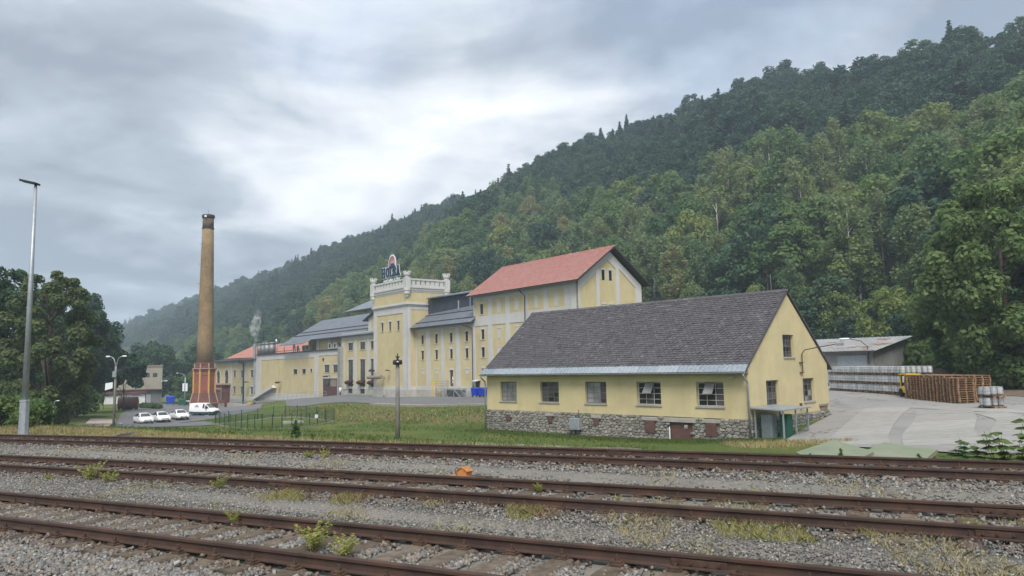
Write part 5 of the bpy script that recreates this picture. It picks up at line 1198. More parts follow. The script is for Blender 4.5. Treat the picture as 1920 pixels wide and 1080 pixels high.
def slab_letters():
    """slab-serif capitals H O L B A: stems and thick serifs as one mesh per letter"""
    def seg(mb, pts, d, y): mb.plate([(x, y, z) for x, z in pts], (0, d, 0))
    H, w, s = 1.75, .34, .26
    def parts(ch):
        P = []
        if ch == 'H': P = [[(.08, 0), (.08 + w, 0), (.08 + w, H), (.08, H)], [(.80, 0), (.80 + w, 0), (.80 + w, H), (.80, H)], [(.40, .72), (.82, .72), (.82, 1.0), (.40, 1.0)]] + [[(x, z), (x + .5, z), (x + .5, z + s), (x, z + s)] for x in (0, .72) for z in (0, H - s)]
        if ch == 'O':
            n = 20; 
            for i in range(n):
                a, c = 2 * math.pi * i / n, 2 * math.pi * (i + 1) / n
                P.append([(.66 + .62 * math.cos(a), H / 2 + .9 * math.sin(a)), (.66 + .62 * math.cos(c), H / 2 + .9 * math.sin(c)), (.66 + .26 * math.cos(c), H / 2 + .56 * math.sin(c)), (.66 + .26 * math.cos(a), H / 2 + .56 * math.sin(a))])
        if ch == 'L': P = [[(.12, 0), (.12 + w, 0), (.12 + w, H), (.12, H)], [(0, 0), (1.02, 0), (1.02, s), (0, s)], [(0, H - s), (.6, H - s), (.6, H), (0, H)], [(.82, s), (1.02, s), (1.02, .58), (.88, .58)]]
        if ch == 'B':
            P = [[(.10, 0), (.10 + w, 0), (.10 + w, H), (.10, H)], [(0, 0), (.5, 0), (.5, s), (0, s)], [(0, H - s), (.5, H - s), (.5, H), (0, H)]]
            for cz, r in ((.47, .47), (1.32, .43)):
                n = 8
                for i in range(n):
                    a, c = -math.pi / 2 + math.pi * i / n, -math.pi / 2 + math.pi * (i + 1) / n
                    P.append([(.5 + .55 * math.cos(a), cz + r * math.sin(a)), (.5 + .55 * math.cos(c), cz + r * math.sin(c)), (.5 + .24 * math.cos(c), cz + .2 * math.sin(c)), (.5 + .24 * math.cos(a), cz + .2 * math.sin(a))])
        if ch == 'A': P = [[(.10, 0), (.42, 0), (.78, H), (.46, H)], [(.78, 0), (1.16, 0), (.82, H), (.46, H)], [(.34, .48), (.94, .48), (.94, .72), (.34, .72)], [(-.04, 0), (.52, 0), (.52, s), (-.04, s)], [(.68, 0), (1.3, 0), (1.3, s), (.68, s)]]
        return P
    x = -26.95; z0 = 17.95
    for ch, adv in zip('HOLBA', (1.36, 1.40, 1.16, 1.16, 1.35)):
        mb = MB(); wb = MB()
        for P in parts(ch):
            cx = sum(p[0] for p in P) / len(P); cz = sum(p[1] for p in P) / len(P)
            seg(mb, [(x + a, z0 + c) for a, c in P], .10, SY)
            d = .12; q = []
            for a, c in P: l = math.hypot(a - cx, c - cz); q.append((x + cx + (a - cx) * (1 + d / l) + (0 if abs(a - cx) < .01 else math.copysign(.035, a - cx)), z0 + cz + (c - cz) * (1 + d / l) + math.copysign(.035, c - cz)))
            seg(wb, q, .06, SY + .12)
        o = part(mb, 'letter', m['signblue'], sign); sub(wb, 'letter_outline', m['signwhite'], o); x += adv
slab_letters()
text('ryzí pivo z hor', -23.5, 17.12, .86, m['signwhite'], SY + .05, .004, .03, 'slogan', 1.1, .2)
def arch(r, h, n=16): return [(-r, 0)] + [(-r * math.cos(math.pi * i / n), h - r * 1.15 + r * 1.15 * math.sin(math.pi * i / n)) for i in range(n + 1)] + [(r, 0)]
ex, ez = -23.45, 19.35
em = part(MB().plate([(ex + a, SY + .12, ez + c) for a, c in arch(1.32, 2.45)], (0, .08, 0)), 'emblem', m['signwhite'], sign)
sub(MB().plate([(ex + a, SY + .09, ez + c) for a, c in arch(1.14, 2.25)], (0, .025, 0)), 'emblem_field', m['signpink'], em)
rb = MB()
for k in range(9):
    a = RAD(62 + k * 15); c = RAD(62 + k * 15 + 6.5); o_ = (.15, .85); 
    R1 = lambda q: (o_[0] + 1.30 * math.cos(q), o_[1] + 1.30 * math.sin(q))
    p1, p2 = R1(a), R1(c); cl_ = lambda p: (max(-1.1, min(1.1, p[0])), min(p[1], 2.1))
    rb.plate([(ex + o_[0] + .5 * math.cos(a), SY + .07, ez + o_[1] + .5 * math.sin(a)), (ex + cl_(p1)[0], SY + .07, ez + cl_(p1)[1]), (ex + cl_(p2)[0], SY + .07, ez + cl_(p2)[1])], (0, .018, 0))
sub(rb, 'emblem_ray', m['signblue'], em)
sub(MB().plate([(ex + a, SY + .05, ez + c) for a, c in [(-1.12, .05), (1.12, .05), (1.12, .45), (.75, .72), (.45, 1.0), (.2, .80), (-.05, .95), (-.6, .55), (-1.12, .4)]], (0, .03, 0)), 'emblem_mountain', m['signblue'], em)

# hall with tall windows, left of the tower
hall = bldg('brew_hall', 'yellow brew hall with tall dark windows and a long grey roof left of the tower', -3.0)
HPX = [(-43.6, -39.3), (-38.4, -34.1), (-33.3, -30.2)]
frame_wall(hall, -44.9, TX0 + .002, -1.42, 9.1, [(a, c, -1.0, 7.85) for a, c in HPX])
part(MB().holes(-44.9, TX0 + .002, -3.4, -1.42, [(-41.95, -39.95, -2.3, -1.42), (-37.0, -34.9, -2.3, -1.42)], -.05, .25), 'plinth', m['plinth'], hall)
for i, (a, c) in enumerate(HPX):
    mid = (-40.95, -35.95, -31.9)[i]; w = 1.03 if i < 2 else .8
    hs = [(mid - w, mid + w, 5.8, 7.2), (mid - w, mid + w, .05, 4.0), (mid - w, mid + w, -1.0, -.55)]
    panel(hall, a, c, -1.0, 7.85, hs)
    window(hall, *hs[0], .2, 2, 2, 'glass', 'frame', .07, .05, panes=False); surround(hall, *hs[0], .07, .16)
    window(hall, *hs[1], .2, 2, 6, ['tallglass', 'glass'], 'frame', .07, .05); surround(hall, *hs[1], .07, .16, sill=False)
    if i < 2: window(hall, mid - w, mid + w, -2.3, -.55, .24, 2, 2, 'tallglass', 'frame', .07, .05)
    mb = MB(); n = 10
    mb.rings([[(mid + sx * (w + .35 - .25 * abs(math.cos(t_))), .1 - .75 * abs(math.sin(t_)), -.28 + .42 * math.cos(t_)) for t_ in [math.pi * 2 * k / n for k in range(n)]] for sx in (-1, -.6, .6, 1)])
    part(mb, 'awning', m['maroon'], hall, True)
part(MB().box(-59, TX0 + .05, .9, 16, -3.2, 8.9), 'body', m['yellow'], hall)
part(MB().holes(-59, -44.9, 5.8, 9.0, [(-57.4, -53), (-52, -46)] and [(-57.4, -52.6, 5.9, 8.4), (-51.6, -45.6, 5.9, 8.4)], .82, .07), 'upper_wall', m['white'], hall)
part(MB().box(-72, -59.0, 4.5, 14, 5.0, 9.0), 'back_wall', m['yellow'], hall)
ey, ezz, ry, rzz = -.55, 8.62, 8.0, 13.6
def hz_(y): return ezz + (y - ey) * (rzz - ezz) / (ry - ey)
b = MB(); b.plate([(-73, -1.9, hz_(-1.9)), (-59.4, -1.9, hz_(-1.9)), (-58.6, ey, ezz), (TX0 - .3, ey, ezz), (TX0 - .3, ry, rzz), (-72.4, ry, rzz)], (0, 0, -.16))
b.plate([(-73, 17, 8.3), (-72.4, ry + .002, rzz), (TX0, ry + .002, rzz), (TX0, 17, 8.3)], (0, 0, -.16))
ro = part(b, 'roof', m['greyroof'], hall); sm = MB()
for k in range(58):
    x = -72.6 + k * .78; y0 = -1.85 if x < -59.5 else ey + .02
    if x < TX0 - .4: sm.plate([(x - .015, y0, hz_(y0)), (x + .015, y0, hz_(y0)), (x + .015, ry, rzz), (x - .015, ry, rzz)], (0, 0, .035))
sub(sm, 'standing_seam', m['greyroof'], ro)
for y in (1.2, 2.6): sub(MB().box(-72, TX0 - .5, y, y + .05, hz_(y) + .03, hz_(y) + .2), 'snow_guard', m['gutter'], ro)
part(MB().box(-58.6, TX0 - .3, ey - .1, ey, ezz - .16, ezz - .04), 'gutter', m['gutter'], hall)
downpipe(hall, [(-49.5, -.6, 8.4), (-46.5, -.2, 7.9), (-45.2, -.1, 7.2), (-45.2, -.1, -2.9)])
# narrow bay with its own pent roof against the tower
part(MB().holes(-33.6, TX0 + .01, 9.1, 12.2, [(-32.6, -29.6, 9.6, 11.6)], .02, .07).box(-33.59, TX0, .15, 6, 9.1, 11.2), 'bay_wall', m['white'], hall); part(MB().box(-32.6, -29.6, .08, .14, 9.6, 11.6), 'panel', m['yellow'], hall)
part(MB().plate([(-35.0, -.5, 10.9), (TX0, -.5, 13.1), (TX0, 6, 13.1), (-35.0, 6, 10.9)], (0, 0, .2)), 'bay_roof', m['darkclad'], hall)
part(MB().tube([(-38, 3.5, 10.5), (-38, 3.5, 12.4)], .22, 10).lathe([(.35, 0), (.35, .3), (.1, .45)], 10, (-38, 3.5, 12.4)), 'roof_vent', m['zinc'], hall)

# flat-roofed store
flat = bldg('flat_roofed_store', 'long flat-roofed yellow brewery building with brown gate and white corner bands', -4.0)
part(MB().holes(-93.2, -44.902, -5.2, 6.1, [(-90, -57.9, -2.9, 4.85), (-56, -45.6, -3.6, 5.1)], 0, .07), 'wall', m['white'], flat)
hs1 = [(-69.45, -67.2, 1.45, 2.5), (-64.5, -62.5, 1.48, 2.5), (-60.15, -59.1, 1.85, 2.48)]
panel(flat, -90, -57.9, -2.9, 4.85, hs1)
hs2 = [(-52.9, -50.5, 1.72, 3.2), (-48.75, -46.55, 1.72, 3.2), (-53.8, -46.85, -3.6, .48)]
panel(flat, -56, -45.6, -3.6, 5.1, hs2)
for h in hs1 + hs2[:2]: window(flat, *h, .2, 2, 1, 'glass', 'frame', .09, .07, panes=False); surround(flat, *h, .07, .18, h in hs2, .04)
o = part(MB().box(-53.8, -46.85, .15, .24, -3.6, .48), 'gate', m['brown'], flat); sub(MB().box(-53.2, -50.6, .13, .149, -1.0, .3), 'gate_pane', m['tallglass'], o); sub(MB().box(-50.2, -47.4, .13, .149, -1.1, .3), 'gate_panel', m['timber'], o)
surround(flat, -53.8, -46.85, -3.6, .48, .07, .25, False, .04, False)
part(MB().box(-93.3, -44.8, -.25, 15, 6.1, 6.28), 'roof', m['gutter'], flat); part(MB().box(-93.1, -45, .35, 14.8, -5.2, 6.1), 'body', m['yellow'], flat)
part(MB().box(-93.25, -44.9, -.08, -.01, -6.6, -4.3), 'plinth', m['plinth'], flat)
dk = part(MB().box(-45.35, -44.35, -.5, -.02, -3.0, 6.6).box(-44.3, -44.0, -.3, -.02, -3.0, 6.6), 'duct', m['concrete'], flat)
lad = MB()
for k in range(18): lad.box(-45.3, -44.4, -.58, -.52, -2.4 + k * .5, -2.36 + k * .5)
lad.box(-45.36, -45.28, -.6, -.5, -2.9, 6.8).box(-44.42, -44.34, -.6, -.5, -2.9, 6.8); part(lad, 'ladder', m['galv'], flat)
part(MB().plate([(-93.0, -.9, -4.7), (-80.2, -.9, -1.75), (-79.2, -.9, -1.65), (-80.2, -.9, -1.1), (-93.0, -.9, -3.9)], (0, .8, 0)), 'covered_stair', m['white'], flat)
part(MB().tube([(-94, -.18, -7), (-94, -.18, 8.2)], .32, 12).tube([(-94, -.18, 8.2), (-94, -.18, 9.0)], .40, 12), 'flue', m['zinc'], flat)
for x in (-76.4, -50.2): part(MB().tube([(x, 0, -.35 if x < -60 else .95), (x + .3, -.6, -.2 if x < -60 else 1.05)], .06, 6).cbox(x - .6, x + .3, -1.3, -.5, -.6 if x < -60 else .75, -.2 if x < -60 else 1.05, .06), 'floodlight', m['gutter'], flat)
part(MB().cbox(-53.7, -53.2, -.1, .06, 4.1, 4.6, .03), 'vent_grille', m['gutter'], flat)
# rooftop plant, each its own thing
for i, (x, w) in enumerate(((-98.3, .62), (-95.9, .62), (-92.8, .85), (-89.5, .85))):
    tag(MB().tube([(0, 0, 0), (0, 0, 2.55)], w, 14).tube([(0, 0, 2.55), (0, 0, 2.9)], [w * 1.15, w * 1.0], 14).build('steel_flue', m['steel'], None, True, fw(x, 2.5) + Vector((0, 0, 6.28))), ('leftmost steel flue on the flat roof, beside the steam plume', 'second steel flue from the left on the flat roof', 'third steel flue from the left on the flat roof', 'rightmost of the four steel flues on the flat roof')[i], 'flue', 'steel flues on the flat roof')
for i, (x, z, r, lb) in enumerate(((-82.6, 2.9, .55, 'round white aerial dish on a mast above the steel flues'), (-71.6, 1.25, .7, 'white satellite dish on the flat roof, left of its pair'), (-69.3, .75, .7, 'white satellite dish on the flat roof, right of its pair'))):
    o = thing('satellite_dish', lb, 'satellite dish', fw(x, 1.2) + Vector((0, 0, 6.28)), F_ROT); MB().tube([(0, 0, 0), (0, 0, z)], .06, 6).build('mast', m['galv'], o, loc=(0, .15, 0))
    MB().rings([[(r * f * math.cos(a), -.2 * (1 - f * f) * -1 - .25, z + r * f * math.sin(a)) for a in [2 * math.pi * k / 14 for k in range(14)]] for f in (1.0, .6, .15)]).build('dish', m['signwhite'], o, True)
for i, (x, lb) in enumerate(((-64.0, 'white cooling unit on the flat roof beside the satellite dishes'), (-62.0, 'white cooling unit next to the grey wall on the flat roof'), (-50.6, 'white cooling unit on the flat roof above the brown gate, left one'), (-48.2, 'white cooling unit on the flat roof above the brown gate, right one'))):
    o = thing('cooling_unit', lb, 'cooling unit', fw(x, .35) + Vector((0, 0, 6.28)), F_ROT); MB().cbox(-.75, .75, -.3, .35, .1, 1.25, .05).build('casing', m['whiteframe'], o); MB().lathe([(.45, 0), (.45, .03), (.1, .04)], 16).build('fan_grille', m['gutter'], o).matrix_local = Matrix.Translation((.15, -.3, .68)) @ Matrix.Rotation(math.pi / 2, 4, 'X')
    MB().box(-.6, -.5, -.25, .3, 0, .1).box(.5, .6, -.25, .3, 0, .1).build('foot', m['galv'], o)

# two-storey end building
two = bldg('two_storey_office', 'two-storey yellow brewery building with arched windows behind the chimney foot', -7.4)
TPX = [(-127.6, -113.6), (-112.3, -102.4), (-101.2, -94.0)]
part(MB().holes(-128.2, -93.21, -4.8, 5.15, [(a, c, -4.2, 4.35) for a, c in TPX], 0, .07), 'wall', m['white'], two)
part(MB().box(-128.2, -93.21, -.05, .3, -8.2, -4.8), 'plinth', m['plinth'], two)
WN = [[(-125.4, -122.7, -.95, 1.4), (-118.1, -115.2, -.95, 1.4)], [(-110.95, -109.0, .65, 2.6), (-105.0, -103.05, .65, 2.6), (-110.9, -108.9, -3.5, -1.55), (-105.0, -103.0, -3.5, -1.55)], [(-97.6, -95.55, .7, 2.6), (-97.6, -95.6, -3.5, -1.55)]]
for (a, c), hs in zip(TPX, WN):
    panel(two, a, c, -4.2, 4.35, hs)
    for h in hs:
        if h[0] < -114:
            window(two, *h, .2, 2, 3, 'glass_mid', 'frame', .1, .08, panes=False); mx, rr = (h[0] + h[1]) / 2, (h[1] - h[0]) / 2; n = 10
            part(MB().plate([(mx + rr * math.cos(math.pi * k / n), .05, 1.4 + rr * math.sin(math.pi * k / n)) for k in range(n + 1)], (0, .04, 0)), 'arch_pane', m['glass_mid'], two)
            arcb = MB()
            for k in range(n):
                p, q = math.pi * k / n, math.pi * (k + 1) / n; arcb.plate([(mx + rr * math.cos(p), .01, 1.4 + rr * math.sin(p)), (mx + (rr + .45) * math.cos(p), .01, 1.4 + (rr + .45) * math.sin(p)), (mx + (rr + .45) * math.cos(q), .01, 1.4 + (rr + .45) * math.sin(q)), (mx + rr * math.cos(q), .01, 1.4 + rr * math.sin(q))], (0, .07, 0))
            arcb.box(h[0] - .45, h[0], .01, .08, -.95, 1.4).box(h[1], h[1] + .45, .01, .08, -.95, 1.4); part(arcb, 'arch_surround', m['white'], two)
        else: window(two, *h, .2, 2, 1, 'glass', 'whiteframe', .1, .08, panes=False); surround(two, *h, .07, .28, True, .05)
part(MB().plate([(-128.8, -1.0, 5.1), (-93.3, -1.0, 5.2), (-93.3, 9, 5.75), (-128.8, 9, 5.65)], (0, 0, .32)), 'roof', m['greyroof'], two); part(MB().box(-128.1, -93.3, .35, 8.6, -8, 5.1), 'body', m['yellow'], two)
part(MB().box(-128.8, -93.3, -1.14, -1.0, 4.95, 5.2), 'gutter', m['gutter'], two)
downpipe(two, [(-104.3, -1.0, 4.9), (-103.4, -.8, 4.6), (-102.2, -.2, 4.2), (-102.05, -.15, -7.3)], .2)
part(MB().box(-98.7, -96.4, -.09, -.03, -7.5, -5.5), 'basement_door', m['brown'], two)
part(MB().tube([(-98, 0, -.45), (-97.6, -.8, -.3)], .08, 6).cbox(-98.6, -97.2, -1.6, -.8, -.5, -.25, .06), 'floodlight', m['gutter'], two)
# brick stair annex
ann = bldg('brick_annex', 'small dark red brick annex with a brown door beside the chimney', -7.2); ann.scale = (1, .5, 1)
part(MB().holes(-127.2, -113.4, -5.2, -1.2, [(-119.3, -114.6, -5.2, -2.4)], -4, .2).box(-127.19, -113.41, -3.79, 0, -7.6, -1.2), 'wall', m['darkbrick'], ann)
part(MB().box(-127.9, -112.8, -4.5, -.02, -1.2, -.8), 'roof', m['capstone'], ann); part(MB().box(-119.3, -114.6, -3.95, -3.8, -5.2, -2.4), 'door', m['brown'], ann)
part(MB().box(-119.9, -119.3, -4.05, -3.95, -5.2, -2.0).box(-114.6, -114.1, -4.05, -3.95, -5.2, -2.0).box(-119.3, -114.6, -4.05, -3.95, -2.4, -2.0), 'door_frame', m['capstone'], ann)
part(MB().box(-121.5, -111.4, -6.4, -4.01, -5.75, -5.2), 'landing', m['darkbrick'], ann); part(MB().box(-126.5, -111.5, -6.3, -3.9, -7.9, -5.76), 'landing_wall', m['concrete'], ann)
for k in range(7): part(MB().box(-121.6 - (k + 1) * .75, -121.6 - k * .75, -6.4, -4.6, -5.75 - (k + 1) * .27, -5.45 - (k + 1) * .27), 'stair_step', m['capstone'], ann)
rl = MB()
for x in (-111.5, -113.2): rl.tube([(x, -6.2, -5.2), (x, -6.2, -3.2)], .06, 6)
rl.tube([(-111.5, -6.2, -3.2), (-113.2, -6.2, -3.2)], .06, 6).tube([(-111.5, -6.2, -4.2), (-113.2, -6.2, -4.2)], .05, 6); part(rl, 'railing', m['galv'], ann)

# roofs behind
rb_ = bldg('orange_roofed_building', 'low building with an orange-red hipped tile roof behind the steel flues', -6)
part(MB().box(-173, -95, 19, 30, -6, 6.8), 'wall', m['yellow'], rb_)
b = MB(); b.add([(-176, 17.5, 6.9), (-92, 17.5, 6.3), (-92, 31, 6.8), (-176, 31, 6.9), (-164, 23, 10.9), (-101, 23, 10.6)], [(0, 1, 5, 4), (1, 2, 5), (2, 3, 4, 5), (3, 0, 4), (0, 3, 2, 1)]); part(b, 'roof', m['redroof2'], rb_)
part(MB().box(-140, -138, 20.2, 20.5, 8.0, 8.8).box(-128, -127, 22.4, 23.2, 9, 11.9), 'roof_light', m['capstone'], rb_)
rr_ = MB()
for x in (-128, -122, -115): rr_.tube([(x, 17.9, 6.4), (x, 17.9, 9.2)], .09, 5)
rr_.tube([(-131, 17.9, 8.0), (-113, 17.9, 8.0)], .09, 5); part(rr_, 'roof_railing', m['brown'], rb_)
bk = bldg('back_building', 'yellow rear building whose grey hipped roof shows left of the tower top', -4)
part(MB().box(-84, -60, 24, 38, -3, 17.4), 'wall', m['yellow'], bk); part(MB().box(-84.1, -82.2, 23.8, 24.0, 10, 17.4).box(-80, -78.6, 23.8, 24.0, 10, 17.4), 'pilaster', m['white'], bk)
b = MB(); b.add([(-89, 21, 17.1), (-58, 21, 17.1), (-58, 41, 17.1), (-89, 41, 17.1), (-79, 31, 22.6), (-62, 31, 22.6)], [(0, 1, 5, 4), (1, 2, 5), (2, 3, 4, 5), (3, 0, 4), (0, 3, 2, 1)]); part(b, 'roof', m['greyroof'], bk)
part(MB().tube([(-71, 23, 17), (-71, 23, 20.2)], .5, 12).tube([(-71, 23, 20.0), (-71, 23, 20.6)], .75, 12), 'roof_vent', m['zinc'], bk)

# chimney
CH = Vector((-72.8, 174.4, -6.5))
ch = thing('brick_chimney', 'tall tapering yellow brick chimney on a red brick octagonal base', 'chimney', CH, RAD(22)); ch.scale = (.86, .86, 1)
def oct_(r, z): return [(r * math.cos(math.pi / 8 + k * math.pi / 4), r * math.sin(math.pi / 8 + k * math.pi / 4), z) for k in range(8)]
MB().rings([oct_(3.9, -.5), oct_(3.9, 1.55), oct_(3.8, 1.7), oct_(3.0, 4.0)]).build('foot', m['darkbrick'], ch)
MB().rings([oct_(2.95, 4.0), oct_(2.95, 9.15), oct_(3.15, 9.45), oct_(3.25, 9.5)]).build('base', m['redbrick'], ch)
MB().rings([oct_(3.35, 9.5), oct_(3.35, 9.75), oct_(2.75, 9.78), oct_(2.72, 10.6), oct_(2.82, 10.65), oct_(2.82, 10.95), oct_(2.3, 11.0)]).build('base_cornice', m['darkbrick'], ch)
MB().rings([oct_(3.42, 9.52), oct_(3.42, 9.7)]).build('band', m['capstone'], ch); MB().rings([oct_(3.96, 1.5), oct_(3.96, 1.7)]).build('band', m['capstone'], ch); MB().rings([oct_(3.02, 7.95), oct_(3.02, 8.1)]).build('band', m['darkbrick'], ch); MB().rings([oct_(3.02, 8.85), oct_(3.12, 9.05)]).build('band', m['darkbrick'], ch)
for k in range(8):
    a = math.pi / 8 + k * math.pi / 4; c = (2.93 * math.cos(a), 2.93 * math.sin(a)); q = MB()
    q.tube([(c[0], c[1], 4.0), (c[0], c[1], 9.0), (c[0] * 1.08, c[1] * 1.08, 9.5)], .27, 6); q.build('corner_pier', m['ybrick'], ch)
    MB().tube([(3.86 * math.cos(a), 3.86 * math.sin(a), 1.65), (3.05 * math.cos(a), 3.05 * math.sin(a), 4.05)], .16, 6).build('edge_stone', m['capstone'], ch)
    MB().tube([(2.74 * math.cos(a), 2.74 * math.sin(a), 9.8), (2.74 * math.cos(a), 2.74 * math.sin(a), 10.8)], .22, 6).build('pedestal_block', m['capstone'], ch)
TOP = 46.4
def cr_(z): return 2.22 - (2.22 - 1.42) * (z - 10.9) / (TOP - 10.9)
MB().lathe([(cr_(z), z) for z in (10.9, 16, 21, 26, 31, 36, 43.1)], 40).build('shaft', m['chimbrick'], ch, True)
MB().lathe([(cr_(43.1), 43.1), (cr_(45.6), 45.6)], 40).build('sooty_top', m['chimtop'], ch, True)
MB().lathe([(cr_(43) + .1, 42.95), (cr_(43) + .12, 43.25)], 40).build('iron_band', m['dark'], ch, True)
MB().lathe([(1.46, 45.5), (1.68, 45.7), (1.70, 46.3), (1.5, 46.42), (1.2, 46.42)], 40).build('cap', m['dark'], ch, True)
lad = MB(); la = RAD(186 - 22)
for k in range(84): z = 11.2 + k * .41; r = cr_(z) + .14; lad.tube([(r * math.cos(la - .1), r * math.sin(la - .1), z), ((r + .12) * math.cos(la), (r + .12) * math.sin(la), z), (r * math.cos(la + .1), r * math.sin(la + .1), z)], .035, 4)
lad.build('climbing_irons', m['dark'], ch)
rd = MB()
for z in (34.5, 39.5, 29.8, 24.5): r = cr_(z); rd.tube([(r * math.cos(la), r * math.sin(la), z), ((r + .85) * math.cos(la), (r + .85) * math.sin(la), z)], .04, 4)
rd.tube([(0, 0, TOP), (0, 0, TOP + 1.3)], .035, 5); rd.build('bracket', m['dark'], ch)
MB().cbox(-1.0, -.45, -1.95, -1.6, 45.6, 46.05, .05).build('aerial', m['signwhite'], ch)

# ------------------------------------------------------------------ roads, yard, paving
def w2(X, Y): p = fw(X, Y); return (p.x, p.y)
tag(drape('forecourt', [w2(30, -.5), w2(0, -.4), w2(-44, -.3), w2(-60, -.3), w2(-60, -6), w2(-48, -10), w2(-30, -16.5), w2(-12, -18), w2(2, -17), w2(21, -14.4), w2(34, -12)], m['asphalt'], .06, 2.0), 'dark asphalt forecourt in front of the brewery', kind='structure')
tag(drape('car_park', [(-38.8, 72), (-33.5, 84), (-41, 97), (-47, 104), (-44, 113), (-41, 120), (-44, 130), (-55, 156), (-66, 183), (-78, 200), (-92, 203), (-99, 196), (-84, 166), (-72, 140), (-62.5, 118), (-52.0, 97), (-45.2, 84)], m['asphalt'], .06, 2.0), 'asphalt road and car park below the chimney', kind='structure')
tag(drape('tan_path', [(-42.5, 71), (-39.3, 72), (-45.3, 84), (-51.5, 96), (-58.8, 110), (-62.6, 110), (-55.2, 95), (-48.5, 83)], m['pathtan'], .09, 2.0), 'tan paved strip beside the road at the left', kind='structure')
tag(drape('yard', [(13.4, 37.2), (13.6, 31.5), (15.0, 25.2), (19, 22.5), (27, 20.5), (38, 30), (41, 45), (38, 58), (36, 73), (36.5, 79), (26, 90), (10, 80), (8, 66), (19.9, 46.7), (15.6, 41.0)], m['yard'], .05, 1.5), 'wide pale concrete and asphalt brewery yard', kind='structure')
yard = bpy.data.objects['yard']
def lane(pts, w, n, name, off=0.0, par=yard):
    """row of slabs along a curved lane"""
    P = [Vector((x, y)) for x, y in pts]
    def at(t):
        k = min(int(t * (len(P) - 1)), len(P) - 2); f = t * (len(P) - 1) - k
        p0, p1, p2, p3 = P[max(k - 1, 0)], P[k], P[k + 1], P[min(k + 2, len(P) - 1)]
        return .5 * ((2 * p1) + (p2 - p0) * f + (2 * p0 - 5 * p1 + 4 * p2 - p3) * f * f + (3 * p1 - p0 - 3 * p2 + p3) * f ** 3)
    rs = random.Random(int(pts[0][0] * 10))
    for i in range(n):
        a, c = i / n + .0012, (i + 1) / n - .0012; ring = []
        L, Rr = [], []
        for q in range(5):
            t = a + (c - a) * q / 4; p = at(t); d = at(min(1, t + .01)) - at(max(0, t - .01)); d.normalize(); nn = Vector((-d.y, d.x)); L.append(p + nn * (w / 2 - .035)); Rr.append(p - nn * (w / 2 - .035))
        mb = MB(); tl = rs.uniform(0, .012)
        V = []
        for l_, r_ in zip(L, Rr): V += [(l_.x, l_.y, G(l_.x, l_.y) + .075 + tl), (r_.x, r_.y, G(r_.x, r_.y) + .075 + rs.uniform(0, .006) + tl)]
        fs = [(2 * q, 2 * q + 1, 2 * q + 3, 2 * q + 2) for q in range(4)]
        mb.add(V + [(v[0], v[1], v[2] - .06) for v in V], fs + [(0, 2, 12, 10), (2, 4, 14, 12), (4, 6, 16, 14), (6, 8, 18, 16), (1, 11, 13, 3), (3, 13, 15, 5), (5, 15, 17, 7), (7, 17, 19, 9), (0, 10, 11, 1), (8, 9, 19, 18)])
        mb.build(name, m['yardslab'], par)
lane([(14.2, 31.2), (16.6, 36.0), (20.2, 42.0), (23.6, 47.0)], 2.6, 6, 'slab')
lane([(16.4, 28.6), (19.0, 33.6), (22.6, 39.2), (25.0, 43.6)], 2.9, 5, 'slab')
lane([(18.2, 26.8), (20.8, 31.4), (24.0, 36.0), (25.6, 40.6)], 1.5, 8, 'slab')
for k in range(4): lane([(25.4 + k * 2.2, 46.2 - k * .9), (27.2 + k * 2.2, 38.5 - k * .7), (27.4 + k * 2.2, 32.0 - k * .4)], 2.1, 4, 'slab')
# old slabs by the far track, sunk in grass
pv = tag(MB().quad((-2, 31, -3), (-1, 31, -3), (-1, 32, -3), (-2, 32, -3)).build('slab_strip', m['oldslab']), 'patch of old concrete slabs sunk in the grass beside the far track', kind='structure')
def old_slabs():
    rs = random.Random(21); me = pv.data; bm = bmesh.new()
    bmesh.ops.create_grid(bm, x_segments=1, y_segments=1, size=.01); bm.to_mesh(me); bm.free(); pv.location = (0, 33, -1.8)
    for i in range(-6, 5):
        for j in range(0, 3):
            if rs.random() < .16 + .1 * j: continue
            t = Vector((.86, -.51)); n = Vector((.51, .86)); c = Vector((.1, 32.3)) + t * (i * 1.02) + n * (j * 1.42)
            w, h = .49 - rs.uniform(0, .05), .69 - rs.uniform(0, .06); a = rs.uniform(-.03, .03)
            q = [c + t * sx * w + n * (sy * h + a * sx) for sx, sy in ((-1, -1), (1, -1), (1, 1), (-1, 1))]
            l = rs.uniform(.03, .08); z = [G(p.x, p.y) + l + rs.uniform(-.02, .02) for p in q]
            o = MB().plate([(p.x, p.y, zz_ - .12) for p, zz_ in zip(q, z)], (0, 0, .12)).build('slab', m['oldslab'], pv); o.location = -pv.location
old_slabs()
# kerb in front of the forecourt
kb = MB()
P0 = [(30, -13), (21, -14.9), (12, -16.2), (2, -17.4)]
for a, c in zip(P0[:-1], P0[1:]):
    p, q = fw(*a), fw(*c); n = Vector((q.y - p.y, p.x - q.x, 0)).normalized() * .5
    z0, z1 = G(p.x, p.y), G(q.x, q.y); kb.plate([(p.x - n.x, p.y - n.y, z0 - .3), (q.x - n.x, q.y - n.y, z1 - .3), (q.x + n.x * 2, q.y + n.y * 2, z1 - .3), (p.x + n.x * 2, p.y + n.y * 2, z0 - .3)], (0, 0, .46))
tag(kb.build('concrete_kerb', m['oldslab']), 'pale concrete edge strip along the forecourt', kind='structure')
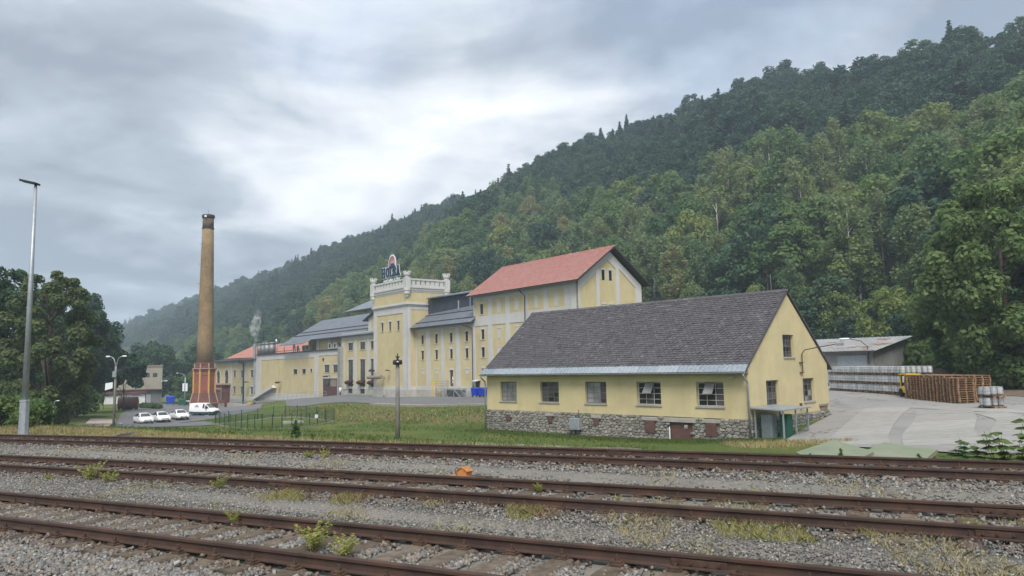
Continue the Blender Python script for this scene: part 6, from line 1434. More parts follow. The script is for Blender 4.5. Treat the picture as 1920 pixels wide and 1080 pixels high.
# parking bay lines
CARS = [(-51.6, 103.6, 140), (-51.0, 107.4, 140), (-50.2, 111.6, 141)]
for x, y in ((-53.0, 101.2), (-52.6, 105.4), (-52.0, 109.4), (-51.0, 113.6), (-49.5, 118.0)):
    d = Vector((math.sin(RAD(140)), math.cos(RAD(140)))); n = Vector((d.y, -d.x)) * .09; q = [Vector((x, y)) + d * -2.6 - n, Vector((x, y)) + d * 3.2 - n, Vector((x, y)) + d * 3.2 + n, Vector((x, y)) + d * -2.6 + n]
    tag(drape('bay_line', [(p.x, p.y) for p in q], m['linepaint'], .075, 1.0), 'white parking bay line', kind='structure')

# ------------------------------------------------------------------ grey depot, left
dp = Vector((-87.9, 185.2, -6.2)); D_AZ = RAD(-115); dep = thing('grey_depot', 'grey flat-roofed depot with three small upper windows beyond the car park', 'building', dp, math.atan2(-math.cos(D_AZ), -math.sin(D_AZ)))
def dpt(mb, n, mt): return part(mb, n, mt, dep)
dep.scale = (.82, 1, 1); stucco = MAT('grey_roughcast', (0.30, 0.285, 0.235), 0.95, 0.08, 1.5, (0.25, 0.235, 0.20), (0.5, 0.7), 0.4, streak=.25); darkg = MAT('dark_grey_render', (0.135, 0.14, 0.145), 0.95, 0.12, 1.0, streak=.25)
dpt(MB().holes(-6.3, 0, -1.6, 3.95, [(-2.62, -1.39, 1.3, 2.3), (-4.75, -3.45, 1.3, 2.3), (-6.2, -5.6, 1.3, 2.3)], 0, .15).box(-6.29, -.01, .3, 7, -1.6, 3.9).box(-14, -6.3, .0, 7, -1.6, -.2), 'upper_wall', stucco)
dpt(MB().plate([(-14, 0, -.2), (-6.3, 0, -.2), (-6.3, 0, 2.4)], (0, 6, 0)), 'upper_slope', stucco)
dpt(MB().box(-6.5, .15, -.2, 7.2, 3.95, 4.2), 'roof', m['capstone'])
for a, c in ((-2.62, -1.39), (-4.75, -3.45), (-6.2, -5.6)): window(dep, a, c, 1.3, 2.3, .1, 2, 1, 'glass_mid', 'frame', .08, .06, panes=False)
dpt(MB().box(-14, 0, -.02, 7, -6.4, -1.85), 'lower_wall', darkg); dpt(MB().box(-14.1, .1, -.9, 7, -1.85, -1.6), 'canopy', m['maroon'])
dpt(MB().box(-5.6, -3.0, -.06, -.02, -5.4, -2.9), 'loading_door', m['galv']); dpt(MB().box(-10.8, -8.1, -.06, -.02, -5.4, -2.9), 'loading_door', m['galv'])
dpt(MB().box(-13.5, -1.8, -1.6, -.03, -6.4, -5.45).plate([(-1.8, -1.6, -6.4), (-.3, -1.6, -6.4), (-1.8, -1.6, -5.45)], (0, 1.5, 0)), 'loading_ramp', m['concrete'])
dpt(MB().tube([(-.3, 0, .2), (.9, -.4, .35)], .06, 6).cbox(.7, 1.5, -.6, -.3, .25, .42, .05), 'wall_lamp', m['lamp_glass'])
for i, (x, y, w_, lb) in enumerate(((-77.2, 151.6, 1.7, 'white information board on posts before the right loading door of the depot'), (-80.6, 149.0, 1.5, 'white information board on posts left of the other board, behind the tank'))):
    o = thing('information_board', lb, 'notice board', (x, y, G(x, y)), RAD(20)); MB().box(-w_, w_, -.05, .05, .9, 2.5).build('board', m['board'], o); MB().box(-w_ - .15, -w_, -.08, .08, 0, 2.9).build('post', m['brown'], o); MB().box(w_, w_ + .15, -.08, .08, 0, 2.9).build('post', m['brown'], o); MB().plate([(-w_ - .4, -.5, 2.85), (w_ + .4, -.5, 2.85), (w_ + .3, 0, 3.35), (-w_ - .3, 0, 3.35)], (0, .06, .06)).build('roof', m['brown'], o)
x_, y_ = -73.5, 141.5; o = thing('rusty_tank', 'dark rusty horizontal cylindrical tank on the verge before the grey depot', 'tank', (x_, y_, G(x_, y_)), RAD(20))
mb = MB(); mb.tube([(-1.7, 0, 1.25), (-1.62, 0, 1.25), (1.62, 0, 1.25), (1.7, 0, 1.25)], [1.05, 1.2, 1.2, 1.05], 20); mb.build('drum', m['brown'], o, True); MB().tube([(1.71, 0, 1.25), (1.78, 0, 1.25)], .9, 16).build('end_plate', m['orange'], o)
for x in (-1.1, 1.1): MB().box(x - .15, x + .15, -.8, .8, -.1, .5).build('cradle', m['concrete'], o)
for i in range(9):
    a = i / 8; x, y = -76.5 + a * 5.5, 149.5 - a * 4.2 + 3; shrub(x, y, .55, 'dark low hedge plant before the depot ramp', i, 'low hedge before the depot')
ORD = ['first', 'second', 'third', 'fourth', 'fifth', 'sixth', 'seventh', 'eighth', 'ninth', 'tenth', 'eleventh', 'twelfth', 'thirteenth', 'fourteenth', 'fifteenth', 'sixteenth', 'seventeenth', 'eighteenth', 'nineteenth', 'twentieth'] + ['twenty-' + w_ for w_ in ('first', 'second', 'third', 'fourth', 'fifth', 'sixth', 'seventh', 'eighth')]
def bin_(x, y, rz, label, group=None, mat='blue', s=1.0):
    o = thing('waste_container', label, 'waste container', (x, y, G(x, y) + .06), rz, group); o.scale = (s, s, s)
    rg = [[(sx * (.58 + .07 * t) * 1.0, sy * (.42 + .08 * t), .18 + .92 * t) for sx, sy in ((-1, -1), (1, -1), (1, 1), (-1, 1))] for t in (0, .5, 1)]
    MB().rings(rg).box(-.7, .7, -.53, .53, 1.08, 1.16).build('body', m[mat], o)
    MB().rings([[(x_, .52 * math.cos(math.pi * k / 8) , 1.16 + .22 * math.sin(math.pi * k / 8)) for k in range(9)] for x_ in (-.68, .68)]).build('lid', m[mat], o, True)
    for sx in (-1, 1):
        for sy in (-1, 1): MB().tube([(sx * .5 - .03, sy * .35, .1), (sx * .5 + .03, sy * .35, .1)], .1, 10).build('wheel', m['tyre'], o)
    for sx in (-1, 1): MB().tube([(sx * .68, -.25, .95), (sx * .76, -.25, .95), (sx * .76, .25, .95), (sx * .68, .25, .95)], .02, 6).build('handle', m['galv'], o)
    return o
p = fw(2.3, -1.3); bin_(p.x, p.y, F_ROT, 'blue waste container by the small canopied door, left of its pair', 'blue bins at the malt house', s=1.0)
p = fw(3.85, -1.2); bin_(p.x, p.y, F_ROT, 'blue waste container half hidden behind the slate-roofed house', 'blue bins at the malt house', s=1.0)
bin_(-83.8, 181.2, RAD(20), 'blue waste container beside the grey depot', s=1.5); bin_(-81.6, 182.6, RAD(20), 'green waste container beside the blue one at the depot', mat='green_bin', s=1.25)
p = fw(-94.6, -.9); bin_(p.x, p.y, F_ROT, 'yellow recycling bin at the basement door of the two-storey office', mat='yellowplastic', s=1.25)
p = fw(-97.2, -1.2); o = thing('blue_barrel', 'slim blue and red litter bin beside the yellow recycling bin', 'litter bin', (p.x, p.y, G(p.x, p.y)), 0); MB().lathe([(.3, 0), (.34, .5), (.34, 1.2), (.25, 1.3)], 12).build('body', m['blue'], o, True); MB().lathe([(.35, .8), (.35, 1.05)], 12).build('band', m['orange'], o)
o = thing('barrier', 'white road barrier arm on a post behind the car park', 'barrier', (-80.5, 186, G(-80.5, 186)), RAD(-8)); MB().box(-3.8, 2.2, -.08, .08, 1.35, 1.55).build('arm', m['signwhite'], o); MB().box(1.9, 3.2, -.35, .35, 1.25, 2.0).build('counterweight', m['lamp_glass'], o); MB().box(.9, 1.2, -.15, .15, -.1, 1.4).build('post', m['galv'], o)

# ------------------------------------------------------------------ cars
def car_body(st):
    """st: (x, half width, sill z, belt z, top z, top half width)"""
    rg = []
    for x, w, s, bz, tz, tw in st:
        rg.append([(x, -w * .90, s), (x, -w, s + .16), (x, -w, (s + bz) / 2 + .08), (x, -w * .965, bz), (x, -tw, tz - .03), (x, -tw * .6, tz), (x, tw * .6, tz), (x, tw, tz - .03), (x, w * .965, bz), (x, w, (s + bz) / 2 + .08), (x, w, s + .16), (x, w * .90, s)])
    return rg
def wheels(root, xs, hw, r):
    for x in xs:
        for sy in (-1, 1):
            o = thing_part = MB().rings([[(x + q * math.cos(a), sy * y_, r + q * math.sin(a)) for a in [2 * math.pi * k / 16 for k in range(16)]] for q, y_ in ((r * .62, hw - .02), (r * .95, hw - .01), (r, hw - .05), (r, hw - .19), (r * .7, hw - .21))]).build('wheel', m['tyre'], root)
            MB().rings([[(x + q * math.cos(a), sy * y_, r + q * math.sin(a)) for a in [2 * math.pi * k / 16 for k in range(16)]] for q, y_ in ((r * .64, hw - .03), (r * .5, hw - .005), (r * .15, hw - .015))]).build('rim', m['rim'], o)
def glaze(root, rg, i, j, ks, name='window', mat='glass_car', e=.022, shrink=.86):
    """dark pane over the face strip between stations i and j, ring corners ks"""
    q = [Vector(rg[i][ks[0]]), Vector(rg[j][ks[0]]), Vector(rg[j][ks[1]]), Vector(rg[i][ks[1]])]; c = sum(q, Vector()) / 4; n = (q[1] - q[0]).cross(q[3] - q[0]).normalized()
    if n.dot(c - Vector((c.x, 0, .7))) < 0: n = -n
    q = [c + (p_ - c) * shrink + n * e for p_ in q]
    MB().plate(q, n * .006).build(name, m[mat], root)
def sedan(x, y, az, label, round_lamps=False):
    root = thing('parked_car', label, 'car', (x, y, G(x, y) + .06), math.pi / 2 - RAD(az), 'white cars parked below the chimney')
    st = [(-2.30, .70, .36, .72, .86, .60), (-2.22, .84, .28, .86, .96, .70), (-1.75, .90, .24, .92, 1.04, .68), (-1.05, .91, .22, .93, 1.36, .60), (-.30, .915, .22, .93, 1.46, .60), (.45, .915, .22, .92, 1.42, .60), (1.20, .90, .22, .90, .97, .72), (1.75, .89, .24, .80, .88, .74), (2.20, .82, .26, .68, .76, .68), (2.36, .66, .32, .58, .64, .54)]
    rg = car_body(st); MB().rings(rg).build('body', m['carwhite'], root, True)
    for sd in ((3, 4), (7, 8)):
        ks = sd
        glaze(root, rg, 3, 4, ks, shrink=.88); glaze(root, rg, 4, 5, ks, shrink=.88); glaze(root, rg, 2, 3, ks, shrink=.7); glaze(root, rg, 5, 6, ks, shrink=.66)
    for a, c, nm in ((5, 6, 'windscreen'), (2, 3, 'rear_window')):
        q = [Vector(rg[a][4]), Vector(rg[a][7]), Vector(rg[c][7]), Vector(rg[c][4])]; cc = sum(q, Vector()) / 4; n = (q[1] - q[0]).cross(q[3] - q[0]).normalized(); n = n if n.z > 0 else -n
        MB().plate([cc + (p_ - cc) * .88 + n * .03 for p_ in q], n * .008).build(nm, m['glass_car'], root)
    MB().plate([(2.335, -.42, .50), (2.335, .42, .50), (2.30, .46, .66), (2.30, -.46, .66)], (.045, 0, .0)).build('grille', m['carblack'], root)
    MB().plate([(2.33, -.55, .28), (2.33, .55, .28), (2.345, .55, .42), (2.345, -.55, .42)], (.03, 0, 0)).build('bumper_intake', m['carblack'], root)
    for sy in (-1, 1):
        MB().plate([(2.16, sy * .80, .66), (2.31, sy * .50, .64), (2.28, sy * .50, .74), (2.12, sy * .80, .78)], (.03, 0, .01)).build('headlight', m['lamp_glass'], root)
        MB().cbox(.72, .98, min(sy * .93, sy * 1.08), max(sy * .93, sy * 1.08), .90, 1.04, .03).build('mirror', m['carwhite'], root)
        MB().plate([(2.20, sy * .78, .34), (2.30, sy * .64, .34), (2.28, sy * .66, .50), (2.17, sy * .80, .50)], (.03, 0, 0)).build('fog_lamp_recess', m['carblack'], root)
    MB().box(2.37, 2.385, -.26, .26, .42, .53).build('number_plate', m['plate'], root)
    wheels(root, (-1.40, 1.38), .905, .33); return root
for (x, y, az), lb in zip(CARS, ('white car nearest the street lamp, leftmost of the three parked cars', 'middle one of the three white parked cars', 'white car parked next to the delivery van, rightmost of the three')): sedan(x, y, az, lb)
def van(x, y, az):
    root = thing('delivery_van', 'white delivery van with dark teal lower body parked before the chimney', 'van', (x, y, G(x, y) + .06), math.pi / 2 - RAD(az))
    st = [(-2.15, .86, .42, 1.0, 1.78, .72), (-2.05, .90, .30, 1.02, 1.86, .74), (-1.0, .91, .26, 1.02, 1.90, .74), (.25, .91, .24, 1.02, 1.88, .72), (.62, .91, .24, 1.02, 1.80, .70), (1.42, .90, .24, 1.00, 1.10, .74), (2.05, .86, .26, .84, .95, .70), (2.24, .70, .32, .70, .80, .58)]
    rg = car_body(st); MB().rings(rg).build('body', m['carwhite'], root, True)
    lower = MB().rings([[(x_ , -w - .012, s_ - .01), (x_, -w - .012, s_ + .28), (x_, w + .012, s_ + .28), (x_, w + .012, s_ - .01)] for x_, w, s_, *_ in [(a[0] * 1.008, a[1], a[2]) for a in st]]).build('lower_body', m['carteal'], root)
    for ks in ((3, 4), (7, 8)): glaze(root, rg, 3, 4, ks, shrink=.86); glaze(root, rg, 4, 5, ks, shrink=.78)
    q = [Vector(rg[4][4]), Vector(rg[4][7]), Vector(rg[5][7]), Vector(rg[5][4])]; cc = sum(q, Vector()) / 4; n = (q[1] - q[0]).cross(q[3] - q[0]).normalized(); n = n if n.z > 0 else -n
    MB().plate([cc + (p_ - cc) * .9 + n * .03 for p_ in q], n * .008).build('windscreen', m['glass_car'], root)
    for sy in (-1, 1):
        MB().plate([(2.0, sy * .78, .72), (2.2, sy * .52, .70), (2.16, sy * .52, .86), (1.95, sy * .78, .90)], (.03, 0, .01)).build('headlight', m['lamp_glass'], root)
        MB().cbox(.85, 1.08, min(sy * .93, sy * 1.12), max(sy * .93, sy * 1.12), 1.02, 1.24, .03).build('mirror', m['carblack'], root)
    MB().box(2.22, 2.27, -.5, .5, .5, .66).build('grille', m['carblack'], root)
    o = text('HOLBA', -.75, 0, .26, m['signblue'], 0, .004, .004, 'lettering', root=root); o.location = (-.75, -.925, 1.30); MB().plate([(-1.05, -.905, 1.56), (-.45, -.905, 1.56), (-.6, -.90, 1.66), (-.9, -.90, 1.66)], (0, -.012, 0)).build('emblem', m['signblue'], root)
    wheels(root, (-1.35, 1.38), .91, .34)
van(-49.0, 117.6, 103)

# ------------------------------------------------------------------ lamps, masts, poles
x_, y_ = -22.0, 33.4; z_ = G(x_, y_); o = thing('lamp_mast', 'tall galvanised lamp mast with a flat lamp head at the left', 'lamp post', (x_, y_, z_)); 
MB().cbox(-1.0, 2.9, -.7, .7, -.4, .06, .03).build('concrete_base', m['concrete'], o)
MB().lathe([(.21, .05), (.195, 1.62), (.21, 1.63), (.21, 1.70), (.14, 1.72)], 8).build('base_section', m['galv'], o); mm_ = MB().lathe([(.135, 1.7), (.07, 11.5)], 12); mm_.build('pole', m['galv'], o, True)
MB().box(-.31, .31, -.31, .31, .05, .08).build('base_plate', m['galv'], o); MB().tube([(0, 0, 11.45), (0, 0, 11.65)], .06, 8).plate([(.1, -.18, 11.58), (.1, .18, 11.58), (-.65, .2, 11.76), (-.65, -.2, 11.76)], (0, 0, .09)).build('lamp_head', m['dark'], o)
def street_lamp(x, y, h, arms, label, r=.11, mat='concrete_pole', rz=0.0, reach=1.5):
    o = thing('street_lamp', label, 'street lamp', (x, y, G(x, y)), rz)
    MB().lathe([(r * 1.25, -.3), (r, h * .6), (r * .8, h * .86)], 10).build('pole', m[mat], o, True)
    for s in arms:
        pts = [(0, 0, h * .82), (s * .1, 0, h * .9), (s * reach * .35, 0, h * .965), (s * reach * .7, 0, h * .99), (s * reach, 0, h)]
        a = MB().tube(pts, .045, 6).build('arm', m['galv'], o, True); MB().rings([[(s * (reach + t * .75), w * math.cos(q), h - .01 + .09 * math.sin(q) * (w / .16)) for q in [2 * math.pi * k / 10 for k in range(10)]] for t, w in ((-.05, .05), (.1, .14), (.45, .16), (.62, .07))]).build('lamp_cover', m['lamp_glass'], a, True)
    return o
o = street_lamp(-40.26, 74.86, 7.1, (-1, 1), 'two-armed concrete street lamp at the edge of the car park', .12, rz=RAD(-10), reach=.72); MB().cbox(-.2, .2, -.25, -.1, 5.0, 5.6, .02).build('switch_box', m['galv'], o); MB().plate([(-1.0, -.2, 3.7), (-.15, -.2, 3.9), (-.15, -.2, 4.5), (-.95, -.2, 4.4)], (0, .04, 0)).build('sign_panel', m['signwhite'], o)
o = street_lamp(-83.2, 187.6, 8.2, (-1,), 'single-armed street lamp with banners beyond the car park', .15, 'galv', RAD(-15), 2.2); MB().box(-.75, -.12, -.04, .04, 3.6, 5.6).build('banner', m['signwhite'], o); MB().box(.12, .75, -.04, .04, 3.6, 5.6).build('banner', m['signwhite'], o)
street_lamp(-31.6, 51.0, 4.6, (1,), 'short dark street lamp half hidden in the left shrubs', .09, rz=RAD(40), reach=.35).scale = (.42, .42, .42)
x_, y_ = -6.66, 42.48; o = thing('concrete_post', 'old round concrete lamp post standing alone in the grass by the far track', 'lamp post', (x_, y_, G(x_, y_))); MB().lathe([(.145, -.4), (.12, 2.4), (.105, 4.25)], 14).build('post', m['concrete_pole'], o, True)
c = MB().lathe([(.10, 4.2), (.26, 4.22), (.28, 4.30), (.26, 4.46), (.1, 4.5)], 14).build('lamp_head', m['dark'], o, True); MB().lathe([(.06, 4.5), (.06, 4.62), (.12, 4.63), (.12, 4.68), (.03, 4.7), (.03, 4.85)], 8).build('cap', m['dark'], c); MB().lathe([(.05, -.03), (.075, 0), (.02, .03)], 10, (.05, -.27, 4.37)).build('lens', m['lamp_glass'], c)
x_, y_ = -26.0, 38.9; o = thing('track_sign', 'small pale square sign on a post among the shrubs by the lamp mast', 'sign', (x_, y_, G(x_, y_))); MB().box(-.03, .03, -.03, .03, -.2, 1.25).build('post', m['galv'], o); MB().box(-.17, .17, -.05, -.03, .8, 1.2).build('plate', m['lamp_glass'], o)
x_, y_ = -14.96, 28.29; o = thing('culvert_head', 'cream rendered culvert head wall with sloping dark coping beside the far track', 'wall', (x_, y_, G(x_, y_)), RAD(-30)); MB().plate([(-.28, -.2, -.5), (.32, -.2, -.5), (.32, -.2, .42), (-.28, -.2, .26)], (0, .45, 0)).build('wall', m['yellow_house'], o); MB().plate([(-.36, -.26, .27), (.40, -.26, .44), (.40, -.26, .49), (-.36, -.26, .32)], (0, .57, 0)).build('coping', m['concrete_pole'], o)

# ------------------------------------------------------------------ fenced plot, retaining wall, railing, ramp
fe = thing('mesh_fence', 'low dark green mesh fence round a grassy plot below the ramp', 'fence', (-23.1, 68.2, G(-23.1, 68.2)))
FP = [(-34.3, 85.4), (-31.6, 81.2), (-28.8, 77.0), (-26.0, 72.6), (-23.1, 68.2), (-22.4, 71.8), (-21.6, 75.4), (-20.9, 79.0), (-20.0, 82.6), (-23.0, 86.5), (-26.2, 89.8), (-29.5, 91.2), (-32.4, 88.4), (-34.3, 85.4)]
FPX = []
for a, c in zip(FP[:-1], FP[1:]): FPX += [a, ((a[0] + c[0]) / 2, (a[1] + c[1]) / 2)]
for i, (x, y) in enumerate(FPX):
    z = G(x, y); MB().box(-.035, .035, -.035, .035, -.2, 1.45).build('post', m['greenpaint'], fe, loc=Vector((x, y, z)) - fe.location)
    x2, y2 = FPX[(i + 1) % len(FPX)]; z2 = G(x2, y2); MB().plate([(x, y, z + .08), (x2, y2, z2 + .08), (x2, y2, z2 + 1.38), (x, y, z + 1.38)], (.006, .004, 0)).build('mesh_panel', m['meshfence'], fe, loc=-fe.location)
    MB().plate([(x, y, z - .1), (x2, y2, z2 - .1), (x2, y2, z2 + .1), (x, y, z + .1)], (.06, .04, 0)).build('kerb', m['concrete'], fe, loc=-fe.location)
a = Vector(FPX[6]); MB().tube([(a.x, a.y, G(a.x, a.y) + 1.4), (FPX[8][0], FPX[8][1], G(*FPX[8]) + 1.4)], .03, 6).build('gate_rail', m['greenpaint'], fe, loc=-fe.location)
o = thing('enclosure_sign', 'small round white plate hung on the mesh fence', 'sign', (-20.95, 78.6, G(-20.95, 78.6)), RAD(50)); MB().lathe([(.22, 0), (.22, .02)], 14).build('plate', m['signwhite'], o).matrix_local = Matrix.Translation((0, -.06, .95)) @ Matrix.Rotation(math.pi / 2, 4, 'X')
o = thing('well_cover', 'flat concrete well cover inside the fenced plot', 'well cover', (-25.0, 84.0, G(-25, 84)), .4); MB().cbox(-1.1, 1.1, -.8, .8, -.2, .22, .03).build('slab', m['concrete'], o); MB().lathe([(.16, .22), (.16, .42), (.08, .46)], 10, (.3, 0, 0)).build('vent', m['signwhite'], o)
ra = bldg('retaining_wall', 'concrete retaining wall of the ramp up to the brewery forecourt', -5.0, 'wall')
part(MB().plate([(-72.5, -7, -7.4), (-46, -7, -6.0), (-46, -7, -3.2), (-61.8, -7, -4.05), (-72.5, -7, -4.55)], (0, .4, 0)), 'wall', m['concrete'], ra); part(MB().plate([(-72.6, -7.1, -4.55), (-61.8, -7.1, -4.05), (-46, -7.1, -3.2), (-46, -7.1, -3.0), (-61.8, -7.1, -3.85), (-72.6, -7.1, -4.35)], (0, .65, 0)), 'coping', m['concrete'], ra)
part(MB().plate([(-72.5, -6.6, -4.5), (-46, -6.6, -3.15), (-46, -.3, -3.15), (-93, -.3, -5.0), (-93, -6.6, -5.2)], (0, 0, .04)), 'ramp_surface', m['asphalt'], ra)
part(MB().box(-93, -72.4, -6.9, -6.5, -7.6, -5.1), 'plot_wall', m['plinth'], ra)
rl = thing('ramp_railing', 'long galvanised pipe railing along the top of the ramp', 'railing', fw(-61.8, -6.8) + Vector((0, 0, -3.85)), F_ROT)
def rpz(X): return float(np.interp(X, [-72.5, -61.8, -46, -36], [-4.35, -3.85, -3.0, -2.75]))
Xs = np.linspace(-61.8, -36.5, 12)
for X in Xs: MB().tube([(X + 61.8, 0, rpz(X) + 3.85 - .3), (X + 61.8, 0, rpz(X) + 3.85 + 1.1)], .035, 6).build('post', m['galv'], rl)
for h in (1.1, .55): MB().tube([(X + 61.8, 0, rpz(X) + 3.85 + h) for X in Xs], .035, 6).build('rail', m['galv'], rl)
MB().tube([(0, 0, 1.1), (-10.5, 0, .55)], .035, 6).build('rail', m['galv'], rl)
# steel stair at the wing door
st_ = bldg('steel_stair', 'grey steel stair and landing with railings at the wing door', -2.3, 'stairs'); st_.location += FX * 2.6
Yf, Yb, zl = -2.3, -.15, -.98
part(MB().box(-9.6, -4.6, Yf, Yb, zl - .08, zl), 'landing', m['galv'], st_)
for x in (-9.55, -7.2, -4.7): part(MB().box(x - .05, x + .05, Yf, Yf + .1, -2.5, zl - .081), 'leg', m['galv'], st_); part(MB().box(x - .05, x + .05, Yb - .1, Yb, -2.5, zl - .081), 'leg', m['galv'], st_)
part(MB().tube([(-9.5, Yf, -2.4), (-7.3, Yf, -1.1)], .035, 6).tube([(-7.1, Yf, -2.4), (-4.8, Yf, -1.1)], .035, 6).tube([(-7.2, Yf, -1.1), (-6.0, Yf, -2.4)], .035, 6), 'brace', m['galv'], st_)
for k in range(7): part(MB().box(-4.6 + k * .27, -4.3 + k * .27, Yf, Yf + 1.1, zl - .22 - k * .19, zl - .18 - k * .19), 'stair_tread', m['galv'], st_)
for y in (Yf, Yf + 1.15): part(MB().plate([(-4.6, y, zl - .25), (-4.6, y, zl), (-2.55, y, -2.3), (-2.75, y, -2.45)], (0, .05, 0)), 'stringer', m['galv'], st_)
rr = MB()
for x in (-9.55, -7.9, -6.2, -4.65): rr.tube([(x, Yf + .05, zl), (x, Yf + .05, zl + 1.1)], .03, 6)
for h in (1.1, .75, .4): rr.tube([(-9.55, Yf + .05, zl + h), (-4.65, Yf + .05, zl + h)], .028, 6); rr.tube([(-9.55, Yf + .05, zl + h), (-9.55, Yb, zl + h)], .028, 6)
rr.tube([(-4.65, Yf + .05, zl + 1.1), (-2.6, Yf + .05, -1.2)], .03, 6).tube([(-2.6, Yf + .05, -2.3), (-2.6, Yf + .05, -1.2)], .03, 6); part(rr, 'railing', m['galv'], st_)
rk_ = bldg('yellow_rack', 'thin yellow steel rack standing left of the steel stair', -2.4, 'rack'); rk_.location += FX * 1.9; q = MB()
for x in (-11.0, -10.0):
    for y in (-1.5, -.9): q.box(x - .04, x + .04, y - .04, y + .04, -2.45, -.05)
part(q, 'upright', m['yellowpaint'], rk_)
for z in (-2.2, -1.6, -.9, -.15): part(MB().box(-11.0, -10.0, -1.5, -.9, z, z + .05), 'rack_shelf', m['yellowpaint'], rk_)

# person in a white coat by the ladder
def person(x, y, z, rz, label):
    r = thing('person', label, 'person', (x, y, z), rz)
    V = [(0, 0, .95), (0, 0, 1.18), (0, 0, 1.40), (0, 0, 1.50), (0, -.02, 1.62), (.10, 0, .90), (.11, -.03, .50), (.11, 0, .09), (.12, -.14, .04), (-.10, 0, .90), (-.11, .05, .50), (-.12, .10, .09), (-.12, -.03, .04), (.19, 0, 1.38), (.24, .02, 1.12), (.22, -.08, .88), (.21, -.11, .80), (-.19, 0, 1.38), (-.24, .03, 1.12), (-.23, -.03, .88), (-.22, -.05, .80)]
    E_ = [(0, 1), (1, 2), (2, 3), (3, 4), (0, 5), (5, 6), (6, 7), (7, 8), (0, 9), (9, 10), (10, 11), (11, 12), (2, 13), (13, 14), (14, 15), (15, 16), (2, 17), (17, 18), (18, 19), (19, 20)]
    Rr = [.15, .13, .14, .055, .095, .10, .07, .05, .045, .10, .07, .05, .045, .06, .05, .04, .035, .06, .05, .04, .035]
    me = bpy.data.meshes.new('body'); me.from_pydata(V, E_, []); me.materials.append(m['trousers']); me.materials.append(m['skin']); o = obj('body', me, r)
    md = o.modifiers.new('skin', 'SKIN'); sv = me.skin_vertices[0].data
    for i, q in enumerate(Rr): sv[i].radius = (q, q * .8 if i < 3 else q)
    sv[0].use_root = True; o.modifiers.new('sub', 'SUBSURF').levels = 1
    MB().rings([[(w * math.cos(a), d * math.sin(a) * 1.0 + .0, h) for a in [2 * math.pi * k / 14 for k in range(14)]] for h, w, d in ((.52, .25, .17), (.95, .20, .155), (1.2, .19, .14), (1.40, .215, .135), (1.47, .10, .09))]).build('coat', m['coat'], r, True)
    for s in (-1, 1): MB().tube([(s * .20, 0, 1.40), (s * .255, .02, 1.12), (s * .235, -.07, .88)], [.075, .066, .055], 10).build('sleeve', m['coat'], r, True)
    MB().lathe([(.05, 1.49), (.085, 1.55), (.095, 1.63), (.06, 1.71), (.01, 1.73)], 12, (0, -.02, 0)).build('head', m['skin'], r, True); MB().lathe([(.10, 1.60), (.108, 1.66), (.07, 1.74), (.01, 1.76)], 12, (0, .01, 0)).build('hair', m['hair'], r, True)
    MB().lathe([(.012, -.01), (.016, .0), (.005, .03)], 6, (0, -.115, 1.60)).build('nose', m['skin'], r)
p = fw(-41.9, -1.6); person(p.x, p.y, G(p.x, p.y) + .06, F_ROT + .4, 'person in a white coat standing beside the wall duct near the brown gate')
p = fw(-41.3, -.9); o = thing('grey_bin', 'small grey bin against the wall beside the person in white', 'bin', (p.x, p.y, G(p.x, p.y) + .06), F_ROT); MB().rings([[(sx * w, sy * w, z) for sx, sy in ((-1, -1), (1, -1), (1, 1), (-1, 1))] for z, w in ((0, .24), (.9, .3))]).build('body', m['plinth'], o); MB().cbox(-.32, .32, -.32, .32, .9, 1.0, .03).build('lid', m['gutter'], o)

# ------------------------------------------------------------------ kegs, pallets, shed, machines
kg = MB().lathe([(.165, 0), (.185, .03), (.185, .07), (.192, .10), (.20, .16), (.197, .27), (.202, .29), (.197, .31), (.20, .42), (.192, .48), (.185, .50), (.185, .56), (.172, .565), (.165, .52), (.05, .50)], 12); KEG = kg.mesh('beer_keg', [m['keg'], m['kegdark']])
for _p in KEG.polygons:
    if _p.center.z < .085 or (.475 < _p.center.z < .51) or (.28 < _p.center.z < .30): _p.material_index = 1
pb = MB()
for x in (-.35, -.18, 0, .18, .35): pb.box(x - .062, x + .062, -.6, .6, .122, .144)
for y in (-.55, 0, .55):
    pb.box(-.4, .4, y - .05, y + .05, .1, .1215)
    for x in (-.34, 0, .34): pb.box(x - .055, x + .055, y - .05, y + .05, .022, .0995)
for x in (-.35, 0, .35): pb.box(x - .05, x + .05, -.6, .6, 0, .0215)
PAL = pb.mesh('wooden_pallet', m['wood'])
krs = random.Random(4)
e1 = Vector((-.047, .999, 0)); e2 = Vector((.999, .047, 0)); k0 = Vector((29.75, 56.9, -.72)); TP = .735
nk = 28
for t in range(3):
    for i in range(nk):
        for j in range(6):
            if t < 2 and j > 0 and i > 0: continue
            q = k0 + e1 * (.21 + i * .427 + (i // 3) * .012) + e2 * (.21 + j * .43) + Vector((krs.uniform(-.015, .015), krs.uniform(-.015, .015), .15 + t * TP))
            o = obj('beer_keg', KEG, None, q, krs.uniform(0, 6)); tag(o, 'steel keg in %s tier of keg wall, %s from forklift end, %s row' % (('bottom', 'middle', 'top')[t], ORD[i], ('front', 'second', 'third', 'fourth', 'fifth', 'back')[j]), 'keg', 'kegs in the long keg wall')
    for i in range(10):
        for j in range(2):
            q = k0 + e1 * (.62 + i * 1.215) + e2 * (.62 + j * 1.28) + Vector((0, 0, t * TP)); o = obj('wooden_pallet', PAL, None, q, math.atan2(e1.y, e1.x)); tag(o, '%s pallet under the %s tier of kegs, %s from the forklift end' % (('front', 'rear')[j], ('bottom', 'middle', 'top')[t], ORD[i]), 'pallet', 'pallets in the keg wall')
sk0 = Vector((27.0, 42.6, G(27.3, 43) + .06))
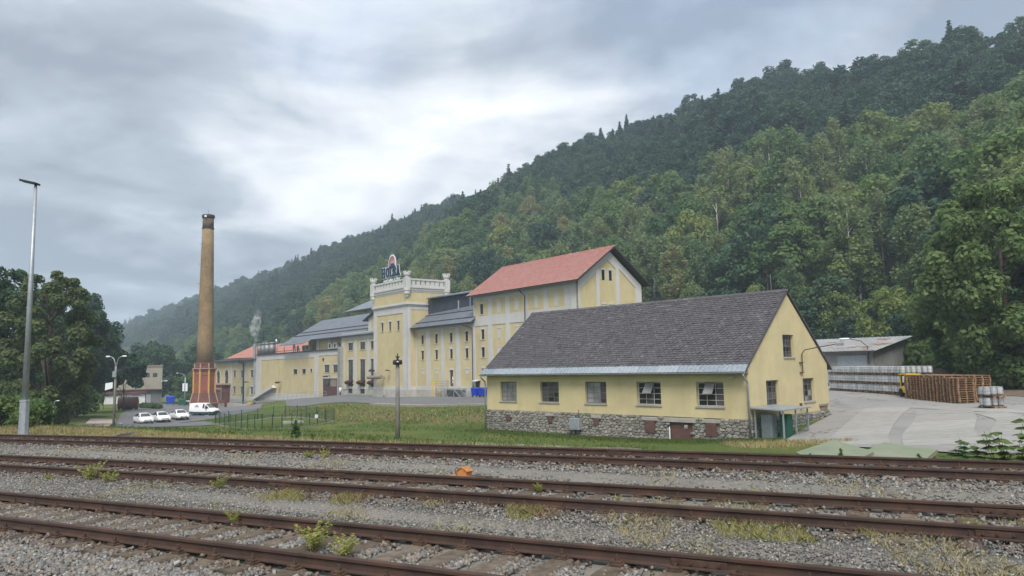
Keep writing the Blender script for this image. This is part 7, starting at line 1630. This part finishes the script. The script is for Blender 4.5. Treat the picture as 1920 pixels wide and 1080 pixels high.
for t in range(2):
    o = obj('wooden_pallet', PAL, None, sk0 + Vector((.5, .3, t * .62)), .2); o.scale.z = .8; tag(o, ('pallet under the lower layer of the small keg pile', 'pallet between the two layers of the small keg pile')[t], 'pallet', 'pallets of the small keg pile')
    for i in range(3):
        for j in range(2):
            o = obj('beer_keg', KEG, None, sk0 + Vector((.12 + i * .40, .1 + j * .42 + i * .05, .12 + t * .62)), krs.uniform(0, 6)); o.scale = (.98, .98, .86); tag(o, '%s %s keg in the %s layer of the small pile right of the pallets' % (('left', 'middle', 'right')[i], ('front', 'rear')[j], ('lower', 'upper')[t]), 'keg', 'kegs of the small keg pile')
pe1 = Vector((.03, 1, 0)); pe2 = Vector((.985, .17, 0)); pz = Vector((28.35, 47.6, -.86))
for i in range(8):
    for j in range(2):
        n = 12 - (1 if (i in (0, 1) and j == 0) else 0) - (1 if (i + j) % 5 == 4 else 0)
        off = Vector((krs.uniform(-.04, .04), krs.uniform(-.03, .03), 0))
        for k in range(n):
            q = pz + pe1 * (.4 + i * .83) + pe2 * (.62 + j * 1.25) + off + Vector((krs.uniform(-.02, .02), krs.uniform(-.02, .02), k * .1455))
            o = obj('wooden_pallet', PAL, None, q, math.atan2(pe2.y, pe2.x) - math.pi / 2 + krs.uniform(-.02, .02)); tag(o, 'pallet %s from the bottom in %s %s stack from the small keg pile' % (ORD[k], ORD[i], ('front', 'rear')[j]), 'pallet', 'wooden pallets in the yard stacks')
# forklift tucked in beside the pallets
fk = thing('forklift', 'yellow and cream forklift truck half hidden behind the pallet stacks', 'forklift', (29.5, 55.3, -.76), RAD(84))
MB().cbox(-1.0, -.3, -.5, .5, .35, 1.05, .1).build('counterweight', m['signwhite'], fk); MB().cbox(-.3, .75, -.48, .48, .3, .75, .05).build('chassis', m['yellowpaint'], fk)
for x in (-.55, .6):
    for y in (-.45, .45): MB().tube([(x, y, .7 if x > 0 else 1.0), (x * .9, y, 1.62)], .04, 6).build('guard_post', m['yellowpaint'], fk)
MB().box(-.62, .72, -.52, .52, 1.62, 1.70).build('overhead_guard', m['yellowpaint'], fk); MB().cbox(-.25, .15, -.25, .25, .75, .9, .03).cbox(-.3, -.2, -.25, .25, .9, 1.3, .03).build('operator_seat', m['carblack'], fk)
for y in (-.28, .28): MB().box(.8, .9, y - .05, y + .05, .1, 1.6).build('mast_rail', m['dark'], fk); MB().box(.9, 1.9, y - .06, y + .06, .06, .11).build('fork', m['dark'], fk)
for x, r in ((-.65, .26), (.5, .3)):
    for y in (-.46, .46): MB().tube([(x, y - .1, r), (x, y + .1, r)], r, 14).build('wheel', m['tyre'], fk)
# yellow machine cut by the right edge
yx, yy = 25.35, 34.6; ym = thing('yellow_skip_loader', 'yellow machine cut off by the right edge of the view', 'machine', (yx, yy, G(yx, yy) + .05), RAD(15)); MB().plate([(0, -.5, .45), (1.9, -.5, .45), (1.9, -.5, 1.05), (.1, -.5, .85)], (0, 1.0, 0)).build('body', m['yellowpaint'], ym); MB().box(.0, .09, -.5, -.4, .4, 1.55).box(0, .09, .4, .5, .4, 1.55).box(0, 1.4, -.5, .5, 1.5, 1.56).build('guard_frame', m['yellowpaint'], ym)
for x in (.35, 1.5):
    for y in (-.5, .5): MB().tube([(x, y - .12, .33), (x, y + .12, .33)], .33, 14).build('wheel', m['tyre'], ym)
# shed
sh_o = Vector((37.4, 77.0, -.9)); shed = thing('storage_shed', 'grey storage shed with a rust-striped sheet metal roof behind the kegs', 'shed', sh_o, RAD(-45))      # local x along the front to the right, y inwards
grey_b = MAT('grey_boarding', (0.28, 0.275, 0.265), 0.9, 0.12, 1.2, (0.22, 0.215, 0.21), (0.5, 0.75), 0.6, streak=.3)
part(MB().box(-12, 0, 0, 10.6, -1.2, 2.9).plate([(0, 0, 2.9), (0, 10.6, 2.9), (0, 10.6, 4.3)], (-12, 0, 0)), 'wall', grey_b, shed)
sb = MB()
for k in range(1, 12): sb.box(0, .03, k * .88 - .02, k * .88 + .02, -1, 2.85)
for k in range(1, 14): sb.box(-k * .86 - .02, -k * .86 + .02, -.03, 0, -1, 2.75)
sb.box(0, .05, 0, 10.6, 1.35, 1.43); part(sb, 'batten', grey_b, shed)
b = MB()
for k in range(31):
    x = -12.4 + k * .42; b.plate([(x, -.8, 2.98), (x + .24, -.8, 2.98), (x + .24, 11.2, 4.62), (x, 11.2, 4.62)], (0, 0, .06)); b.plate([(x + .2402, -.8, 2.96), (x + .4198, -.8, 2.96), (x + .4198, 11.2, 4.60), (x + .2402, 11.2, 4.60)], (0, 0, .03))
part(b, 'roof', m['rustroof'], shed); part(MB().box(-12.3, .5, -.86, -.80, 2.80, 2.97), 'gutter', m['gutter'], shed)
part(MB().box(-3.6, -.6, -.06, -.031, 1.3, 2.5), 'sliding_door', m['galv'], shed); part(MB().box(-9, -5.4, -.07, -.031, 1.0, 2.6), 'white_panel', m['whiteframe'], shed); part(MB().box(-8.8, -5.3, -.09, -.031, -.9, .95), 'gate', m['maroon'], shed); part(MB().cbox(-4.9, -3.7, -.3, -.031, -.4, 1.0, .03), 'cabinet', m['galv'], shed)
lpn = part(MB().tube([(-.4, -.05, 1.6), (-.4, -.2, 3.4), (-.9, -.6, 4.0), (-1.8, -1.2, 4.25)], .04, 6), 'lamp_arm', m['gutter'], shed); sub(MB().rings([[(-1.8 - t, -1.2 - t * .5 + w * math.cos(q), 4.25 + .11 * math.sin(q)) for q in [2 * math.pi * k / 10 for k in range(10)]] for t, w in ((0, .06), (.15, .16), (.6, .18), (.85, .06))]), 'lamp_cover', m['lamp_glass'], lpn, True)
rw = thing('yard_retaining_wall', 'stained concrete retaining wall with dark steel posts right of the shed', 'wall', (45.0, 84.5, -.9), RAD(-30)); MB().plate([(0, 0, -1), (9, 0, -1), (9, 0, 2.2), (4.5, 0, 3.4), (0, 0, 3.9)], (0, .5, 0)).build('wall', m['concrete'], rw)
for x in (1.3, 4.1): MB().box(x - .14, x + .14, -.25, -.02, -1, 3.4).build('steel_post', m['dark'], rw); MB().box(x + .15, x + .24, -.25, -.02, -1, 3.4).build('steel_flange', m['galv'], rw)
tag(drape('earth_bank', [(36, 53), (33.5, 57), (33.8, 62), (36.5, 67), (44, 72), (52, 62), (47, 47), (38, 38), (33, 40), (35.5, 47)], m['earth'], .09, 1.5), 'bare brown earth at the foot of the slope beside the yard', kind='structure')
def earth_heap():
    rs = np.random.RandomState(2); mb = MB(); rg = []
    for h, r in ((-.3, 2.6), (.5, 2.2), (1.3, 1.5), (1.9, .7)): rg.append([(r * math.cos(a) * 1.3 + rs.uniform(-.2, .2), r * math.sin(a) + rs.uniform(-.2, .2), h + rs.uniform(-.15, .15)) for a in [2 * math.pi * k / 14 for k in range(14)]])
    mb.rings(rg); tag(mb.build('earth_heap', m['earth'], None, True, (38.6, 68.6, -.8)), 'brown earth heap between the keg wall and the huge tree', 'earth heap')
earth_heap()
# two low huts whose green roofs rise above the embankment
for (A, B, Cc, zc, lb) in (((8.3, 22.2), (10.66, 25.0), (10.75, 22.5), -.64, 'left one of two low huts with faded green sheet roofs below the track'), ((10.35, 22.6), (12.4, 25.2), (13.45, 23.9), -.78, 'right one of two low huts with faded green sheet roofs below the track')):
    D = (A[0] + Cc[0] - B[0], A[1] + Cc[1] - B[1]); cx, cy = (A[0] + Cc[0]) / 2, (A[1] + Cc[1]) / 2; o = thing('green_roofed_hut', lb, 'hut', (cx, cy, zc - 1.3))
    P = [Vector((p[0] - cx, p[1] - cy, 0)) for p in (A, B, Cc, D)]
    hz3 = [1.25, 1.3, 1.18, 1.05]
    MB().plate([(p.x, p.y, h) for p, h in zip(P, hz3)], (0, 0, .045)).build('roof', m['greensheet'], o); MB().plate([(p.x * .93, p.y * .93, -.3) for p in P], (0, 0, 1.32)).build('wall', m['greenpaint'], o)
    for p, q, h0, h1 in ((P[0], P[3], hz3[0], hz3[3]), (P[2], P[3], hz3[2], hz3[3])): MB().plate([(p.x, p.y, h0 - .08), (q.x, q.y, h1 - .08), (q.x, q.y, h1 - .004), (p.x, p.y, h0 - .004)], (.02, .02, 0)).build('fascia', m['timber'], o)

# point lock beside the middle track
x_, y_ = -1.05, 15.35; o = thing('point_lock', 'small orange house-shaped point lock box with loop handle beside the middle track', 'point lock', (x_, y_, rail_z(x_) - .17), RAD(-32)); o.scale = (.78, .78, .78)
MB().cbox(-.42, .62, -.16, .16, 0, .035, .01).build('base_plate', m['orange'], o); MB().plate([(-.15, -.12, .035), (.15, -.12, .035), (.17, -.12, .15), (0, -.12, .24), (-.17, -.12, .15)], (0, .24, 0)).build('box', m['orange'], o); MB().plate([(-.19, -.14, .15), (0, -.14, .255), (0, -.14, .275), (-.2, -.14, .165)], (0, .28, 0)).plate([(0, -.14, .255), (.19, -.14, .15), (.2, -.14, .165), (0, -.14, .275)], (0, .28, 0)).build('lid', m['orange'], o); MB().tube([(-.26, 0, .03), (-.30, 0, .17), (-.25, 0, .23), (-.19, 0, .20)], .012, 6).build('handle', m['dark'], o); MB().tube([(.2, 0, .045), (.85, .05, .05)], .018, 6).build('rod', m['fasten'], o)
x_, y_ = HP.x - 4.95 * .6984 - .2 * .7157, HP.y + 4.95 * .7157 - .25 * .6984; o = thing('marker_stake', 'short white marker stake before the maroon cellar door', 'stake', (x_, y_, G(x_, y_))); MB().lathe([(.035, -.2), (.035, .72), (.01, .76)], 8).build('stake', m['lamp_glass'], o)

# ------------------------------------------------------------------ weeds and grass
def weed_me(seed, h, n, mat='leaf_fern', spread=.35, leaf=.022, up=.8):
    rs = np.random.RandomState(seed); P = []; N = []; mb = MB()
    for k in range(n):
        a = rs.uniform(0, 6.28); L = h * rs.uniform(.55, 1.0); dx, dy = math.cos(a) * spread * rs.uniform(.2, 1), math.sin(a) * spread * rs.uniform(.2, 1); mb.tube([(dx * .1, dy * .1, -.05), (dx * .5, dy * .5, L * .6), (dx, dy, L)], [.004, .003, .0015], 4)
        q = 70
        f = rs.uniform(.12, 1, q); w = .11 * (1.15 - f) * (h / .4); b = rs.uniform(0, 6.28, q)
        P.append(np.stack([dx * f + np.cos(b) * w * rs.uniform(.2, 1, q), dy * f + np.sin(b) * w * rs.uniform(.2, 1, q), L * f + w * .35], 1)); N.append(np.stack([np.cos(b) * .3, np.sin(b) * .3, 1 + 0 * b], 1) + rs.normal(size=(q, 3)) * .4)
    V, F = leaf_quads(rs, np.concatenate(P), np.concatenate(N), leaf, 2.6)
    return mb.mesh('stem', m[mat]), np_mesh('leaves', V, F, m[mat])
WD = [weed_me(500 + i, .42, 9) for i in range(4)]
def weed(x, y, s, label, i=0, sz=1.0, z=None, me=None, name='weed'):
    r = thing(name, label, 'weed', (x, y, (rail_z(x) - .19) if z is None else z), i * 1.1); s *= .8; r.scale = (s, s, s * sz); st, lf = (me or WD)[i % len(me or WD)]; obj('stem', st, r); obj('leaves', lf, r); return r
for i, (x, y, s, lb) in enumerate([(-5.45, 19.85, .8, 'left of two light green weeds before the far track'), (-5.0, 19.6, .8, 'right of two light green weeds before the far track'), (-9.6, 16.95, 1.25, 'wide light green weed on the near rail of the middle track, at the left'), (-8.9, 16.45, .95, 'light green weed right of the wide one on the middle track'), (-10.75, 17.3, .6, 'small light green weed at the left end of the middle track'),
                                   (-5.9, 14.9, .85, 'single light green weed before the middle track, left of centre'), (-4.2, 11.35, .75, 'weed leaning on the far rail of the nearest track'), (-2.55, 9.55, 1.25, 'large bushy light green weed between the nearest rails'), (-2.1, 9.15, 1.0, 'light green weed in front of the large bushy one between the rails'), (.42, 13.3, .55, 'small pale green weed between the middle rails near the centre'),
                                   (3.75, 11.75, .6, 'grassy weed between the middle rails, right of centre'), (5.45, 9.1, .75, 'upright fern-like weed on the near rail of the middle track at right'), (1.65, 12.25, .35, 'tiny weed beside the middle track fastening'), (2.4, 7.3, .3, 'tiny green sprout between the nearest rails at right')]):
    weed(x, y, s, lb, i)
TW_ = [weed_me(540 + i, 1.0, 3, 'leaf_shrub', .12, .10) for i in range(2)]
for i, (x, y, s, lb) in enumerate([(9.35, 21.6, .62, 'thin leafy sapling before the left green hut roof'), (8.6, 21.9, .45, 'low leafy sapling left of the green hut roofs'), (11.2, 20.8, .55, 'slender yellow-green stalk before the right green hut roof'), (13.4, 20.4, .55, 'slender brownish stalk right of the green hut roofs'), (-9.0, 30.7, 1.1, 'tall leafy stalk before the mesh fence'), (-8.2, 30.2, .45, 'short leafy stalk right of the tall one before the fence')]):
    weed(x, y, s, lb, i, z=G(x, y) - .05, me=TW_, name='sapling')
SAP = []
for i in range(2):
    rs_ = np.random.RandomState(600 + i); P = []; N = []; mb = MB()
    for k in range(13):
        a = rs_.uniform(0, 6.28); L = rs_.uniform(.45, 1.15); dx, dy = rs_.uniform(-.7, .7), rs_.uniform(-.35, .35); mb.tube([(dx * .3, dy * .3, -.1), (dx, dy, L)], [.012, .004], 5)
        for lv in np.arange(.3, L, .14):
            for b in np.arange(0, 6.28, 1.57) + rs_.uniform(0, 1.5): P.append((dx * lv / L + math.cos(b) * .09, dy * lv / L + math.sin(b) * .09, lv)); N.append((math.cos(b) * .35, math.sin(b) * .35, 1))
    V, F = leaf_quads(rs_, np.array(P), np.array(N), .18, 1.2); SAP.append((mb.mesh('stem', m['leaf_shrub']), np_mesh('leaves', V, F, m['leaf_shrub'])))
for i, (x, y, s, lb) in enumerate([(11.55, 17.6, 1.3, 'dark green leafy sycamore bush beyond the far track at right'), (12.5, 17.7, 1.55, 'tallest leafy sycamore bush at the right edge beyond the far track'), (10.75, 17.9, 1.0, 'low leafy bush at the left end of the right-hand bushes')]): weed(x, y, s, lb, i, z=G(x, y) - .05, me=SAP, name='sycamore_bush')
def blades(name, P, h, mat, seed, label, w=.012, lean=.35):
    rs = np.random.RandomState(seed); n = len(P); h = h * rs.uniform(.45, 1.25, n); a = rs.uniform(0, 6.283, n); l = rs.normal(size=(n, 2)) * lean * h[:, None]
    d = np.stack([np.cos(a), np.sin(a), 0 * a], 1) * (w * rs.uniform(.6, 1.5, n))[:, None]; mid = P + np.stack([l[:, 0] * .35, l[:, 1] * .35, h * .6], 1); tip = P + np.stack([l[:, 0], l[:, 1], h], 1)
    V = np.stack([P - d, P + d, mid + d * .6, tip, mid - d * .6], 1).reshape(-1, 3); F = np.arange(n * 5).reshape(-1, 5)
    return tag(obj(name, np_mesh(name, V, F, m[mat])), label, kind='stuff')
def along(k, t0, t1, xa, xb, n, seed, patch=None, sd=None):
    """points beside a track, in patches"""
    rs = np.random.RandomState(seed); x = rs.uniform(xa, xb, n); t = rs.uniform(t0, t1, n); a, b, c = ((-0.0006, -0.550, 8.22), (-0.0016, -0.573, 12.87), (-0.00186, -0.591, 18.465))[k]; dy = 2 * a * x + b; L = np.hypot(1, dy)
    f = np.sin(x * 1.9 + seed) + np.sin(x * 4.3 + t * 2.2 + seed * 2) * .8 + np.sin(x * .7 + t) * .7; keep = f > (patch if patch is not None else -9)
    P = np.stack([x - dy / L * t, a * x * x + b * x + c + t / L, rail_z(x) - .2], 1)[keep]; return P
P = along(2, 1.7, 5.5, -46, 19, 60000, 31); P[:, 2] = gz(P[:, 0], P[:, 1]) - .02
P = P[~((P[:, 0] > -9) & (P[:, 0] < 6) & (np.random.RandomState(1).uniform(size=len(P)) < .75))]
blades('dry_grass', P, .17, 'straw', 1, 'dry straw-coloured grass along the far side of the far track')
P = along(2, 2.2, 9.5, -46, 19, 40000, 36, .1); P[:, 2] = gz(P[:, 0], P[:, 1]) - .02; blades('green_grass', P, .13, 'lawn_blade', 6, 'short green grass mixed into the dry grass beyond the tracks')
P = np.concatenate([along(1, -1.75, -.85, -4, 10, 24000, 32, .75), along(1, -2.2, -.9, -14, -4, 3000, 33, 1.1), along(1, -.65, .65, 2, 11, 2600, 34, .9)]); blades('pale_weeds', P, .10, 'blade', 2, 'patchy yellow-green weeds along the middle track', .0045, .6)
P = np.concatenate([along(1, -2.6, -.8, -4, 9, 16000, 35, .8), along(0, 1.3, 2.4, -9, 6, 9000, 37, 1.0), along(2, -3.0, -1.6, -22, 13, 9000, 39, .9)]); blades('dry_weeds', P, .10, 'straw', 3, 'thin dry weeds scattered over the gravel', .004, .7)
P = along(1, -1.5, -.82, -3.2, 2.5, 5000, 38, .4); blades('red_weeds', P, .10, 'redweed', 4, 'reddish dry weeds along the near rail of the middle track', .005, .6)
rsg = np.random.RandomState(8); n = 26000; t_ = rsg.uniform(-HL - .5, 1.5, n); d_ = np.abs(rsg.normal(size=n)) * .9 + .12
P = np.stack([HP.x + t_ * .6984 - d_ * .7157, HP.y - t_ * .7157 - d_ * .6984, 0 * t_], 1); P[:, 2] = gz(P[:, 0], P[:, 1]) - .01; blades('wall_grass', P, .13, 'lawn_blade', 5, 'green grass along the foot of the stone plinth', .012)
n = 3500; P = np.stack([rsg.uniform(10.4, 15.2, n), rsg.uniform(33.2, 38.2, n), np.zeros(n)], 1); P = P[(P[:, 0] - 10.4) * .9 + P[:, 1] < 38.6]; P[:, 2] = gz(P[:, 0], P[:, 1]) - .01; blades('verge_grass', P, .22, 'straw', 7, 'tall dry grass at the near corner of the slate-roofed house', .014)

# ------------------------------------------------------------------ steam and air
def steam():
    mm, nt, b = new_mat('steam'); nt.nodes.remove(b); v = nt.nodes.new('ShaderNodeVolumePrincipled'); v.inputs['Color'].default_value = (.99, .99, .99, 1)
    tc = nt.nodes.new('ShaderNodeTexCoord'); n = nt.nodes.new('ShaderNodeTexNoise'); n.inputs['Scale'].default_value = .9; n.inputs['Detail'].default_value = 6; n.inputs['Roughness'].default_value = .62; nt.links.new(tc.outputs['Object'], n.inputs['Vector'])
    r = nt.nodes.new('ShaderNodeMapRange'); r.inputs[1].default_value = .44; r.inputs[2].default_value = .66; r.inputs[3].default_value = .0; r.inputs[4].default_value = .55; nt.links.new(n.outputs[0], r.inputs[0]); nt.links.new(r.outputs[0], v.inputs['Density'])
    nt.links.new(v.outputs[0], nt.nodes['Material Output'].inputs['Volume'])
    C0 = [(0, 0, 0, .35), (-.1, 0, 1.0, .6), (.2, 0, 2.1, .85), (-.5, 0, 3.4, 1.1), (-.9, 0, 4.8, 1.3), (-.2, 0, 6.2, 1.35), (.8, 0, 7.6, 1.2), (.6, .2, 9.0, 1.0), (1.1, 0, 10.4, .9), (.9, 0, 11.4, .4)]
    rs = np.random.RandomState(3); mb = MB(); rg = []
    for x, y, z, r_ in C0: rg.append([(x + r_ * rs.uniform(.75, 1.2) * math.cos(a), y + r_ * rs.uniform(.75, 1.2) * math.sin(a), z) for a in [2 * math.pi * k / 12 for k in range(12)]])
    p = fw(-93.6, -.2); tag(mb.rings([[(x, y, z * .74) for x, y, z in r_] for r_ in rg]).build('steam', mm, None, True, (p.x, p.y, 9.05), F_ROT), 'white steam rising from the flue at the end of the flat roof', kind='stuff')
steam()
def haze():
    mm, nt, b = new_mat('haze'); nt.nodes.remove(b); v = nt.nodes.new('ShaderNodeVolumePrincipled'); v.inputs['Color'].default_value = (.72, .85, 1.0, 1); v.inputs['Density'].default_value = HAZE; v.inputs['Anisotropy'].default_value = .2
    nt.links.new(v.outputs[0], nt.nodes['Material Output'].inputs['Volume'])
    tag(MB().box(-3600, 3600, -3600, 3600, -24, 165).build('haze', mm), 'thin bluish haze lying in the valley', kind='stuff')
HAZE = .0005
haze()
rsm = np.random.RandomState(15); n = 26000
P = np.stack([rsm.uniform(-48, 6, n), rsm.uniform(30, 104, n), np.zeros(n)], 1)
_f = np.sin(P[:, 0] * .55 + P[:, 1] * .3) + np.sin(P[:, 0] * .23 - P[:, 1] * .41 + 2) + np.sin(P[:, 0] * 1.1 + P[:, 1] * .8) * .6
_q = P[:, 1] - (18.465 - .591 * P[:, 0]); P = P[(_f > -.1) & (_q > 7)]
def _inside(P, poly):
    x, y = P[:, 0], P[:, 1]; r = np.zeros(len(P), bool); j = len(poly) - 1
    for i in range(len(poly)):
        xi, yi = poly[i]; xj, yj = poly[j]; c = ((yi > y) != (yj > y)) & (x < (xj - xi) * (y - yi) / (yj - yi + 1e-9) + xi); r ^= c; j = i
    return r
_off = _inside(P, [w2(36, 40), w2(-60, 40), w2(-60, -6.5), w2(-48, -10.5), w2(-30, -17), w2(-12, -18.5), w2(2, -18), w2(21, -15.5), w2(36, -13)]) | _inside(P, [(-42, 63), (-33, 84), (-40, 97), (-46, 104), (-43, 113), (-60, 125), (-62, 90)]) | _inside(P, [(13.2, 39), (-2.3, 54.8), (6, 63), (20, 47)])
P = P[~_off]; P[:, 2] = gz(P[:, 0], P[:, 1]) - .02; blades('meadow_tufts', P, .2, 'lawn_blade', 16, 'rough grass tufts over the meadow below the brewery', .03, .5)
n = 5500; P = np.stack([rsm.uniform(-30, -2, n), rsm.uniform(58, 100, n), np.zeros(n)], 1); _X = (P[:, 0] - FO.x) * FX.x + (P[:, 1] - FO.y) * FX.y; _Y = (P[:, 0] - FO.x) * FY.x + (P[:, 1] - FO.y) * FY.y
P = P[(_Y < -18.5) & (_Y > -27) & (_X > -12)]; P[:, 2] = gz(P[:, 0], P[:, 1]) - .02; blades('bank_weeds', P, .3, 'redweed', 17, 'brownish cut weeds on the bank below the forecourt', .05, .6)
